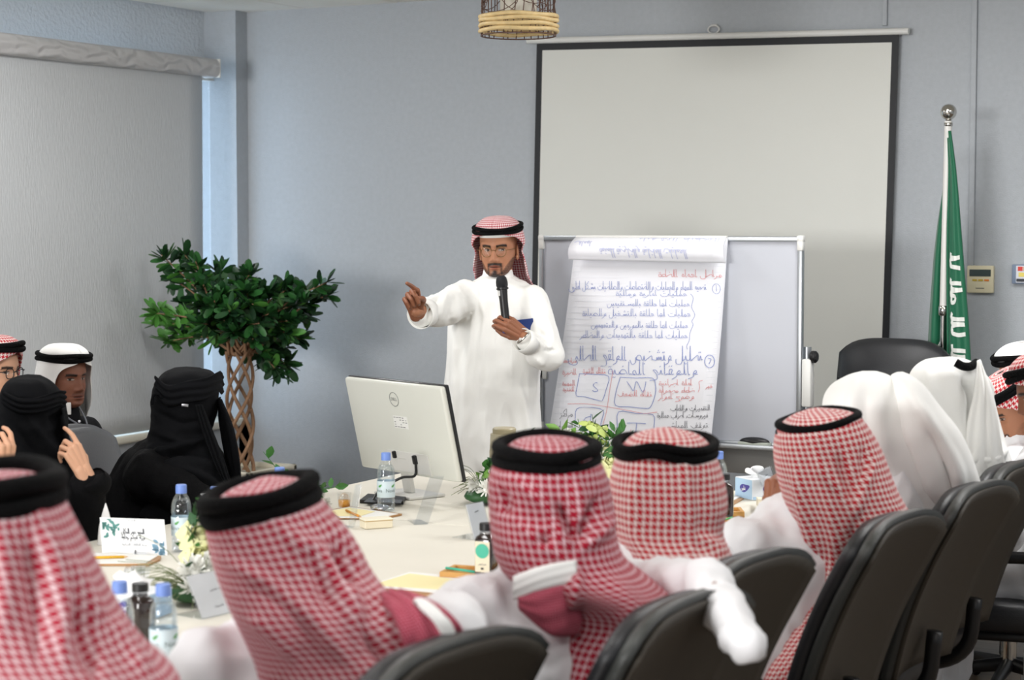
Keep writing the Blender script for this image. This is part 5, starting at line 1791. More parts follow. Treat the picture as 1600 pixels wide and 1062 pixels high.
def face(skin, gaze=(0, 0), beard='none', brow=1.0, age=0.0, na=150, nz=120, wide=1.0):
    """a head in its own axes: x right, y forward, z up, origin between the eyes' level; -> verts, faces, colours"""
    t = np.linspace(-PI, PI, na, endpoint=False)
    t = t - 0.45 * np.sin(t)
    z = np.linspace(-.118, .118, nz)
    wv, fv, bv = (np.interp(z, _Z, q) for q in (_W, _F, _B))
    k = np.ones(5) / 5
    wv, fv, bv = (np.convolve(np.pad(q, 2, mode='edge'), k, 'valid') for q in (wv, fv, bv))
    A, Zg = np.meshgrid(t, z)
    X = wide * wv[:, None] * np.sign(np.sin(A)) * np.abs(np.sin(A)) ** .88
    cy, hy = (fv + bv) / 2, (fv - bv) / 2
    Y = cy[:, None] + hy[:, None] * np.sign(np.cos(A)) * np.abs(np.cos(A)) ** .95
    x, zz = X.ravel(), Zg.ravel()
    y = Y.ravel().copy()
    fr = (y > 0.01).astype(float)
    S = lambda x0, z0, sx, sz: gs(x, zz, x0, z0, sx, sz) + gs(x, zz, -x0, z0, sx, sz)
    G = lambda z0, sx, sz: gs(x, zz, 0, z0, sx, sz)
    d = (.010 * G(-.002, .010, .02) + .015 * G(-.026, .0115, .016) + .015 * G(-.040, .0135, .010) + .008 * S(.0145, -.0445, .007, .007)
         - .012 * S(.031, .000, .018, .0105) + .0075 * S(.031, -.0005, .0125, .0065) + .005 * S(.028, .0185, .022, .0065) + .002 * G(.03, .02, .02)
         + .0065 * G(-.0655, .021, .0048) + .0065 * G(-.0775, .017, .0055) - .0055 * G(-.0712, .024, .0022) - .003 * G(-.088, .02, .005) + .006 * G(-.103, .018, .010)
         + .004 * S(.045, -.03, .016, .02) - .003 * S(.044, -.062, .014, .018) - .002 * S(.022, -.058, .006, .012))
    y += d * fr
    col = np.tile(np.array(lin(skin)), (len(x), 1))

    def paint(mask, c, amt=1.0):
        m = np.clip(mask, 0, 1)[:, None] * amt
        col[:] = col * (1 - m) + np.array(lin(c)) * m
    fm = (y > .02)
    dark = (30, 22, 20)
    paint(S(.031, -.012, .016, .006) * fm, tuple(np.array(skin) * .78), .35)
    paint(np.clip((gs(x, zz, 0, -.0665, .024, .0045) + gs(x, zz, 0, -.077, .019, .005)) * 1.4 * fm, 0, 1), tuple(np.array(skin) * np.array((.78, .60, .60))), .9)
    paint((np.abs(zz + .0712) < .0012) * (np.abs(x) < .023) * fm, (60, 34, 30), .9)
    bz = .0150 + .15 * np.clip(np.abs(x) - .012, 0, .026) - .16 * np.clip(np.abs(x) - .038, 0, .02)
    paint((np.exp(-((zz - bz) / .0046) ** 2) * (np.abs(x) > .012) * (np.abs(x) < .052)) * brow * fm * 1.8, dark, .96)
    for s in (-1, 1):
        ex = (x - s * .031) / .0135
        ez = (zz + .0005) / (.0044 * np.sqrt(np.clip(1 - ex ** 2 * .9, .02, 1)))
        eye = (np.abs(ex) < 1) * (np.abs(ez) < 1) * fm
        paint(eye, (168, 152, 140), .9)
        ir = np.hypot(x - s * .031 - gaze[0] * .006, zz + .0 - gaze[1] * .004) < .0056
        paint(ir * eye, (38, 24, 18), 1)
        lid = (np.abs(ex) < 1.08) * (ez > .75) * (ez < 1.7) * fm
        paint(lid, (34, 22, 20), .8)
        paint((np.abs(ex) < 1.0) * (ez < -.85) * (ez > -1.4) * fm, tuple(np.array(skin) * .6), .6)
    if beard != 'none':
        nz_ = np.array([noise.noise(Vector((a * 260, b * 260, c * 260))) for a, b, c in zip(x, y, zz)])
        mous = np.exp(-((zz + .0575 + np.abs(x) * .12) / .0048) ** 2) * (np.abs(x) < .029)
        side = np.exp(-((np.abs(x) - .0275) / .0055) ** 2) * (zz < -.056) * (zz > -.1)
        goat = (gs(x, zz, 0, -.108, .026, .014) * 1.4) + gs(x, zz, 0, -.090, .009, .007)
        jaw = np.clip((-zz - .100 + (np.abs(x) - .020) * 1.45) / .010, 0, 1) * (y > -.025) * (zz < -.035) * (np.abs(x) > .026)
        ub = np.clip(((-zz - .02)) / .02, 0, 1) * np.exp(-((y - .005) / .022) ** 2) * (np.abs(x) > .05)
        if beard == 'full':
            paint((mous * 1.8 + goat * 1.2 + side * .9) * (.9 + .3 * nz_), dark, .97)
            paint((np.clip(jaw * 1.2 + ub * .9, 0, 1) * .95) * (.85 + .5 * nz_), dark, .88)
            b_ = np.clip(goat + jaw * .6, 0, 1) * fr
            y += .004 * b_
        elif beard == 'stubble':
            paint((mous + goat * .7) * (.8 + .4 * nz_), dark, .55)
            paint(np.clip(jaw * .7 + ub * .4, 0, 1) * (.7 + .5 * nz_), dark, .35)
        else:
            paint((mous * 1.3 + gs(x, zz, 0, -.104, .016, .012)) * (.85 + .3 * nz_), dark, .85)
            paint(np.clip(jaw * .7, 0, 1) * (.7 + .5 * nz_), dark, .45)
    v = np.stack([x, y, zz], 1)
    f = []
    for i in range(nz - 1):
        for j in range(na):
            a, b = i * na + j, i * na + (j + 1) % na
            # azimuth runs clockwise seen from above with x=sin, y=cos
            f.append((a, a + na, b + na, b))
    f.append(tuple(range(na)))
    f.append(tuple((nz - 1) * na + j for j in range(na))[::-1])
    cols = [col]
    vs = [v]
    n = len(v)
    for s in (-1, 1):
        e = join(ell((s * .0765 * wide, -.012, -.014), (.007, .018, .031), rotz(s * -.35), 16, 12), ell((s * .078 * wide, -.006, -.038), (.007, .010, .012), None, 10, 8))
        vs.append(e[0])
        f += [tuple(i + n for i in q) for q in e[1]]
        n += len(e[0])
        cols.append(np.tile(np.array(lin(tuple(np.array(skin) * .97))), (len(e[0]), 1)))
    return np.vstack(vs), f, np.vstack(cols)


def headR(fwd, up=UZ, roll=0.0):
    f = nrm(fwd)
    r = nrm(np.cross(f, up))
    u = np.cross(r, f)
    if roll:
        r, u = r * math.cos(roll) + u * math.sin(roll), u * math.cos(roll) - r * math.sin(roll)
    return np.stack([r, f, u], 1)


# ------------------------------------------------------------------ hands
def hand(w_, yax, zax, side=1, curls=((20, 30, 20),) * 4, thumb=((.6, .7, -.4), (.3, .9, -.35)), spread=(4, 1, -2, -6), s=1.0, voxel=.0022):
    """wrist w_, yax along the palm, zax out of the back of the hand; side +1 thumb towards +x"""
    y = nrm(yax)
    z = nrm(np.asarray(zax, float) - y * (np.asarray(zax, float) @ y))
    x = np.cross(y, z)
    R = np.stack([x, y, z], 1)
    sh = [caps((side * .010, -.03, 0), (side * .012, .012, 0), .022, .020), caps((-side * .010, -.03, 0), (-side * .012, .012, 0), .022, .020)]
    kn = [(.029, .090, 0), (.010, .094, .003), (-.010, .090, .002), (-.028, .080, -.003)]
    ln = [(.044, .026, .021), (.049, .030, .022), (.045, .028, .021), (.035, .021, .019)]
    rr = [.0095, .0098, .0092, .0080]
    for i in range(4):
        k = V(side * kn[i][0], kn[i][1], kn[i][2])
        sh.append(caps((side * kn[i][0] * .55, .004, 0), k, .0155, rr[i] + .002))
        p, a = k, 0.0
        sp = rad(spread[i]) * side
        for j in range(3):
            a += rad(curls[i][j])
            d = V(math.sin(sp) * math.cos(a), math.cos(sp) * math.cos(a), -math.sin(a))
            q = p + d * ln[i][j]
            r0 = rr[i] * (1 - .10 * j)
            sh.append(caps(p, q, r0, r0 * .9, 12))
            p = q
    sh.append(ell((0, .048, -.004), (.034, .046, .013)))
    b0 = V(side * .016, .014, -.006)
    b1 = V(side * .036, .046, -.014)
    sh.append(caps(b0, b1, .0165, .0135))
    p = b1
    for j, (d, L, r0) in enumerate(zip(thumb, (.034, .028), (.0115, .0102))):
        d = nrm(V(side * d[0], d[1], d[2]))
        q = p + d * L
        sh.append(caps(p, q, r0, r0 * .9, 12))
        p = q
    v, f = vox(sh, voxel, 2)
    return xf((v, f), R, w_, s)


# ------------------------------------------------------------------ cloths
def fix_out(shape):
    v = np.asarray(shape[0])
    n = vnorm(shape)
    if (n * (v - v.mean(0))).sum() < 0:
        return v, [q[::-1] for q in shape[1]]
    return v, shape[1]


def ring_cloth(rings, n=112, sub=9, folds=(), wave=(0.0, 0), seed=0, expo=2.2, th0=-90, fold_k=1.7):
    """cloth draped over head and shoulders: a stack of rings, each (xl, yl, xr, yr, depth, half_depth[, tilt]) -> shape, uv"""
    ctl = []
    for q in rings:
        L, R = P(q[0], q[1], q[4]), P(q[2], q[3], q[4])
        ctl.append(np.concatenate([(L + R) / 2, (R - L) / 2, FH * q[5] + UZ * (q[6] if len(q) > 6 else 0.0)]))
    ctl = crom(ctl, sub)
    t = rad(th0) + np.linspace(0, 2 * PI, n, endpoint=False) + PI       # seam on the far side
    out = []
    m = len(ctl)
    for i, c in enumerate(ctl):
        ca, sa = np.cos(t), np.sin(t)
        e = 2 / expo
        ca, sa = np.sign(ca) * np.abs(ca) ** e, np.sign(sa) * np.abs(sa) ** e
        g = 1 + wave[0] * (i / m) ** 1.5 * (np.sin(t * wave[1] + seed) + .5 * np.sin(t * wave[1] * 1.7 + seed * 2 + i * .03)) if wave[0] else 1
        out.append(c[:3] + np.outer(ca * g, c[3:6]) + np.outer(sa * g, c[6:9]))
    top = ctl[0][:3] + UZ * 0.004
    v, f = ringstack(out, False, False)
    # uv by arc length from the middle of the near side
    U = np.zeros((m, n))
    Vv = np.zeros((m, n))
    half = n // 2
    for i in range(m):
        seg = np.linalg.norm(np.diff(out[i], axis=0), axis=1)
        U[i, 1:] = np.cumsum(seg)
        U[i] -= U[i, half]
        if i:
            Vv[i] = Vv[i - 1] - np.linalg.norm(out[i] - out[i - 1], axis=1).mean()
    uv = np.stack([U.ravel(), Vv.ravel()], 1)
    cap = len(v)
    v = np.vstack([v, top])
    uv = np.vstack([uv, [[0, .03]]])
    f += [(cap, (j + 1) % n, j) for j in range(n)]
    # per-corner uv so that the seam does not smear
    shape = fix_out((v, f))
    if folds:
        shape = px_folds(shape, [(a, b, c * fold_k) for a, b, c in folds])
    luv = []
    for q in shape[1]:
        us = [uv[i] for i in q]
        if max(a[0] for a in us) - min(a[0] for a in us) > .25:
            us = [np.array((us[0][0], a[1])) for a in us]
        luv += [(float(a[0]), float(a[1])) for a in us]
    return shape, luv


def agal(c, a, b, r, coils=2, dip=None, seed=0, off=None):
    """head cord: padded coils around centre c, half axes a and b"""
    nn_ = nrm(np.cross(a, b))
    if nn_[2] < 0:
        nn_ = -nn_
    sh = []
    for k in range(coils):
        pts = []
        for t in np.linspace(0, 2 * PI, 56, endpoint=False):
            w = .0025 * math.sin(3 * t + seed + k * 2)
            g = 1 + .012 * math.sin(5 * t + k)
            p = c + a * math.cos(t) * g + b * math.sin(t) * g + nn_ * (k * r * 1.7 + w)
            if dip:
                p = p + nn_ * dip[0] * math.exp(-(((t - dip[1] + PI) % (2 * PI) - PI) / dip[2]) ** 2) * (1 if k == 0 else .6)
            pts.append(p)
        sh.append(tube(pts, r, 10, closed=True))
    return join(*sh)


def agal_px(xl, yl, xr, yr, d, hd, tilt, r, **k):
    L, R = P(xl, yl, d), P(xr, yr, d)
    return agal((L + R) / 2, (R - L) / 2, FH * hd + UZ * tilt, r, **k)


def flap(pts, width, mt, parent, name='headcloth_tail', th_=.004, uvs=1.0, bulge=.01, wv=.004):
    """strip of cloth along 3-D points; width vectors given per point"""
    c = crom(pts, 8)
    w_ = crom(width, 8)
    nu = 15
    v, uv = [], []
    L = 0
    for i in range(len(c)):
        if i:
            L += np.linalg.norm(c[i] - c[i - 1])
        n_ = nrm(np.cross(w_[i], np.gradient(c, axis=0)[i]))
        if n_ @ (EYE - c[i]) < 0:
            n_ = -n_
        for j in range(nu):
            s = j / (nu - 1) * 2 - 1
            v.append(c[i] + w_[i] * s + n_ * (bulge * (1 - s * s) + wv * math.sin(s * 9 + i * .2)))
            uv.append((s * np.linalg.norm(w_[i]) * uvs, L * uvs))
    f = [(i * nu + j, i * nu + j + 1, (i + 1) * nu + j + 1, (i + 1) * nu + j) for i in range(len(c) - 1) for j in range(nu - 1)]
    return mk(name, (np.array(v), f), mt, parent, uv=np.array(uv), solid=th_)


# ------------------------------------------------------------------ seated figure under a robe
def figure(name_label, cat_group, chair, heading, head, hv=None, arms=None, robe=mthobe, skin=SK_P, head_shape=None, hands=(), sh_w=.19, seat_z=.52, thick=1.0, seed=0, fwd_knee=.44, robe_name='robe', wr=.014, chest_shift=(0, 0, 0), face_tint=None, slv=.86, ar_=1.0):
    """chair: seat centre; heading: unit vector the knees point to; head: centre of the head; arms: {'L'|'R': (elbow, wrist)}"""
    hip = V(chair[0], chair[1], seat_z + .06) - np.asarray(heading) * .06
    head = np.asarray(head, float)
    hv = nrm(heading if hv is None else hv)
    up = nrm(head - hip)
    neck = head - V(0, 0, .10) - hv * .015
    chest = hip + (neck - hip) * .70 + np.asarray(chest_shift, float)
    rt = nrm(np.cross(heading, UZ))
    base = V(chair[0], chair[1], 0)
    p = thing('person', name_label, 'person', base, cat_group)
    S = {'R': chest + rt * sh_w + up * .01, 'L': chest - rt * sh_w + up * .01}
    ct = hip + (neck - hip) * .56 + np.asarray(chest_shift, float) * .8
    default = {s: (S[s] - UZ * .26 + np.asarray(heading) * .12 + (rt if s == 'R' else -rt) * .05, S[s] - UZ * .33 + np.asarray(heading) * .34) for s in 'LR'}
    ar = dict(default, **(arms or {}))
    K = {s: hip + np.asarray(heading) * fwd_knee + (rt if s == 'R' else -rt) * .13 - UZ * .02 for s in 'LR'}
    A = {s: V(K[s][0], K[s][1], .09) + np.asarray(heading) * .02 for s in 'LR'}
    # body: one skin
    body = [caps(hip, ct, .125, .120), caps(ct, neck, .09, .05), caps(S['L'], S['R'], .055, .055), caps(neck, head, .055, .05)]
    for s in 'LR':
        e, w_ = ar[s]
        body += [caps(S[s], e, .05, .038), caps(e, w_, .038, .024), caps(hip + (K[s] - hip) * .1, K[s], .08, .058), caps(K[s], A[s], .055, .035), caps(A[s], A[s] + np.asarray(heading) * .14 - UZ * .045, .035, .028)]
    if head_shape is None:
        body.append(ell(head - V(0, 0, .022), (.072, .086, .092), headR(hv)))
    v, f = vox(body, .014, 4)
    cols = np.tile(np.array(lin(skin)), (len(v), 1))
    parts = [(v, f)]
    if head_shape is not None:
        parts.append((head_shape[0], head_shape[1]))
        cols = np.vstack([cols, head_shape[2]])
    for h in hands:
        parts.append(h)
        cols = np.vstack([cols, np.tile(np.array(lin(skin)), (len(h[0]), 1))])
    mk('body', join(*parts), mskin, p, tint=cols)
    # robe
    T_ = thick
    rb = [caps(hip + UZ * .02, ct, .175 * T_, .160 * T_), caps(S['L'] - UZ * .01, S['R'] - UZ * .01, .078 * T_, .078 * T_), caps(chest, neck - up * .015, .125, .068)]
    for s in 'LR':
        e, w_ = ar[s]
        q = e + (w_ - e) * slv
        rb += [caps(S[s], e, .074 * T_ * ar_, .056 * ar_), caps(e, q, .056 * ar_, .045 * ar_), caps(hip, K[s], .125, .095), caps(K[s], A[s] + UZ * .06, .095, .085)]
    rb.append(caps((K['L'] + K['R']) / 2, (A['L'] + A['R']) / 2 + UZ * .07, .09, .085))
    rs = vox(rb, .012, 6)
    rs = wrinkle(wrinkle(rs, wr, (9, 9, 4.5), seed), wr * .6, (20, 20, 11), seed + 5)
    mk(robe_name, rs, robe, p)
    return p


HX = V(-1, 0, 0)                      # along the near row everyone sits facing the table
GW = 'men in headcloths along the near side of the table'


def dz(px, py, d):
    return P(px, py, d)


# ---- the man with the cloth thrown over his right shoulder
D1 = 3.72
hd = P(852, 762, D1)
p1 = figure('person in crimson chequered headcloth with its tail over one shoulder, arm hooked over the chair', GW, tuple(SEATS[1][:2]), nrm(V(-1, .45, 0)), hd, nrm(V(-.6, .8, 0)),
            {'R': (P(1106, 912, 3.64), P(1150, 982, 3.40)), 'L': (P(770, 985, 3.85), P(725, 1000, 4.15))}, seed=3, chest_shift=RT * .03 + FH * .10, sh_w=.205, slv=1.30, ar_=.80,
            hands=(hand(P(722, 1000, 4.16), nrm(V(-1, .3, -.1)), UZ, -1),), skin=SK_D)
rg = [(834, 684, 872, 684, D1, .03), (803, 692, 912, 692, D1, .095), (778, 716, 934, 716, D1, .128), (765, 745, 948, 745, D1, .135), (765, 790, 958, 790, D1, .14), (769, 835, 962, 835, D1 - .02, .14),
      (777, 872, 976, 872, D1 - .02, .145), (800, 902, 1012, 902, D1 - .03, .15), (872, 935, 1052, 935, D1 - .04, .13), (893, 968, 1058, 968, D1 - .06, .09), (886, 1010, 1026, 1010, D1 - .07, .08), (876, 1062, 1002, 1062, D1 - .08, .075), (868, 1115, 985, 1115, D1 - .09, .07)]
fo = [([(800, 745), (835, 770), (862, 800), (880, 838), (903, 862)], 13, .012), ([(895, 745), (905, 790), (903, 830)], 12, .008), ([(780, 752), (790, 790), (783, 760)], 10, -.014), ([(868, 780), (885, 820), (898, 850)], 9, -.016), ([(935, 775), (918, 810), (905, 850)], 9, -.014),
      ([(905, 858), (935, 835), (968, 800)], 10, .010), ([(800, 810), (850, 850), (900, 885)], 10, .006), ([(905, 870), (898, 930), (888, 1010), (878, 1062)], 10, .010), ([(940, 900), (985, 950), (960, 1010)], 18, .006), ([(842, 836), (858, 850)], 9, -.016)]
shp, uv = ring_cloth(rg, folds=fo, n=150, sub=12)
mk('headcloth', shp, mred1, p1, uv=uv, solid=.004)
mk('head_cord', agal_px(777, 716, 931, 716, D1, .127, .007, .0135, seed=1), mcordm, p1)
flap([P(905, 940, D1 - .14), P(875, 948, D1 - .17), P(846, 952, D1 - .18), P(812, 938, D1 - .17)], [V(0, 0, .062), V(0, 0, .055), V(0, 0, .042) - RT * .01, V(0, 0, .016)], mredf, p1, wv=.0015)
flap([P(900, 893, D1 - .17), P(850, 902, D1 - .185), P(802, 918, D1 - .175)], [V(0, 0, .022)] * 3, mghut, p1, name='headcloth_border', wv=.0008, bulge=.004)

# ---- the man beyond him, head cord with a raised loop
D2 = 4.13
hd = P(1043, 742, D2)
p2 = figure('person in red houndstooth headcloth whose head cord has a raised loop, between two others', GW, tuple(SEATS[2][:2]), nrm(V(-1, .4, 0)), hd, nrm(V(-.5, .8, 0)), None, seed=7,
            hands=(), skin=SK_D)
rg = [(1022, 671, 1060, 671, D2, .03), (990, 682, 1094, 682, D2, .095), (968, 705, 1112, 702, D2, .122), (956, 740, 1127, 738, D2, .135), (951, 785, 1135, 785, D2, .14), (958, 828, 1128, 828, D2, .14), (975, 862, 1138, 858, D2 - .03, .145), (985, 900, 1152, 893, D2 - .06, .15), (1000, 945, 1160, 940, D2 - .08, .14), (1010, 990, 1150, 990, D2 - .1, .12)]
fo = [([(1065, 700), (1072, 760), (1078, 830), (1080, 880)], 12, .006), ([(1085, 720), (1095, 800), (1090, 860)], 14, -.006), ([(1080, 838), (1110, 850), (1140, 870)], 9, .007), ([(1005, 720), (990, 800), (1010, 880)], 14, .006)]
shp, uv = ring_cloth(rg, folds=fo, n=130, sub=10)
mk('headcloth', shp, mred2, p2, uv=uv, solid=.004)
mk('head_cord', agal_px(963, 708, 1116, 705, D2, .128, .008, .011, dip=(.022, -1.9, .5), seed=4), mcordm, p2)

# ---- the man with his hand by his face
D3 = 4.66
hd = P(1285, 708, D3)
fistw = P(1209, 812, D3 + .16)
p3 = figure('person in red and white headcloth with a neat double cord, fist raised beside his face', GW, tuple(SEATS[3][:2]), nrm(V(-1, .35, 0)), hd, nrm(V(-.7, .7, 0)),
            {'L': (P(1186, 905, D3 + .20), fistw)}, seed=11, chest_shift=FH * .10, sh_w=.185, skin=(150, 96, 70), slv=.72,
            hands=(hand(fistw, nrm(UZ + RT * .12), nrm(-FH * .7 - RT * .6), -1, ((70, 80, 50), (75, 85, 50), (75, 85, 50), (70, 85, 50)), ((-.2, .9, -.5), (-.5, .7, -.5))),))
rg = [(1262, 641, 1292, 639, D3, .03), (1234, 655, 1328, 644, D3, .10), (1215, 676, 1347, 656, D3, .125), (1211, 715, 1374, 700, D3, .135), (1223, 770, 1398, 762, D3, .145), (1242, 828, 1424, 812, D3 + .01, .15), (1254, 880, 1428, 850, D3 + .02, .13), (1248, 935, 1400, 900, D3 - .03, .11), (1224, 990, 1345, 960, D3 - .12, .09), (1196, 1045, 1300, 1012, D3 - .18, .08), (1185, 1085, 1270, 1060, D3 - .2, .07)]
fo = [([(1268, 690), (1290, 740), (1318, 775), (1330, 820)], 8, .010), ([(1366, 720), (1345, 770), (1332, 815)], 8, .012), ([(1310, 700), (1322, 750), (1330, 790)], 9, -.014), ([(1350, 690), (1350, 740), (1338, 790)], 9, -.010), ([(1330, 815), (1330, 860), (1318, 900)], 8, -.012), ([(1240, 700), (1252, 780), (1268, 860), (1262, 940)], 10, .008), ([(1345, 820), (1390, 815), (1422, 818)], 10, .006), ([(1290, 760), (1305, 850), (1290, 930)], 10, .005)]
shp, uv = ring_cloth(rg, folds=fo, n=140, sub=11)
mk('headcloth', shp, mred2, p3, uv=uv, solid=.004)
mk('head_cord', agal_px(1219, 677, 1341, 656, D3, .118, .006, .0105, seed=2), mcordm, p3)

# ---- the man turned to the side, tilted cord
D4 = 3.37
hd = P(430, 838, D4)
p4_ = figure('person in rose chequered headcloth with tilted thick cord, leaning over the table', GW, tuple(SEATS[0][:2]), nrm(V(-1, .5, 0)), hd, nrm(V(-.4, .9, 0)),
             {'R': (P(715, 985, 3.25), P(690, 960, 3.55)), 'L': (P(408, 1062, 3.42), P(385, 1085, 3.6))}, seed=17, sh_w=.17, chest_shift=RT * .04 + FH * .06, skin=SK_D,
             hands=(hand(P(688, 962, 3.56), nrm(V(-1, .6, .1)), UZ, 1), hand(P(383, 1086, 3.61), nrm(V(-1, .6, .0)), UZ, -1)))
rg = [(400, 750, 436, 747, D4, .03), (352, 772, 470, 754, D4, .095), (325, 803, 491, 772, D4, .125), (327, 836, 520, 806, D4, .135), (339, 885, 562, 868, D4 - .02, .14), (362, 945, 606, 930, D4 - .05, .145), (390, 1005, 690, 985, D4 - .05, .15), (404, 1050, 732, 1030, D4 - .07, .14), (410, 1110, 742, 1090, D4 - .08, .13)]
fo = [([(430, 820), (490, 870), (540, 930), (565, 1010)], 16, .014), ([(500, 800), (545, 850), (560, 900)], 14, .012), ([(520, 850), (540, 890), (540, 920)], 13, -.03), ([(470, 850), (500, 900), (520, 960)], 14, -.012), ([(350, 870), (420, 920), (500, 985), (560, 1050)], 15, .010), ([(380, 900), (450, 950), (520, 1020)], 13, -.010), ([(575, 900), (605, 960), (640, 1010)], 15, .010), ([(380, 960), (430, 990), (470, 1040)], 13, .007), ([(560, 980), (600, 1030), (640, 1050)], 14, -.016)]
shp, uv = ring_cloth(rg, folds=fo, n=150, sub=12)
mk('headcloth', shp, mred3, p4_, uv=uv, solid=.004)
mk('head_cord', agal_px(324, 806, 491, 774, D4, .125, .004, .0155, coils=2, seed=6), mcordm, p4_)
flap([P(610, 930, D4 - .12), P(645, 950, D4 - .18), P(672, 985, D4 - .20), P(684, 1018, D4 - .17)], [V(0, 0, .006) + RT * .02, V(0, 0, .012) + RT * .034, V(0, 0, .014) + RT * .046, V(0, 0, .01) + RT * .05], mredf, p4_)
flap([P(655, 938, D4 - .195), P(685, 965, D4 - .22), P(708, 1000, D4 - .20)], [RT * .010, RT * .012, RT * .010], mghut, p4_, name='headcloth_border', bulge=.004)

# ---- the nearest man at the left
D5 = 2.88
hd = P(10, 830, D5)
p5_ = figure('person in pale rose headcloth nearest the camera, cut by the lower left photo corner', GW, (-1.88, 2.2), nrm(V(-1, .4, 0)), hd, nrm(V(-.7, .7, 0)), {'R': (P(60, 1090, 2.95), P(0, 1110, 3.1)), 'L': (P(-120, 1090, 2.95), P(-60, 1110, 3.1))}, sh_w=.14, seed=23, hands=(), skin=SK_D)
rg = [(-30, 740, 12, 740, D5, .03), (-80, 752, 55, 750, D5, .10), (-104, 780, 86, 775, D5, .13), (-112, 820, 108, 815, D5, .14), (-110, 880, 142, 880, D5, .145), (-108, 945, 178, 950, D5 - .02, .15), (-104, 1000, 215, 1005, D5 - .05, .16), (-96, 1065, 272, 1062, D5 - .08, .16), (-90, 1140, 290, 1130, D5 - .1, .15)]
fo = [([(60, 800), (80, 880), (95, 960), (100, 1050)], 16, .012), ([(85, 850), (130, 930), (160, 985)], 15, .010), ([(110, 940), (130, 1000), (150, 1062)], 14, -.012), ([(165, 960), (200, 1010), (240, 1062)], 14, .010), ([(0, 820), (10, 920), (0, 1020)], 18, .008), ([(40, 830), (50, 930), (60, 1040)], 14, -.010)]
shp, uv = ring_cloth(rg, folds=fo, n=150, sub=12)
mk('headcloth', shp, mred3, p5_, uv=uv, solid=.004)
mk('head_cord', agal_px(-102, 774, 85, 778, D5, .130, .002, .0165, seed=8), mcordm, p5_)

# ---- two men in white headcloths
D6 = 5.12
hd = P(1400, 665, D6)
p6 = figure('person hunched forward wholly draped in a white headcloth, no cord showing', GW, tuple(SEATS[4][:2]), nrm(V(-1, .3, 0)), hd, nrm(V(-.8, .6, 0)), None, seed=29, hands=(), sh_w=.2)
D6b = D6 + .05
rgL = [(1342, 585, 1370, 584, D6b, .03), (1320, 592, 1390, 591, D6b, .08), (1299, 606, 1412, 612, D6b, .12), (1288, 632, 1430, 640, D6b, .14), (1292, 680, 1462, 690, D6b, .15), (1318, 735, 1490, 745, D6b + .02, .14), (1365, 785, 1505, 795, D6b + .04, .12), (1390, 830, 1500, 830, D6b + .05, .11), (1400, 870, 1490, 870, D6b + .05, .10)]
rgR = [(1402, 584, 1418, 586, D6, .03), (1396, 592, 1436, 602, D6, .09), (1392, 614, 1462, 634, D6, .12), (1392, 650, 1494, 676, D6, .14), (1404, 700, 1518, 728, D6 + .02, .14), (1425, 750, 1532, 772, D6 + .05, .13), (1440, 800, 1530, 812, D6 + .08, .11), (1445, 850, 1515, 860, D6 + .1, .10)]
foL = [([(1345, 588), (1335, 640), (1350, 700), (1400, 770)], 12, .012), ([(1320, 640), (1360, 720), (1420, 790)], 12, -.012), ([(1370, 600), (1372, 660), (1390, 720)], 12, .008)]
foR = [([(1415, 600), (1450, 660), (1490, 730), (1508, 790)], 10, .014), ([(1405, 640), (1440, 720), (1470, 790)], 12, .012), ([(1440, 650), (1475, 720), (1492, 790)], 9, -.014), ([(1400, 660), (1425, 740), (1455, 800)], 9, -.010)]
shp, uv = ring_cloth(rgR, folds=foR, n=120, sub=11, fold_k=1.8)
mk('headcloth', wrinkle(shp, .009, (5, 5, 2.5), 4), mghut, p6, solid=.004)
shp, uv = ring_cloth(rgL, folds=foL, n=120, sub=11, fold_k=1.8)
mk('headcloth_fold', wrinkle(shp, .009, (5, 5, 2.5), 14), mghut, p6, solid=.004)
D7 = 5.60
hd = P(1490, 640, D7)
p7 = figure('person in white headcloth with a bit of black cord peeping out, before the flag', GW, tuple(SEATS[5][:2]), nrm(V(-1, .3, 0)), hd, nrm(V(-.8, .6, 0)), None, seed=31, hands=(), sh_w=.2)
rg = [(1468, 562, 1505, 562, D7, .03), (1442, 568, 1522, 570, D7, .08), (1426, 584, 1537, 586, D7, .12), (1421, 612, 1550, 614, D7, .13), (1436, 660, 1564, 662, D7, .14), (1465, 712, 1580, 715, D7 - .02, .15), (1488, 752, 1585, 748, D7 - .04, .14), (1500, 790, 1565, 778, D7 - .05, .12)]
fo = [([(1525, 568), (1538, 620), (1530, 690), (1518, 740)], 9, .016), ([(1498, 580), (1522, 620), (1515, 680)], 11, -.018), ([(1450, 575), (1462, 640), (1500, 720)], 12, .008), ([(1520, 720), (1555, 718), (1575, 690)], 8, .012), ([(1515, 745), (1545, 752), (1575, 742)], 8, -.010)]
shp, uv = ring_cloth(rg, folds=fo, n=130, sub=10, fold_k=2.4)
mk('headcloth', wrinkle(shp, .010, (5, 5, 2.5), 9), mghut, p7, solid=.004)
flap([P(1529, 566, D7 - .10), P(1536, 610, D7 - .15), P(1536, 665, D7 - .17), P(1540, 715, D7 - .18), P(1552, 752, D7 - .17)], [RT * .006, RT * .022 - FH * .01, RT * .042 - FH * .01, RT * .052, RT * .05], mghut, p7, name='headcloth_edge', bulge=.012)
cp_ = [P(1496, 567, D7 - .145), P(1508, 573, D7 - .15), P(1520, 573, D7 - .135), P(1529, 567, D7 - .11)]
mk('head_cord', tube(crom([q + FH * .022 for q in cp_], 6), .0125, 10), mcordm, p7)


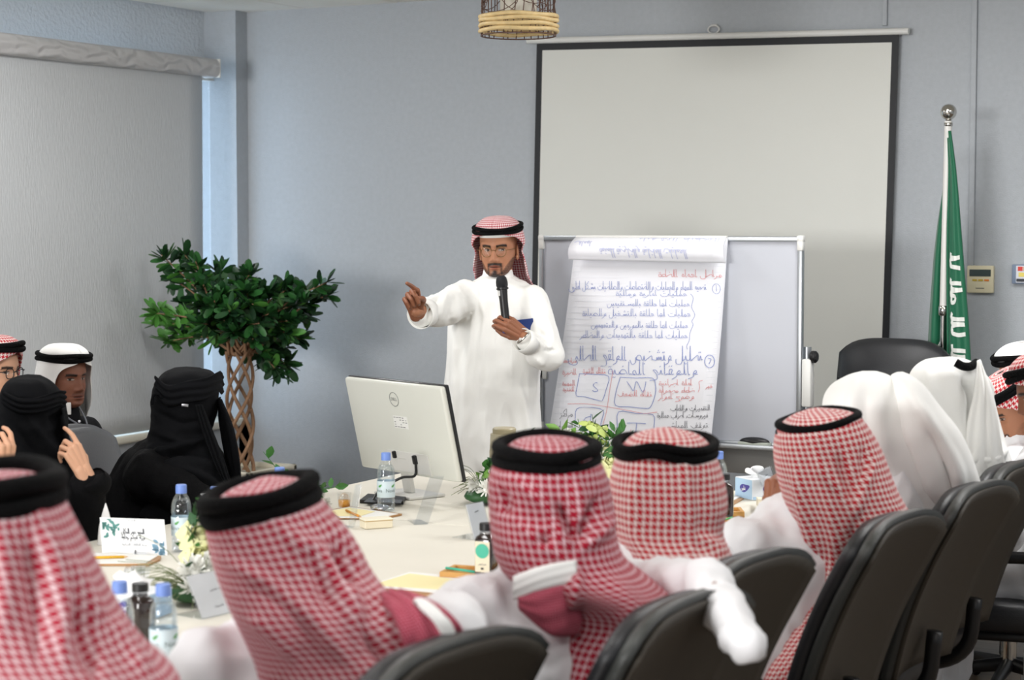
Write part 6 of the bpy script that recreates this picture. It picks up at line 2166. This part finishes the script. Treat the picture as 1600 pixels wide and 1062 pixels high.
# ---- the men seated beyond the near row, at the right edge
D8 = 6.55
fw8 = nrm(-RT * .95 - FH * .1 - UZ * .55)
hd = P(1590, 636, D8)
hs = face(SK_P, beard='moustache', gaze=(0, -1))
R8 = headR(fw8)
hs = (hs[0] @ R8.T + hd, hs[1], hs[2])
GR = 'men seated beyond the near row'
p8 = figure('moustached person in red chequered headcloth looking down at the right', GR, (-1.62, 6.78), nrm(V(-1, -.1, 0)), hd, fw8, None, head_shape=hs, seed=37)


def hood(hd, R, rings, mt, parent, n=90, sub=8, wav=.006, seed=0, name='headcloth', uvs=True, crow=None):
    """headcloth open at the face; rings in head axes: (z, rx, ry, cy, left_open, right_open) in degrees from straight ahead, optional x shift"""
    ctl = crom([list(r) + [0] * (7 - len(r)) for r in rings], sub)
    v, uv = [], []
    L = 0
    for i, (z, rx, ry, cy, lo, ro, xs) in enumerate(ctl):
        if i:
            L += math.hypot(z - ctl[i - 1][0], rx - ctl[i - 1][1])
        k = i / len(ctl)
        for j in range(n):
            a = rad(max(ro, 0) + (360 - max(lo, 0) - max(ro, 0)) * j / (n - 1))
            g = 1 + wav / .1 * k * (math.sin(a * 7 + seed + k * 2) + .6 * math.sin(a * 12 + seed * 3))
            v.append((xs + rx * g * math.sin(a), cy + ry * g * math.cos(a), z))
            uv.append((a * .105 + 0 * rx, -L))
    f = [(i * n + j, i * n + j + 1, (i + 1) * n + j + 1, (i + 1) * n + j) for i in range(len(ctl) - 1) for j in range(n - 1)]
    v = np.array(v) @ R.T + hd
    return mk(name, (v, f), mt, parent, uv=np.array(uv), solid=.004)


def hood_cord(hd, R, z, rx, ry, cy, tilt, r, parent, coils=2, seed=0):
    c = hd + R @ V(0, cy, z)
    return mk('head_cord', agal(c, R @ V(rx, 0, 0), R @ V(0, ry, ry * tilt), r, coils, seed=seed), mcordm, parent)


HOOD = [(.134, .015, .015, -.005, 0, 0), (.128, .055, .062, -.005, 0, 0), (.105, .086, .100, -.005, 0, 0), (.078, .092, .108, -.005, 0, 0), (.06, .097, .110, -.006, 25, 25), (.035, .100, .110, -.008, 58, 58),
        (0, .103, .110, -.012, 72, 72), (-.05, .106, .112, -.016, 76, 76), (-.10, .118, .118, -.02, 76, 76), (-.15, .14, .125, -.03, 78, 78), (-.20, .158, .13, -.035, 84, 84)]
hood(hd, R8, HOOD[:-2], mred2, p8, seed=2)
hood_cord(hd, R8, .078, .098, .114, -.004, -.12, .0105, p8)
D9 = 7.2
hd = P(1601, 590, D9)
R9 = headR(nrm(-RT * .9 - FH * .3 - UZ * .15))
hs = face(SK_P, beard='stubble')
hs = (hs[0] @ R9.T + hd, hs[1], hs[2])
p9 = figure('person in white headcloth with black cord mostly hidden behind the moustached man', GR, (-1.72, 7.4), nrm(V(-1, -.3, 0)), hd, R9[:, 1], None, head_shape=hs, seed=41)
hood(hd, R9, HOOD[:-2], mghut, p9, seed=3)
hood_cord(hd, R9, .078, .098, .114, -.004, -.05, .0105, p9)
D10 = 5.95
hd = P(1640, 612, D10)
R10 = headR(nrm(-RT * .95 + FH * .25 - UZ * .3))
hs = face(SK_D, beard='stubble')
hs = (hs[0] @ R10.T + hd, hs[1], hs[2])
p10 = figure('person at the right photo edge in red headcloth, only his white-robed lap showing', GR, (-1.30, 6.02), nrm(V(-1, .12, 0)), hd, R10[:, 1], None, head_shape=hs, seed=43)
hood(hd, R10, HOOD[:-2], mred2, p10, seed=5)
hood_cord(hd, R10, .078, .098, .114, -.004, -.1, .0105, p10)

# ---- the men along the window
D11 = 7.55
hd = P(101, 590, D11)
fw11 = nrm(RT * .80 - FH * .62 - UZ * .02)
R11 = headR(fw11)
hs = face((132, 84, 64), beard='stubble', gaze=(.6, .3), brow=.9)
hs = (hs[0] @ R11.T * .98 + hd, hs[1], hs[2])
GL = 'men seated along the window'
cx = (P(100, 700, 7.6))[:2]
p11 = figure('person in black buttoned jacket and white headcloth wearing a lanyard, watching by the blind', GL, (cx[0] - .05, cx[1] - .02), nrm(V(1, .1, 0)), hd, fw11, {'R': (P(150, 745, 7.4), P(120, 790, 7.35)), 'L': (P(60, 760, 7.9), P(70, 800, 7.8))}, robe=mjack, head_shape=hs, seed=47, robe_name='jacket', skin=(132, 84, 64), wr=.007, seat_z=.40)
HW = [(.134, .015, .015, -.005, 0, 0), (.128, .055, .062, -.005, 0, 0), (.105, .084, .098, -.005, 0, 0), (.078, .090, .106, -.005, 0, 0), (.062, .094, .112, -.004, 12, 14), (.040, .098, .114, -.004, 50, 46),
      (0, .104, .112, -.01, 62, 56), (-.05, .112, .112, -.012, 66, 56), (-.10, .122, .114, -.016, 72, 58), (-.135, .130, .116, -.02, 80, 64), (-.165, .132, .116, -.02, 92, 70)]
hood(hd, R11, HW, mghut, p11, seed=1, wav=.004)
hood_cord(hd, R11, .076, .096, .112, -.004, -.02, .0095, p11, seed=2)
# lanyard with clear badge, shirt buttons
ch11 = P(112, 662, 7.40)
ln = [P(92, 628, 7.42), P(104, 650, 7.34), P(118, 660, 7.31), P(136, 672, 7.28), P(134, 655, 7.33), P(124, 636, 7.42)]
mk('lanyard', tube(crom(ln, 5), .0035, 6), mat('lanyard_grey', (70, 72, 78), .6), p11)
mk('badge', box(P(104, 638, 7.30), (.034, .008, .046), headR(-FH), bev=.002), mat('badge_clear', (196, 194, 190), .15, coat=.5), p11, sharp=40)
for x, y in ((124, 658), (126, 684), (140, 701)):
    mk('button', ell(P(x, y, 7.315 + (y - 658) * .0008), (.0055, .003, .0055), headR(-FH), 10, 6), mat('button_pale', (190, 190, 196), .3), p11)
D12 = 7.05
hd = P(-9, 580, D12)
fw12 = nrm(RT * .9 - FH * .35)
R12 = headR(fw12)
hs = face(SK_L, beard='none', gaze=(.4, 0))
hs = (hs[0] @ R12.T * .98 + hd, hs[1], hs[2])
cx = P(-20, 720, 7.05)[:2]
p12 = figure('person with glasses and red headcloth in profile at the left photo edge', GL, (cx[0], cx[1]), nrm(V(1, .1, 0)), hd, fw12, None, head_shape=hs, seed=53, seat_z=.42, skin=SK_L)
hood(hd, R12, [q[:4] + (q[4] * .85, q[5] * .85) for q in HOOD[:-2]], mred2, p12, seed=7)
hood_cord(hd, R12, .078, .098, .114, -.004, .06, .0105, p12)


lens_mat = bpy.data.materials.new('lens_clear')
lens_mat.use_nodes = True
_n = lens_mat.node_tree
_n.nodes.remove(_n.nodes['Principled BSDF'])
_t = _n.nodes.new('ShaderNodeBsdfTransparent')
_g = _n.nodes.new('ShaderNodeBsdfGlossy')
_g.inputs['Roughness'].default_value = .1
_m = _n.nodes.new('ShaderNodeMixShader')
_m.inputs[0].default_value = .03
_n.links.new(_t.outputs[0], _m.inputs[1])
_n.links.new(_g.outputs[0], _m.inputs[2])
_n.links.new(_m.outputs[0], _n.nodes['Material Output'].inputs[0])


def glasses(hd, R, parent, mt, r=.0205, rz=.0185, z0=-.004, yo=.094, dx=.031, sq=2.4, wire=.0012):
    g = None
    sh = []
    for s in (-1, 1):
        pts = []
        for t in np.linspace(0, 2 * PI, 36, endpoint=False):
            c, q = math.cos(t), math.sin(t)
            pts.append((s * dx + r * math.copysign(abs(c) ** (2 / sq), c), yo - .004 * abs(math.copysign(abs(c) ** (2 / sq), c) * s + 1) / 2 - .001, z0 + rz * math.copysign(abs(q) ** (2 / sq), q)))
        sh.append(tube(pts, wire, 6, closed=True))
        sh.append(tube(crom([(s * (dx + r), yo - .004, z0 + .006), (s * .074, yo - .02, z0 + .008), (s * .08, -.005, z0 + .006), (s * .078, -.025, z0 - .008)], 4), wire, 6))
    sh.append(tube(crom([(-dx + r, yo, z0 + .004), (0, yo + .006, z0 + .008), (dx - r, yo, z0 + .004)], 5), wire, 6))
    g = mk('glasses', xf(join(*sh), R, hd), mt, parent)
    for s in (-1, 1):
        mk('lens', xf(lathe([(0, 0), (r * .96, -.0005), (0, -.001)], 24, (s * dx, yo - .001, z0), rotx(-PI / 2), capa=False, capb=False), R, hd), lens_mat, g)
    return g


glasses(hd, R12, p12, mblack, sq=2.8, wire=.0018)

# ---- the veiled women across the table
GV = 'women in black veils across the table'
D13 = 6.30
hd = P(292, 632, D13)
fw13 = nrm(RT * .96 + FH * .28)
p13 = figure('person in black veil and headband seen from the side, beside the plant', GV, (-3.97, 4.97), nrm(V(1, .25, 0)), hd, fw13, {'R': (P(330, 800, 6.05), P(352, 835, 5.95)), 'L': (P(240, 790, 6.5), P(300, 830, 6.3))}, robe=mabaya, seed=59, robe_name='abaya', wr=.012, sh_w=.17, skin=SK_L, thick=1.06)
rg = [(272, 576, 312, 575, D13, .03), (256, 584, 332, 584, D13, .09), (242, 600, 339, 600, D13, .115), (238, 622, 341, 620, D13, .12), (239, 650, 336, 650, D13, .12), (234, 680, 328, 680, D13, .125), (222, 702, 342, 702, D13, .14), (220, 722, 352, 722, D13 - .02, .16), (224, 752, 362, 750, D13 - .03, .17), (214, 790, 368, 785, D13 - .04, .17), (205, 830, 362, 830, D13 - .05, .16)]
fo = [([(222, 716), (270, 700), (330, 690)], 6, .012), ([(240, 675), (290, 690), (330, 680)], 6, .010), ([(235, 740), (290, 722), (345, 735)], 7, .014), ([(230, 770), (280, 735), (340, 760), (362, 790)], 6, .010), ([(240, 640), (280, 660), (320, 655)], 5, -.008), ([(250, 720), (300, 705)], 5, -.010)]
shp, uv = ring_cloth(rg, folds=fo, n=120, sub=10)
mk('headscarf', wrinkle(shp, .006, (11, 11, 16), 3), mveil, p13, solid=.003)
# veil: band round the brow with a long panel hanging in front of the face
bd_ = [P(243, 603, D13 - .10), P(262, 618, D13 - .125), P(292, 612, D13 - .13), P(322, 606, D13 - .115), P(342, 596, D13 - .04), P(347, 600, D13 + .05)]
flap(bd_, [UZ * .034] * 6, mveil, p13, name='veil_band', bulge=.003)
pan = [P(345, 622, D13 - .02), P(352, 660, D13 - .03), P(362, 710, D13 - .05), P(368, 745, D13 - .07), P(369, 775, D13 - .09)]
flap(pan, [RT * .012 - FH * .05, RT * .028 - FH * .06, RT * .032 - FH * .07, RT * .03 - FH * .07, RT * .02 - FH * .05], mveil, p13, name='veil_panel', bulge=.006)
flap([P(310, 632, D13 - .128), P(322, 668, D13 - .13), P(340, 715, D13 - .14), P(362, 772, D13 - .15)], [RT * .012, RT * .016, RT * .018, RT * .008], mveil, p13, name='veil_edge', bulge=.004)
mk('veil_tie', join(*[tube(crom(q, 5), .0045, 6) for q in ([P(254, 622, D13 - .12), P(245, 614, D13 - .12), P(239, 621, D13 - .12), P(238, 632, D13 - .12)], [P(250, 616, D13 - .12), P(241, 616, D13 - .125), P(237, 626, D13 - .12)])]), mveil, p13)
mk('silver_clip', box(P(289, 633, D13 - .135), (.022, .004, .009), headR(-FH, roll=.1), bev=.001), mat('clip_silver', (170, 170, 174), .3, metal=.7), p13)

D14 = 5.78
hd = P(46, 640, D14)
fw14 = nrm(RT * .96 + FH * .2 - UZ * .12)
wr14 = P(131, 738, D14 - .26)
p14 = figure('person in black veil resting her raised hand by her chin', GV, (-3.99, 4.27), nrm(V(1, .2, 0)), hd, fw14, {'R': (P(140, 845, D14 - .18), wr14), 'L': (P(20, 830, D14 + .2), P(70, 850, D14 - .1))}, robe=mabaya, seed=61, robe_name='abaya', wr=.012, sh_w=.17, skin=SK_L, slv=.80, thick=1.05,
             hands=(hand(wr14, nrm(UZ * .85 - RT * .42), nrm(RT * .72 - FH * .75 + UZ * .1), 1, ((14, 24, 14), (52, 55, 30), (60, 60, 30), (62, 62, 30)), ((.2, .95, -.35), (-.1, .95, -.3)), s=.84),))
rg = [(24, 589, 62, 588, D14, .03), (12, 596, 78, 596, D14, .09), (5, 612, 89, 612, D14, .118), (3, 636, 97, 632, D14, .125), (0, 655, 101, 655, D14, .13), (-14, 680, 104, 680, D14, .14), (-28, 710, 112, 710, D14, .16), (-40, 745, 124, 745, D14 - .02, .18), (-44, 790, 150, 790, D14 - .04, .19), (-44, 840, 154, 840, D14 - .05, .18)]
fo = [([(12, 625), (50, 632), (95, 628)], 5, -.008), ([(40, 640), (75, 700), (120, 760), (150, 800)], 8, .014), ([(20, 660), (60, 720), (110, 790)], 8, -.010), ([(0, 690), (50, 740), (120, 810)], 8, .010), ([(70, 645), (80, 690), (90, 730)], 7, .008)]
shp, uv = ring_cloth(rg, folds=fo, n=120, sub=10)
mk('headscarf', wrinkle(shp, .006, (11, 11, 14), 8), mveil, p14, solid=.003)
flap([P(4, 622, D14 - .12), P(30, 634, D14 - .135), P(62, 632, D14 - .13), P(90, 622, D14 - .08), P(101, 622, D14 + .02)], [UZ * .022] * 5, mveil, p14, name='veil_band', bulge=.003)
flap([P(97, 636, D14 - .04), P(101, 675, D14 - .06), P(106, 715, D14 - .09), P(112, 760, D14 - .12)], [RT * .01 - FH * .05, RT * .02 - FH * .06, RT * .022 - FH * .06, RT * .02 - FH * .05], mveil, p14, name='veil_panel', bulge=.005)
mk('sleeve_cuff', tube(crom([wr14 - UZ * .015 + RT * .02, P(146, 752, D14 - .25), P(160, 757, D14 - .22)], 4), [.038, .04, .042, .044, .044, .043, .042, .040, .036][:9], 14), mabaya, p14)
D15 = 5.3
hd = P(-95, 650, D15)
wr15 = P(4, 742, D15 - .2)
p15 = figure('person in black at the left photo edge, only a hand with a gold ring showing', GV, (-3.99, 3.57), nrm(V(1, .2, 0)), hd, nrm(RT), {'R': (P(-30, 840, D15 - .15), wr15)}, robe=mabaya, seed=67, robe_name='abaya', sh_w=.17, skin=SK_L, slv=.9,
             hands=(hand(wr15, nrm(UZ * .9 + RT * .08), nrm(RT * .75 - FH * .7), 1, ((30, 34, 20), (50, 50, 30), (60, 55, 30), (65, 55, 30)), ((.2, .95, -.35), (-.1, .95, -.3)), s=.84),))
shp, uv = ring_cloth([(-112, 590, -78, 590, D15, .03), (-138, 610, -54, 610, D15, .11), (-146, 650, -42, 650, D15, .125), (-160, 700, -32, 700, D15, .14), (-180, 760, -20, 760, D15, .17), (-185, 830, -10, 830, D15, .17)], n=80, sub=8)
mk('headscarf', wrinkle(shp, .006, (11, 11, 14), 2), mveil, p15, solid=.003)
rgp = P(8, 715, D15 - .235)
mk('ring', tube([rgp + RT * .0105 * math.cos(t) - FH * .0105 * math.sin(t) for t in np.linspace(0, 2 * PI, 20, endpoint=False)], .0018, 6, closed=True), mat('gold', (200, 160, 80), .35, metal=.8), p15, label='gold finger ring')


# ================================================================== THE SPEAKER
D0S = 8.20
tob = P(779, 388, D0S)
sp = thing('person', 'bearded person in white robe and glasses standing and pointing, holding a microphone', 'person', V(tob[0], tob[1], 0))
fwS = nrm(-FH * .97 - RT * .22 - UZ * .07)
RS = headR(fwS, roll=rad(-1.5))
hs = face(SK_P, beard='full', gaze=(-.7, -.1), brow=1.15, na=190, nz=150, wide=1.0)
hs = (hs[0] @ RS.T * 1.02 + tob, hs[1], hs[2])
# hands
wR, wL = P(650, 486, 7.73), P(820, 526, 7.91)
hR_ = hand(P(650, 484, 7.74), nrm(-FH * .66 - RT * .20 + UZ * .70), nrm(UZ * .62 + FH * .62 - RT * .42), -1, ((8, 12, 8), (72, 88, 50), (76, 90, 50), (72, 85, 45)), ((-.10, .85, -.65), (-.55, .8, -.45)), (-22, 0, -2, -5), 1.05, .0018)
hL_ = hand(P(819, 524, 7.925), nrm(-RT * .74 + UZ * .56 - FH * .36), nrm(-FH * .84 + RT * .42 + UZ * .05), -1, ((40, 62, 40), (42, 62, 40), (44, 62, 40), (46, 62, 40)), ((.15, .9, -.6), (-.2, .8, -.6)), (3, 0, -3, -7), 1.0, .0018)
nk = tob - UZ * .10 - fwS * .02
base = V(tob[0], tob[1], 0)
hipS = P(768, 660, D0S)
chS = P(775, 500, D0S)
sR, sL = P(727, 467, 8.16), P(830, 472, 8.14)
eR, eL = P(690, 484, 7.95), P(858, 556, 8.02)
bod = [caps(hipS, chS, .12, .11), caps(sR, sL, .05, .05), caps(chS, nk, .06, .05), caps(nk, tob - UZ * .03, .057, .056),
       caps(sR, eR, .052, .04), caps(eR, wR, .04, .026), caps(sL, eL, .052, .04), caps(eL, wL, .04, .026)]
for s in (-1, 1):
    k0 = hipS + RT * s * .09 - UZ * .06
    kn = V(k0[0], k0[1], .50) - FH * .02
    an = V(k0[0], k0[1], .09)
    bod += [caps(k0, kn, .095, .06), caps(kn, an, .06, .038), caps(an, an - FH * .15 - UZ * .045, .036, .03)]
bv = vox(bod, .009, 4)
cols = np.vstack([np.tile(np.array(lin(SK_P)), (len(bv[0]), 1)), hs[2], np.tile(np.array(lin((150, 98, 72))), (len(hR_[0]) + len(hL_[0]), 1))])
mk('body', join(bv, (hs[0], hs[1]), hR_, hL_), mskin, sp, tint=cols)
# robe
tor = []
for (xl, yl, xr, yr, d, h) in [(759, 428, 797, 428, 8.22, .06), (742, 440, 816, 440, 8.21, .09), (722, 452, 838, 452, 8.2, .115), (707, 470, 850, 470, 8.2, .13), (702, 500, 852, 500, 8.2, .14), (700, 540, 848, 540, 8.2, .145), (697, 590, 842, 590, 8.2, .15), (694, 640, 843, 640, 8.2, .155), (690, 700, 846, 700, 8.2, .165), (686, 780, 850, 780, 8.2, .175), (682, 870, 854, 870, 8.2, .18), (680, 935, 856, 935, 8.2, .185)]:
    L_, R__ = P(xl, yl, d), P(xr, yr, d)
    t = np.linspace(0, 2 * PI, 40, endpoint=False)
    ca, sa = np.cos(t), np.sin(t)
    tor.append((L_ + R__) / 2 + np.outer(np.sign(ca) * np.abs(ca) ** .85, (R__ - L_) / 2) + np.outer(np.sign(sa) * np.abs(sa) ** .85, FH * h))
torso = fix_out(ringstack(tor))
cR = wR + (eR - wR) * .22
cL = wL + (eL - wL) * .10
rb = [torso, caps(sR + FH * .01, eR, .080, .070), caps(eR, P(659, 491, 7.80), .070, .054), caps(sL, eL, .074, .060), caps(eL, P(823, 533, 7.93), .060, .044), caps(P(856, 562, 8.02), P(838, 556, 7.97), .05, .045)]
rs = vox(rb, .0075, 5)
SF = [([(745, 450), (738, 520), (728, 600), (722, 720)], 7, .010), ([(720, 470), (712, 540), (708, 640), (700, 740)], 6, .008), ([(762, 470), (752, 540), (748, 620)], 6, .006), ([(735, 440), (752, 470), (758, 500)], 5, .006), ([(700, 455), (690, 480), (682, 505)], 5, .006), ([(690, 458), (676, 478), (668, 505)], 4, -.006), ([(712, 455), (706, 490), (700, 515)], 5, -.007),
      ([(812, 600), (822, 660), (828, 740)], 7, .010), ([(790, 620), (800, 690), (806, 745)], 7, -.007), ([(760, 630), (756, 700), (752, 745)], 8, .008), ([(845, 480), (858, 510), (866, 540)], 5, .006), ([(836, 500), (850, 530), (858, 548)], 4, -.006), ([(850, 546), (868, 548)], 3, -.007), ([(826, 520), (850, 540), (866, 545)], 4, .006), ([(835, 560), (852, 572)], 4, .005),
      ([(778, 452), (777, 530), (776, 612)], 2.0, .0012), ([(800, 530), (800, 612)], 1.8, .0012), ([(776, 612), (800, 612)], 1.8, .0012)]
rs = px_folds(wrinkle(wrinkle(rs, .010, (7, 7, 2.2), 71), .005, (16, 16, 6), 5), [(a, b, c * 1.8) for a, b, c in SF])
mk('robe', rs, mat('robe_white', (247, 247, 243), .7, spec=.25, bump=.05, bscale=260), sp)
clr = []
for (xl, y, xr, h) in ((753, 440, 803, .078), (755, 428, 801, .073), (757, 419, 799, .070)):
    L_, R__ = P(xl, y - 0, D0S + .02), P(xr, y, D0S + .02)
    t = np.linspace(0, 2 * PI, 40, endpoint=False)
    clr.append((L_ + R__) / 2 + np.outer(np.cos(t), (R__ - L_) / 2) + np.outer(np.sin(t), FH * h + UZ * .018))
mk('collar', ringstack(clr, False, False), MATS['robe_white'], sp, solid=.005)
for nm_, a, b, r0, r1 in (('cuff', P(668, 488, 7.84), P(656, 492, 7.775), .0555, .0575), ('cuff', P(828, 538, 7.93), P(815, 530, 7.885), .0465, .0485)):
    x, y, z = frame(b - a)
    t = np.linspace(0, 2 * PI, 30, endpoint=False)
    mk(nm_, ringstack([q + r * (np.outer(np.cos(t), x) + np.outer(np.sin(t), y)) for q, r in ((a, r0), ((a + b) / 2, (r0 + r1) / 2), (b, r1))], False, False), MATS['robe_white'], sp, solid=.002)
mk('breast_pocket_card', box(P(818, 508, 8.03), (.085, .004, .05), headR(-FH, roll=-.12), bev=.001), mat('card_navy', (34, 62, 130), .45), sp, smooth=False, label='navy blue card in the pocket')
mk('watch', tube([P(817, 528, 7.875) + .031 * (math.cos(t) * nrm(RT * .6 + UZ * .6) + math.sin(t) * nrm(-FH + RT * .1)) for t in np.linspace(0, 2 * PI, 26, endpoint=False)], .004, 6, closed=True), mchrome, sp, label='steel wristwatch')
# headcloth, skullcap, cord, glasses
HS = [(.138, .015, .015, -.006, 0, 0), (.131, .055, .062, -.006, 0, 0), (.108, .086, .100, -.006, 0, 0), (.084, .096, .110, -.006, 0, 0), (.070, .104, .114, -.006, 10, 10), (.050, .110, .116, -.008, 56, 52),
      (.02, .112, .116, -.012, 74, 66), (-.01, .098, .112, -.016, 84, 72), (-.04, .104, .112, -.02, 82, 74), (-.08, .112, .114, -.022, 78, 76), (-.12, .116, .118, -.03, 80, 82), (-.15, .126, .12, -.035, 88, 92), (-.17, .140, .12, -.035, 100, 96)]
hood(tob, RS, HS, mredp, sp, n=120, sub=8, seed=4, wav=.005)
hood_cord(tob, RS, .082, .102, .118, -.005, -.10, .0085, sp, seed=3)
mk('skullcap', xf(ringstack([np.array([(.080 * k * math.sin(a), -.004 + .100 * k * math.cos(a), z) for a in np.linspace(0, 2 * PI, 48, endpoint=False)]) for z, k in ((.052, 1.0), (.064, 1.005), (.080, .97), (.1, .8))], False, False), RS, tob), mghut, sp, solid=.003)
glasses(tob, RS, sp, mat('wire_gold', (120, 92, 52), .35, metal=.5), r=.0225, rz=.0215, z0=-.007, sq=2.1, wire=.0015)
# microphone
m0, m1 = P(783, 432, 7.915), P(792, 517, 7.905)
mic = thing('microphone', 'black handheld wireless microphone with blue base ring held at the speaker\'s mouth', 'microphone', (m0 + m1) / 2)
ax = nrm(m1 - m0)
x, y, z = frame(ax)
Rmc = np.stack([x, y, z], 1)
Lm = np.linalg.norm(m1 - m0)
mk('grille', lathe([(0.0, -.004), (.014, -.003), (.021, .006), (.0245, .022), (.0245, .036), (.021, .048)], 28, m0, Rmc, capa=False, capb=False), mat('grille_dark', (46, 47, 50), .45, metal=.4, bump=.8, bscale=500), mic, sharp=50)
mk('collar_ring', lathe([(.0215, .046), (.0255, .047), (.0255, .053), (.0205, .055)], 28, m0, Rmc, capa=False, capb=False), mblack, mic, sharp=40)
mk('handle', lathe([(.0205, .054), (.0175, .10), (.0170, Lm - .012), (0, Lm - .012)], 28, m0, Rmc, capa=False, capb=False), mblack, mic, sharp=50)
mk('base_ring', lathe([(.0172, Lm - .013), (.0180, Lm - .012), (.0180, Lm + .004), (.014, Lm + .008), (0, Lm + .008)], 28, m0, Rmc, capa=False, capb=False), mat('ring_blue', (36, 92, 190), .4), mic, sharp=50)
mk('sticker', box(P(779.5, 458, 7.897), (.011, .0015, .022), headR(-FH), bev=.0005), mat('sticker_white', (226, 226, 222), .6), mic, smooth=False)

bpy.data.scenes.remove(_TMP)
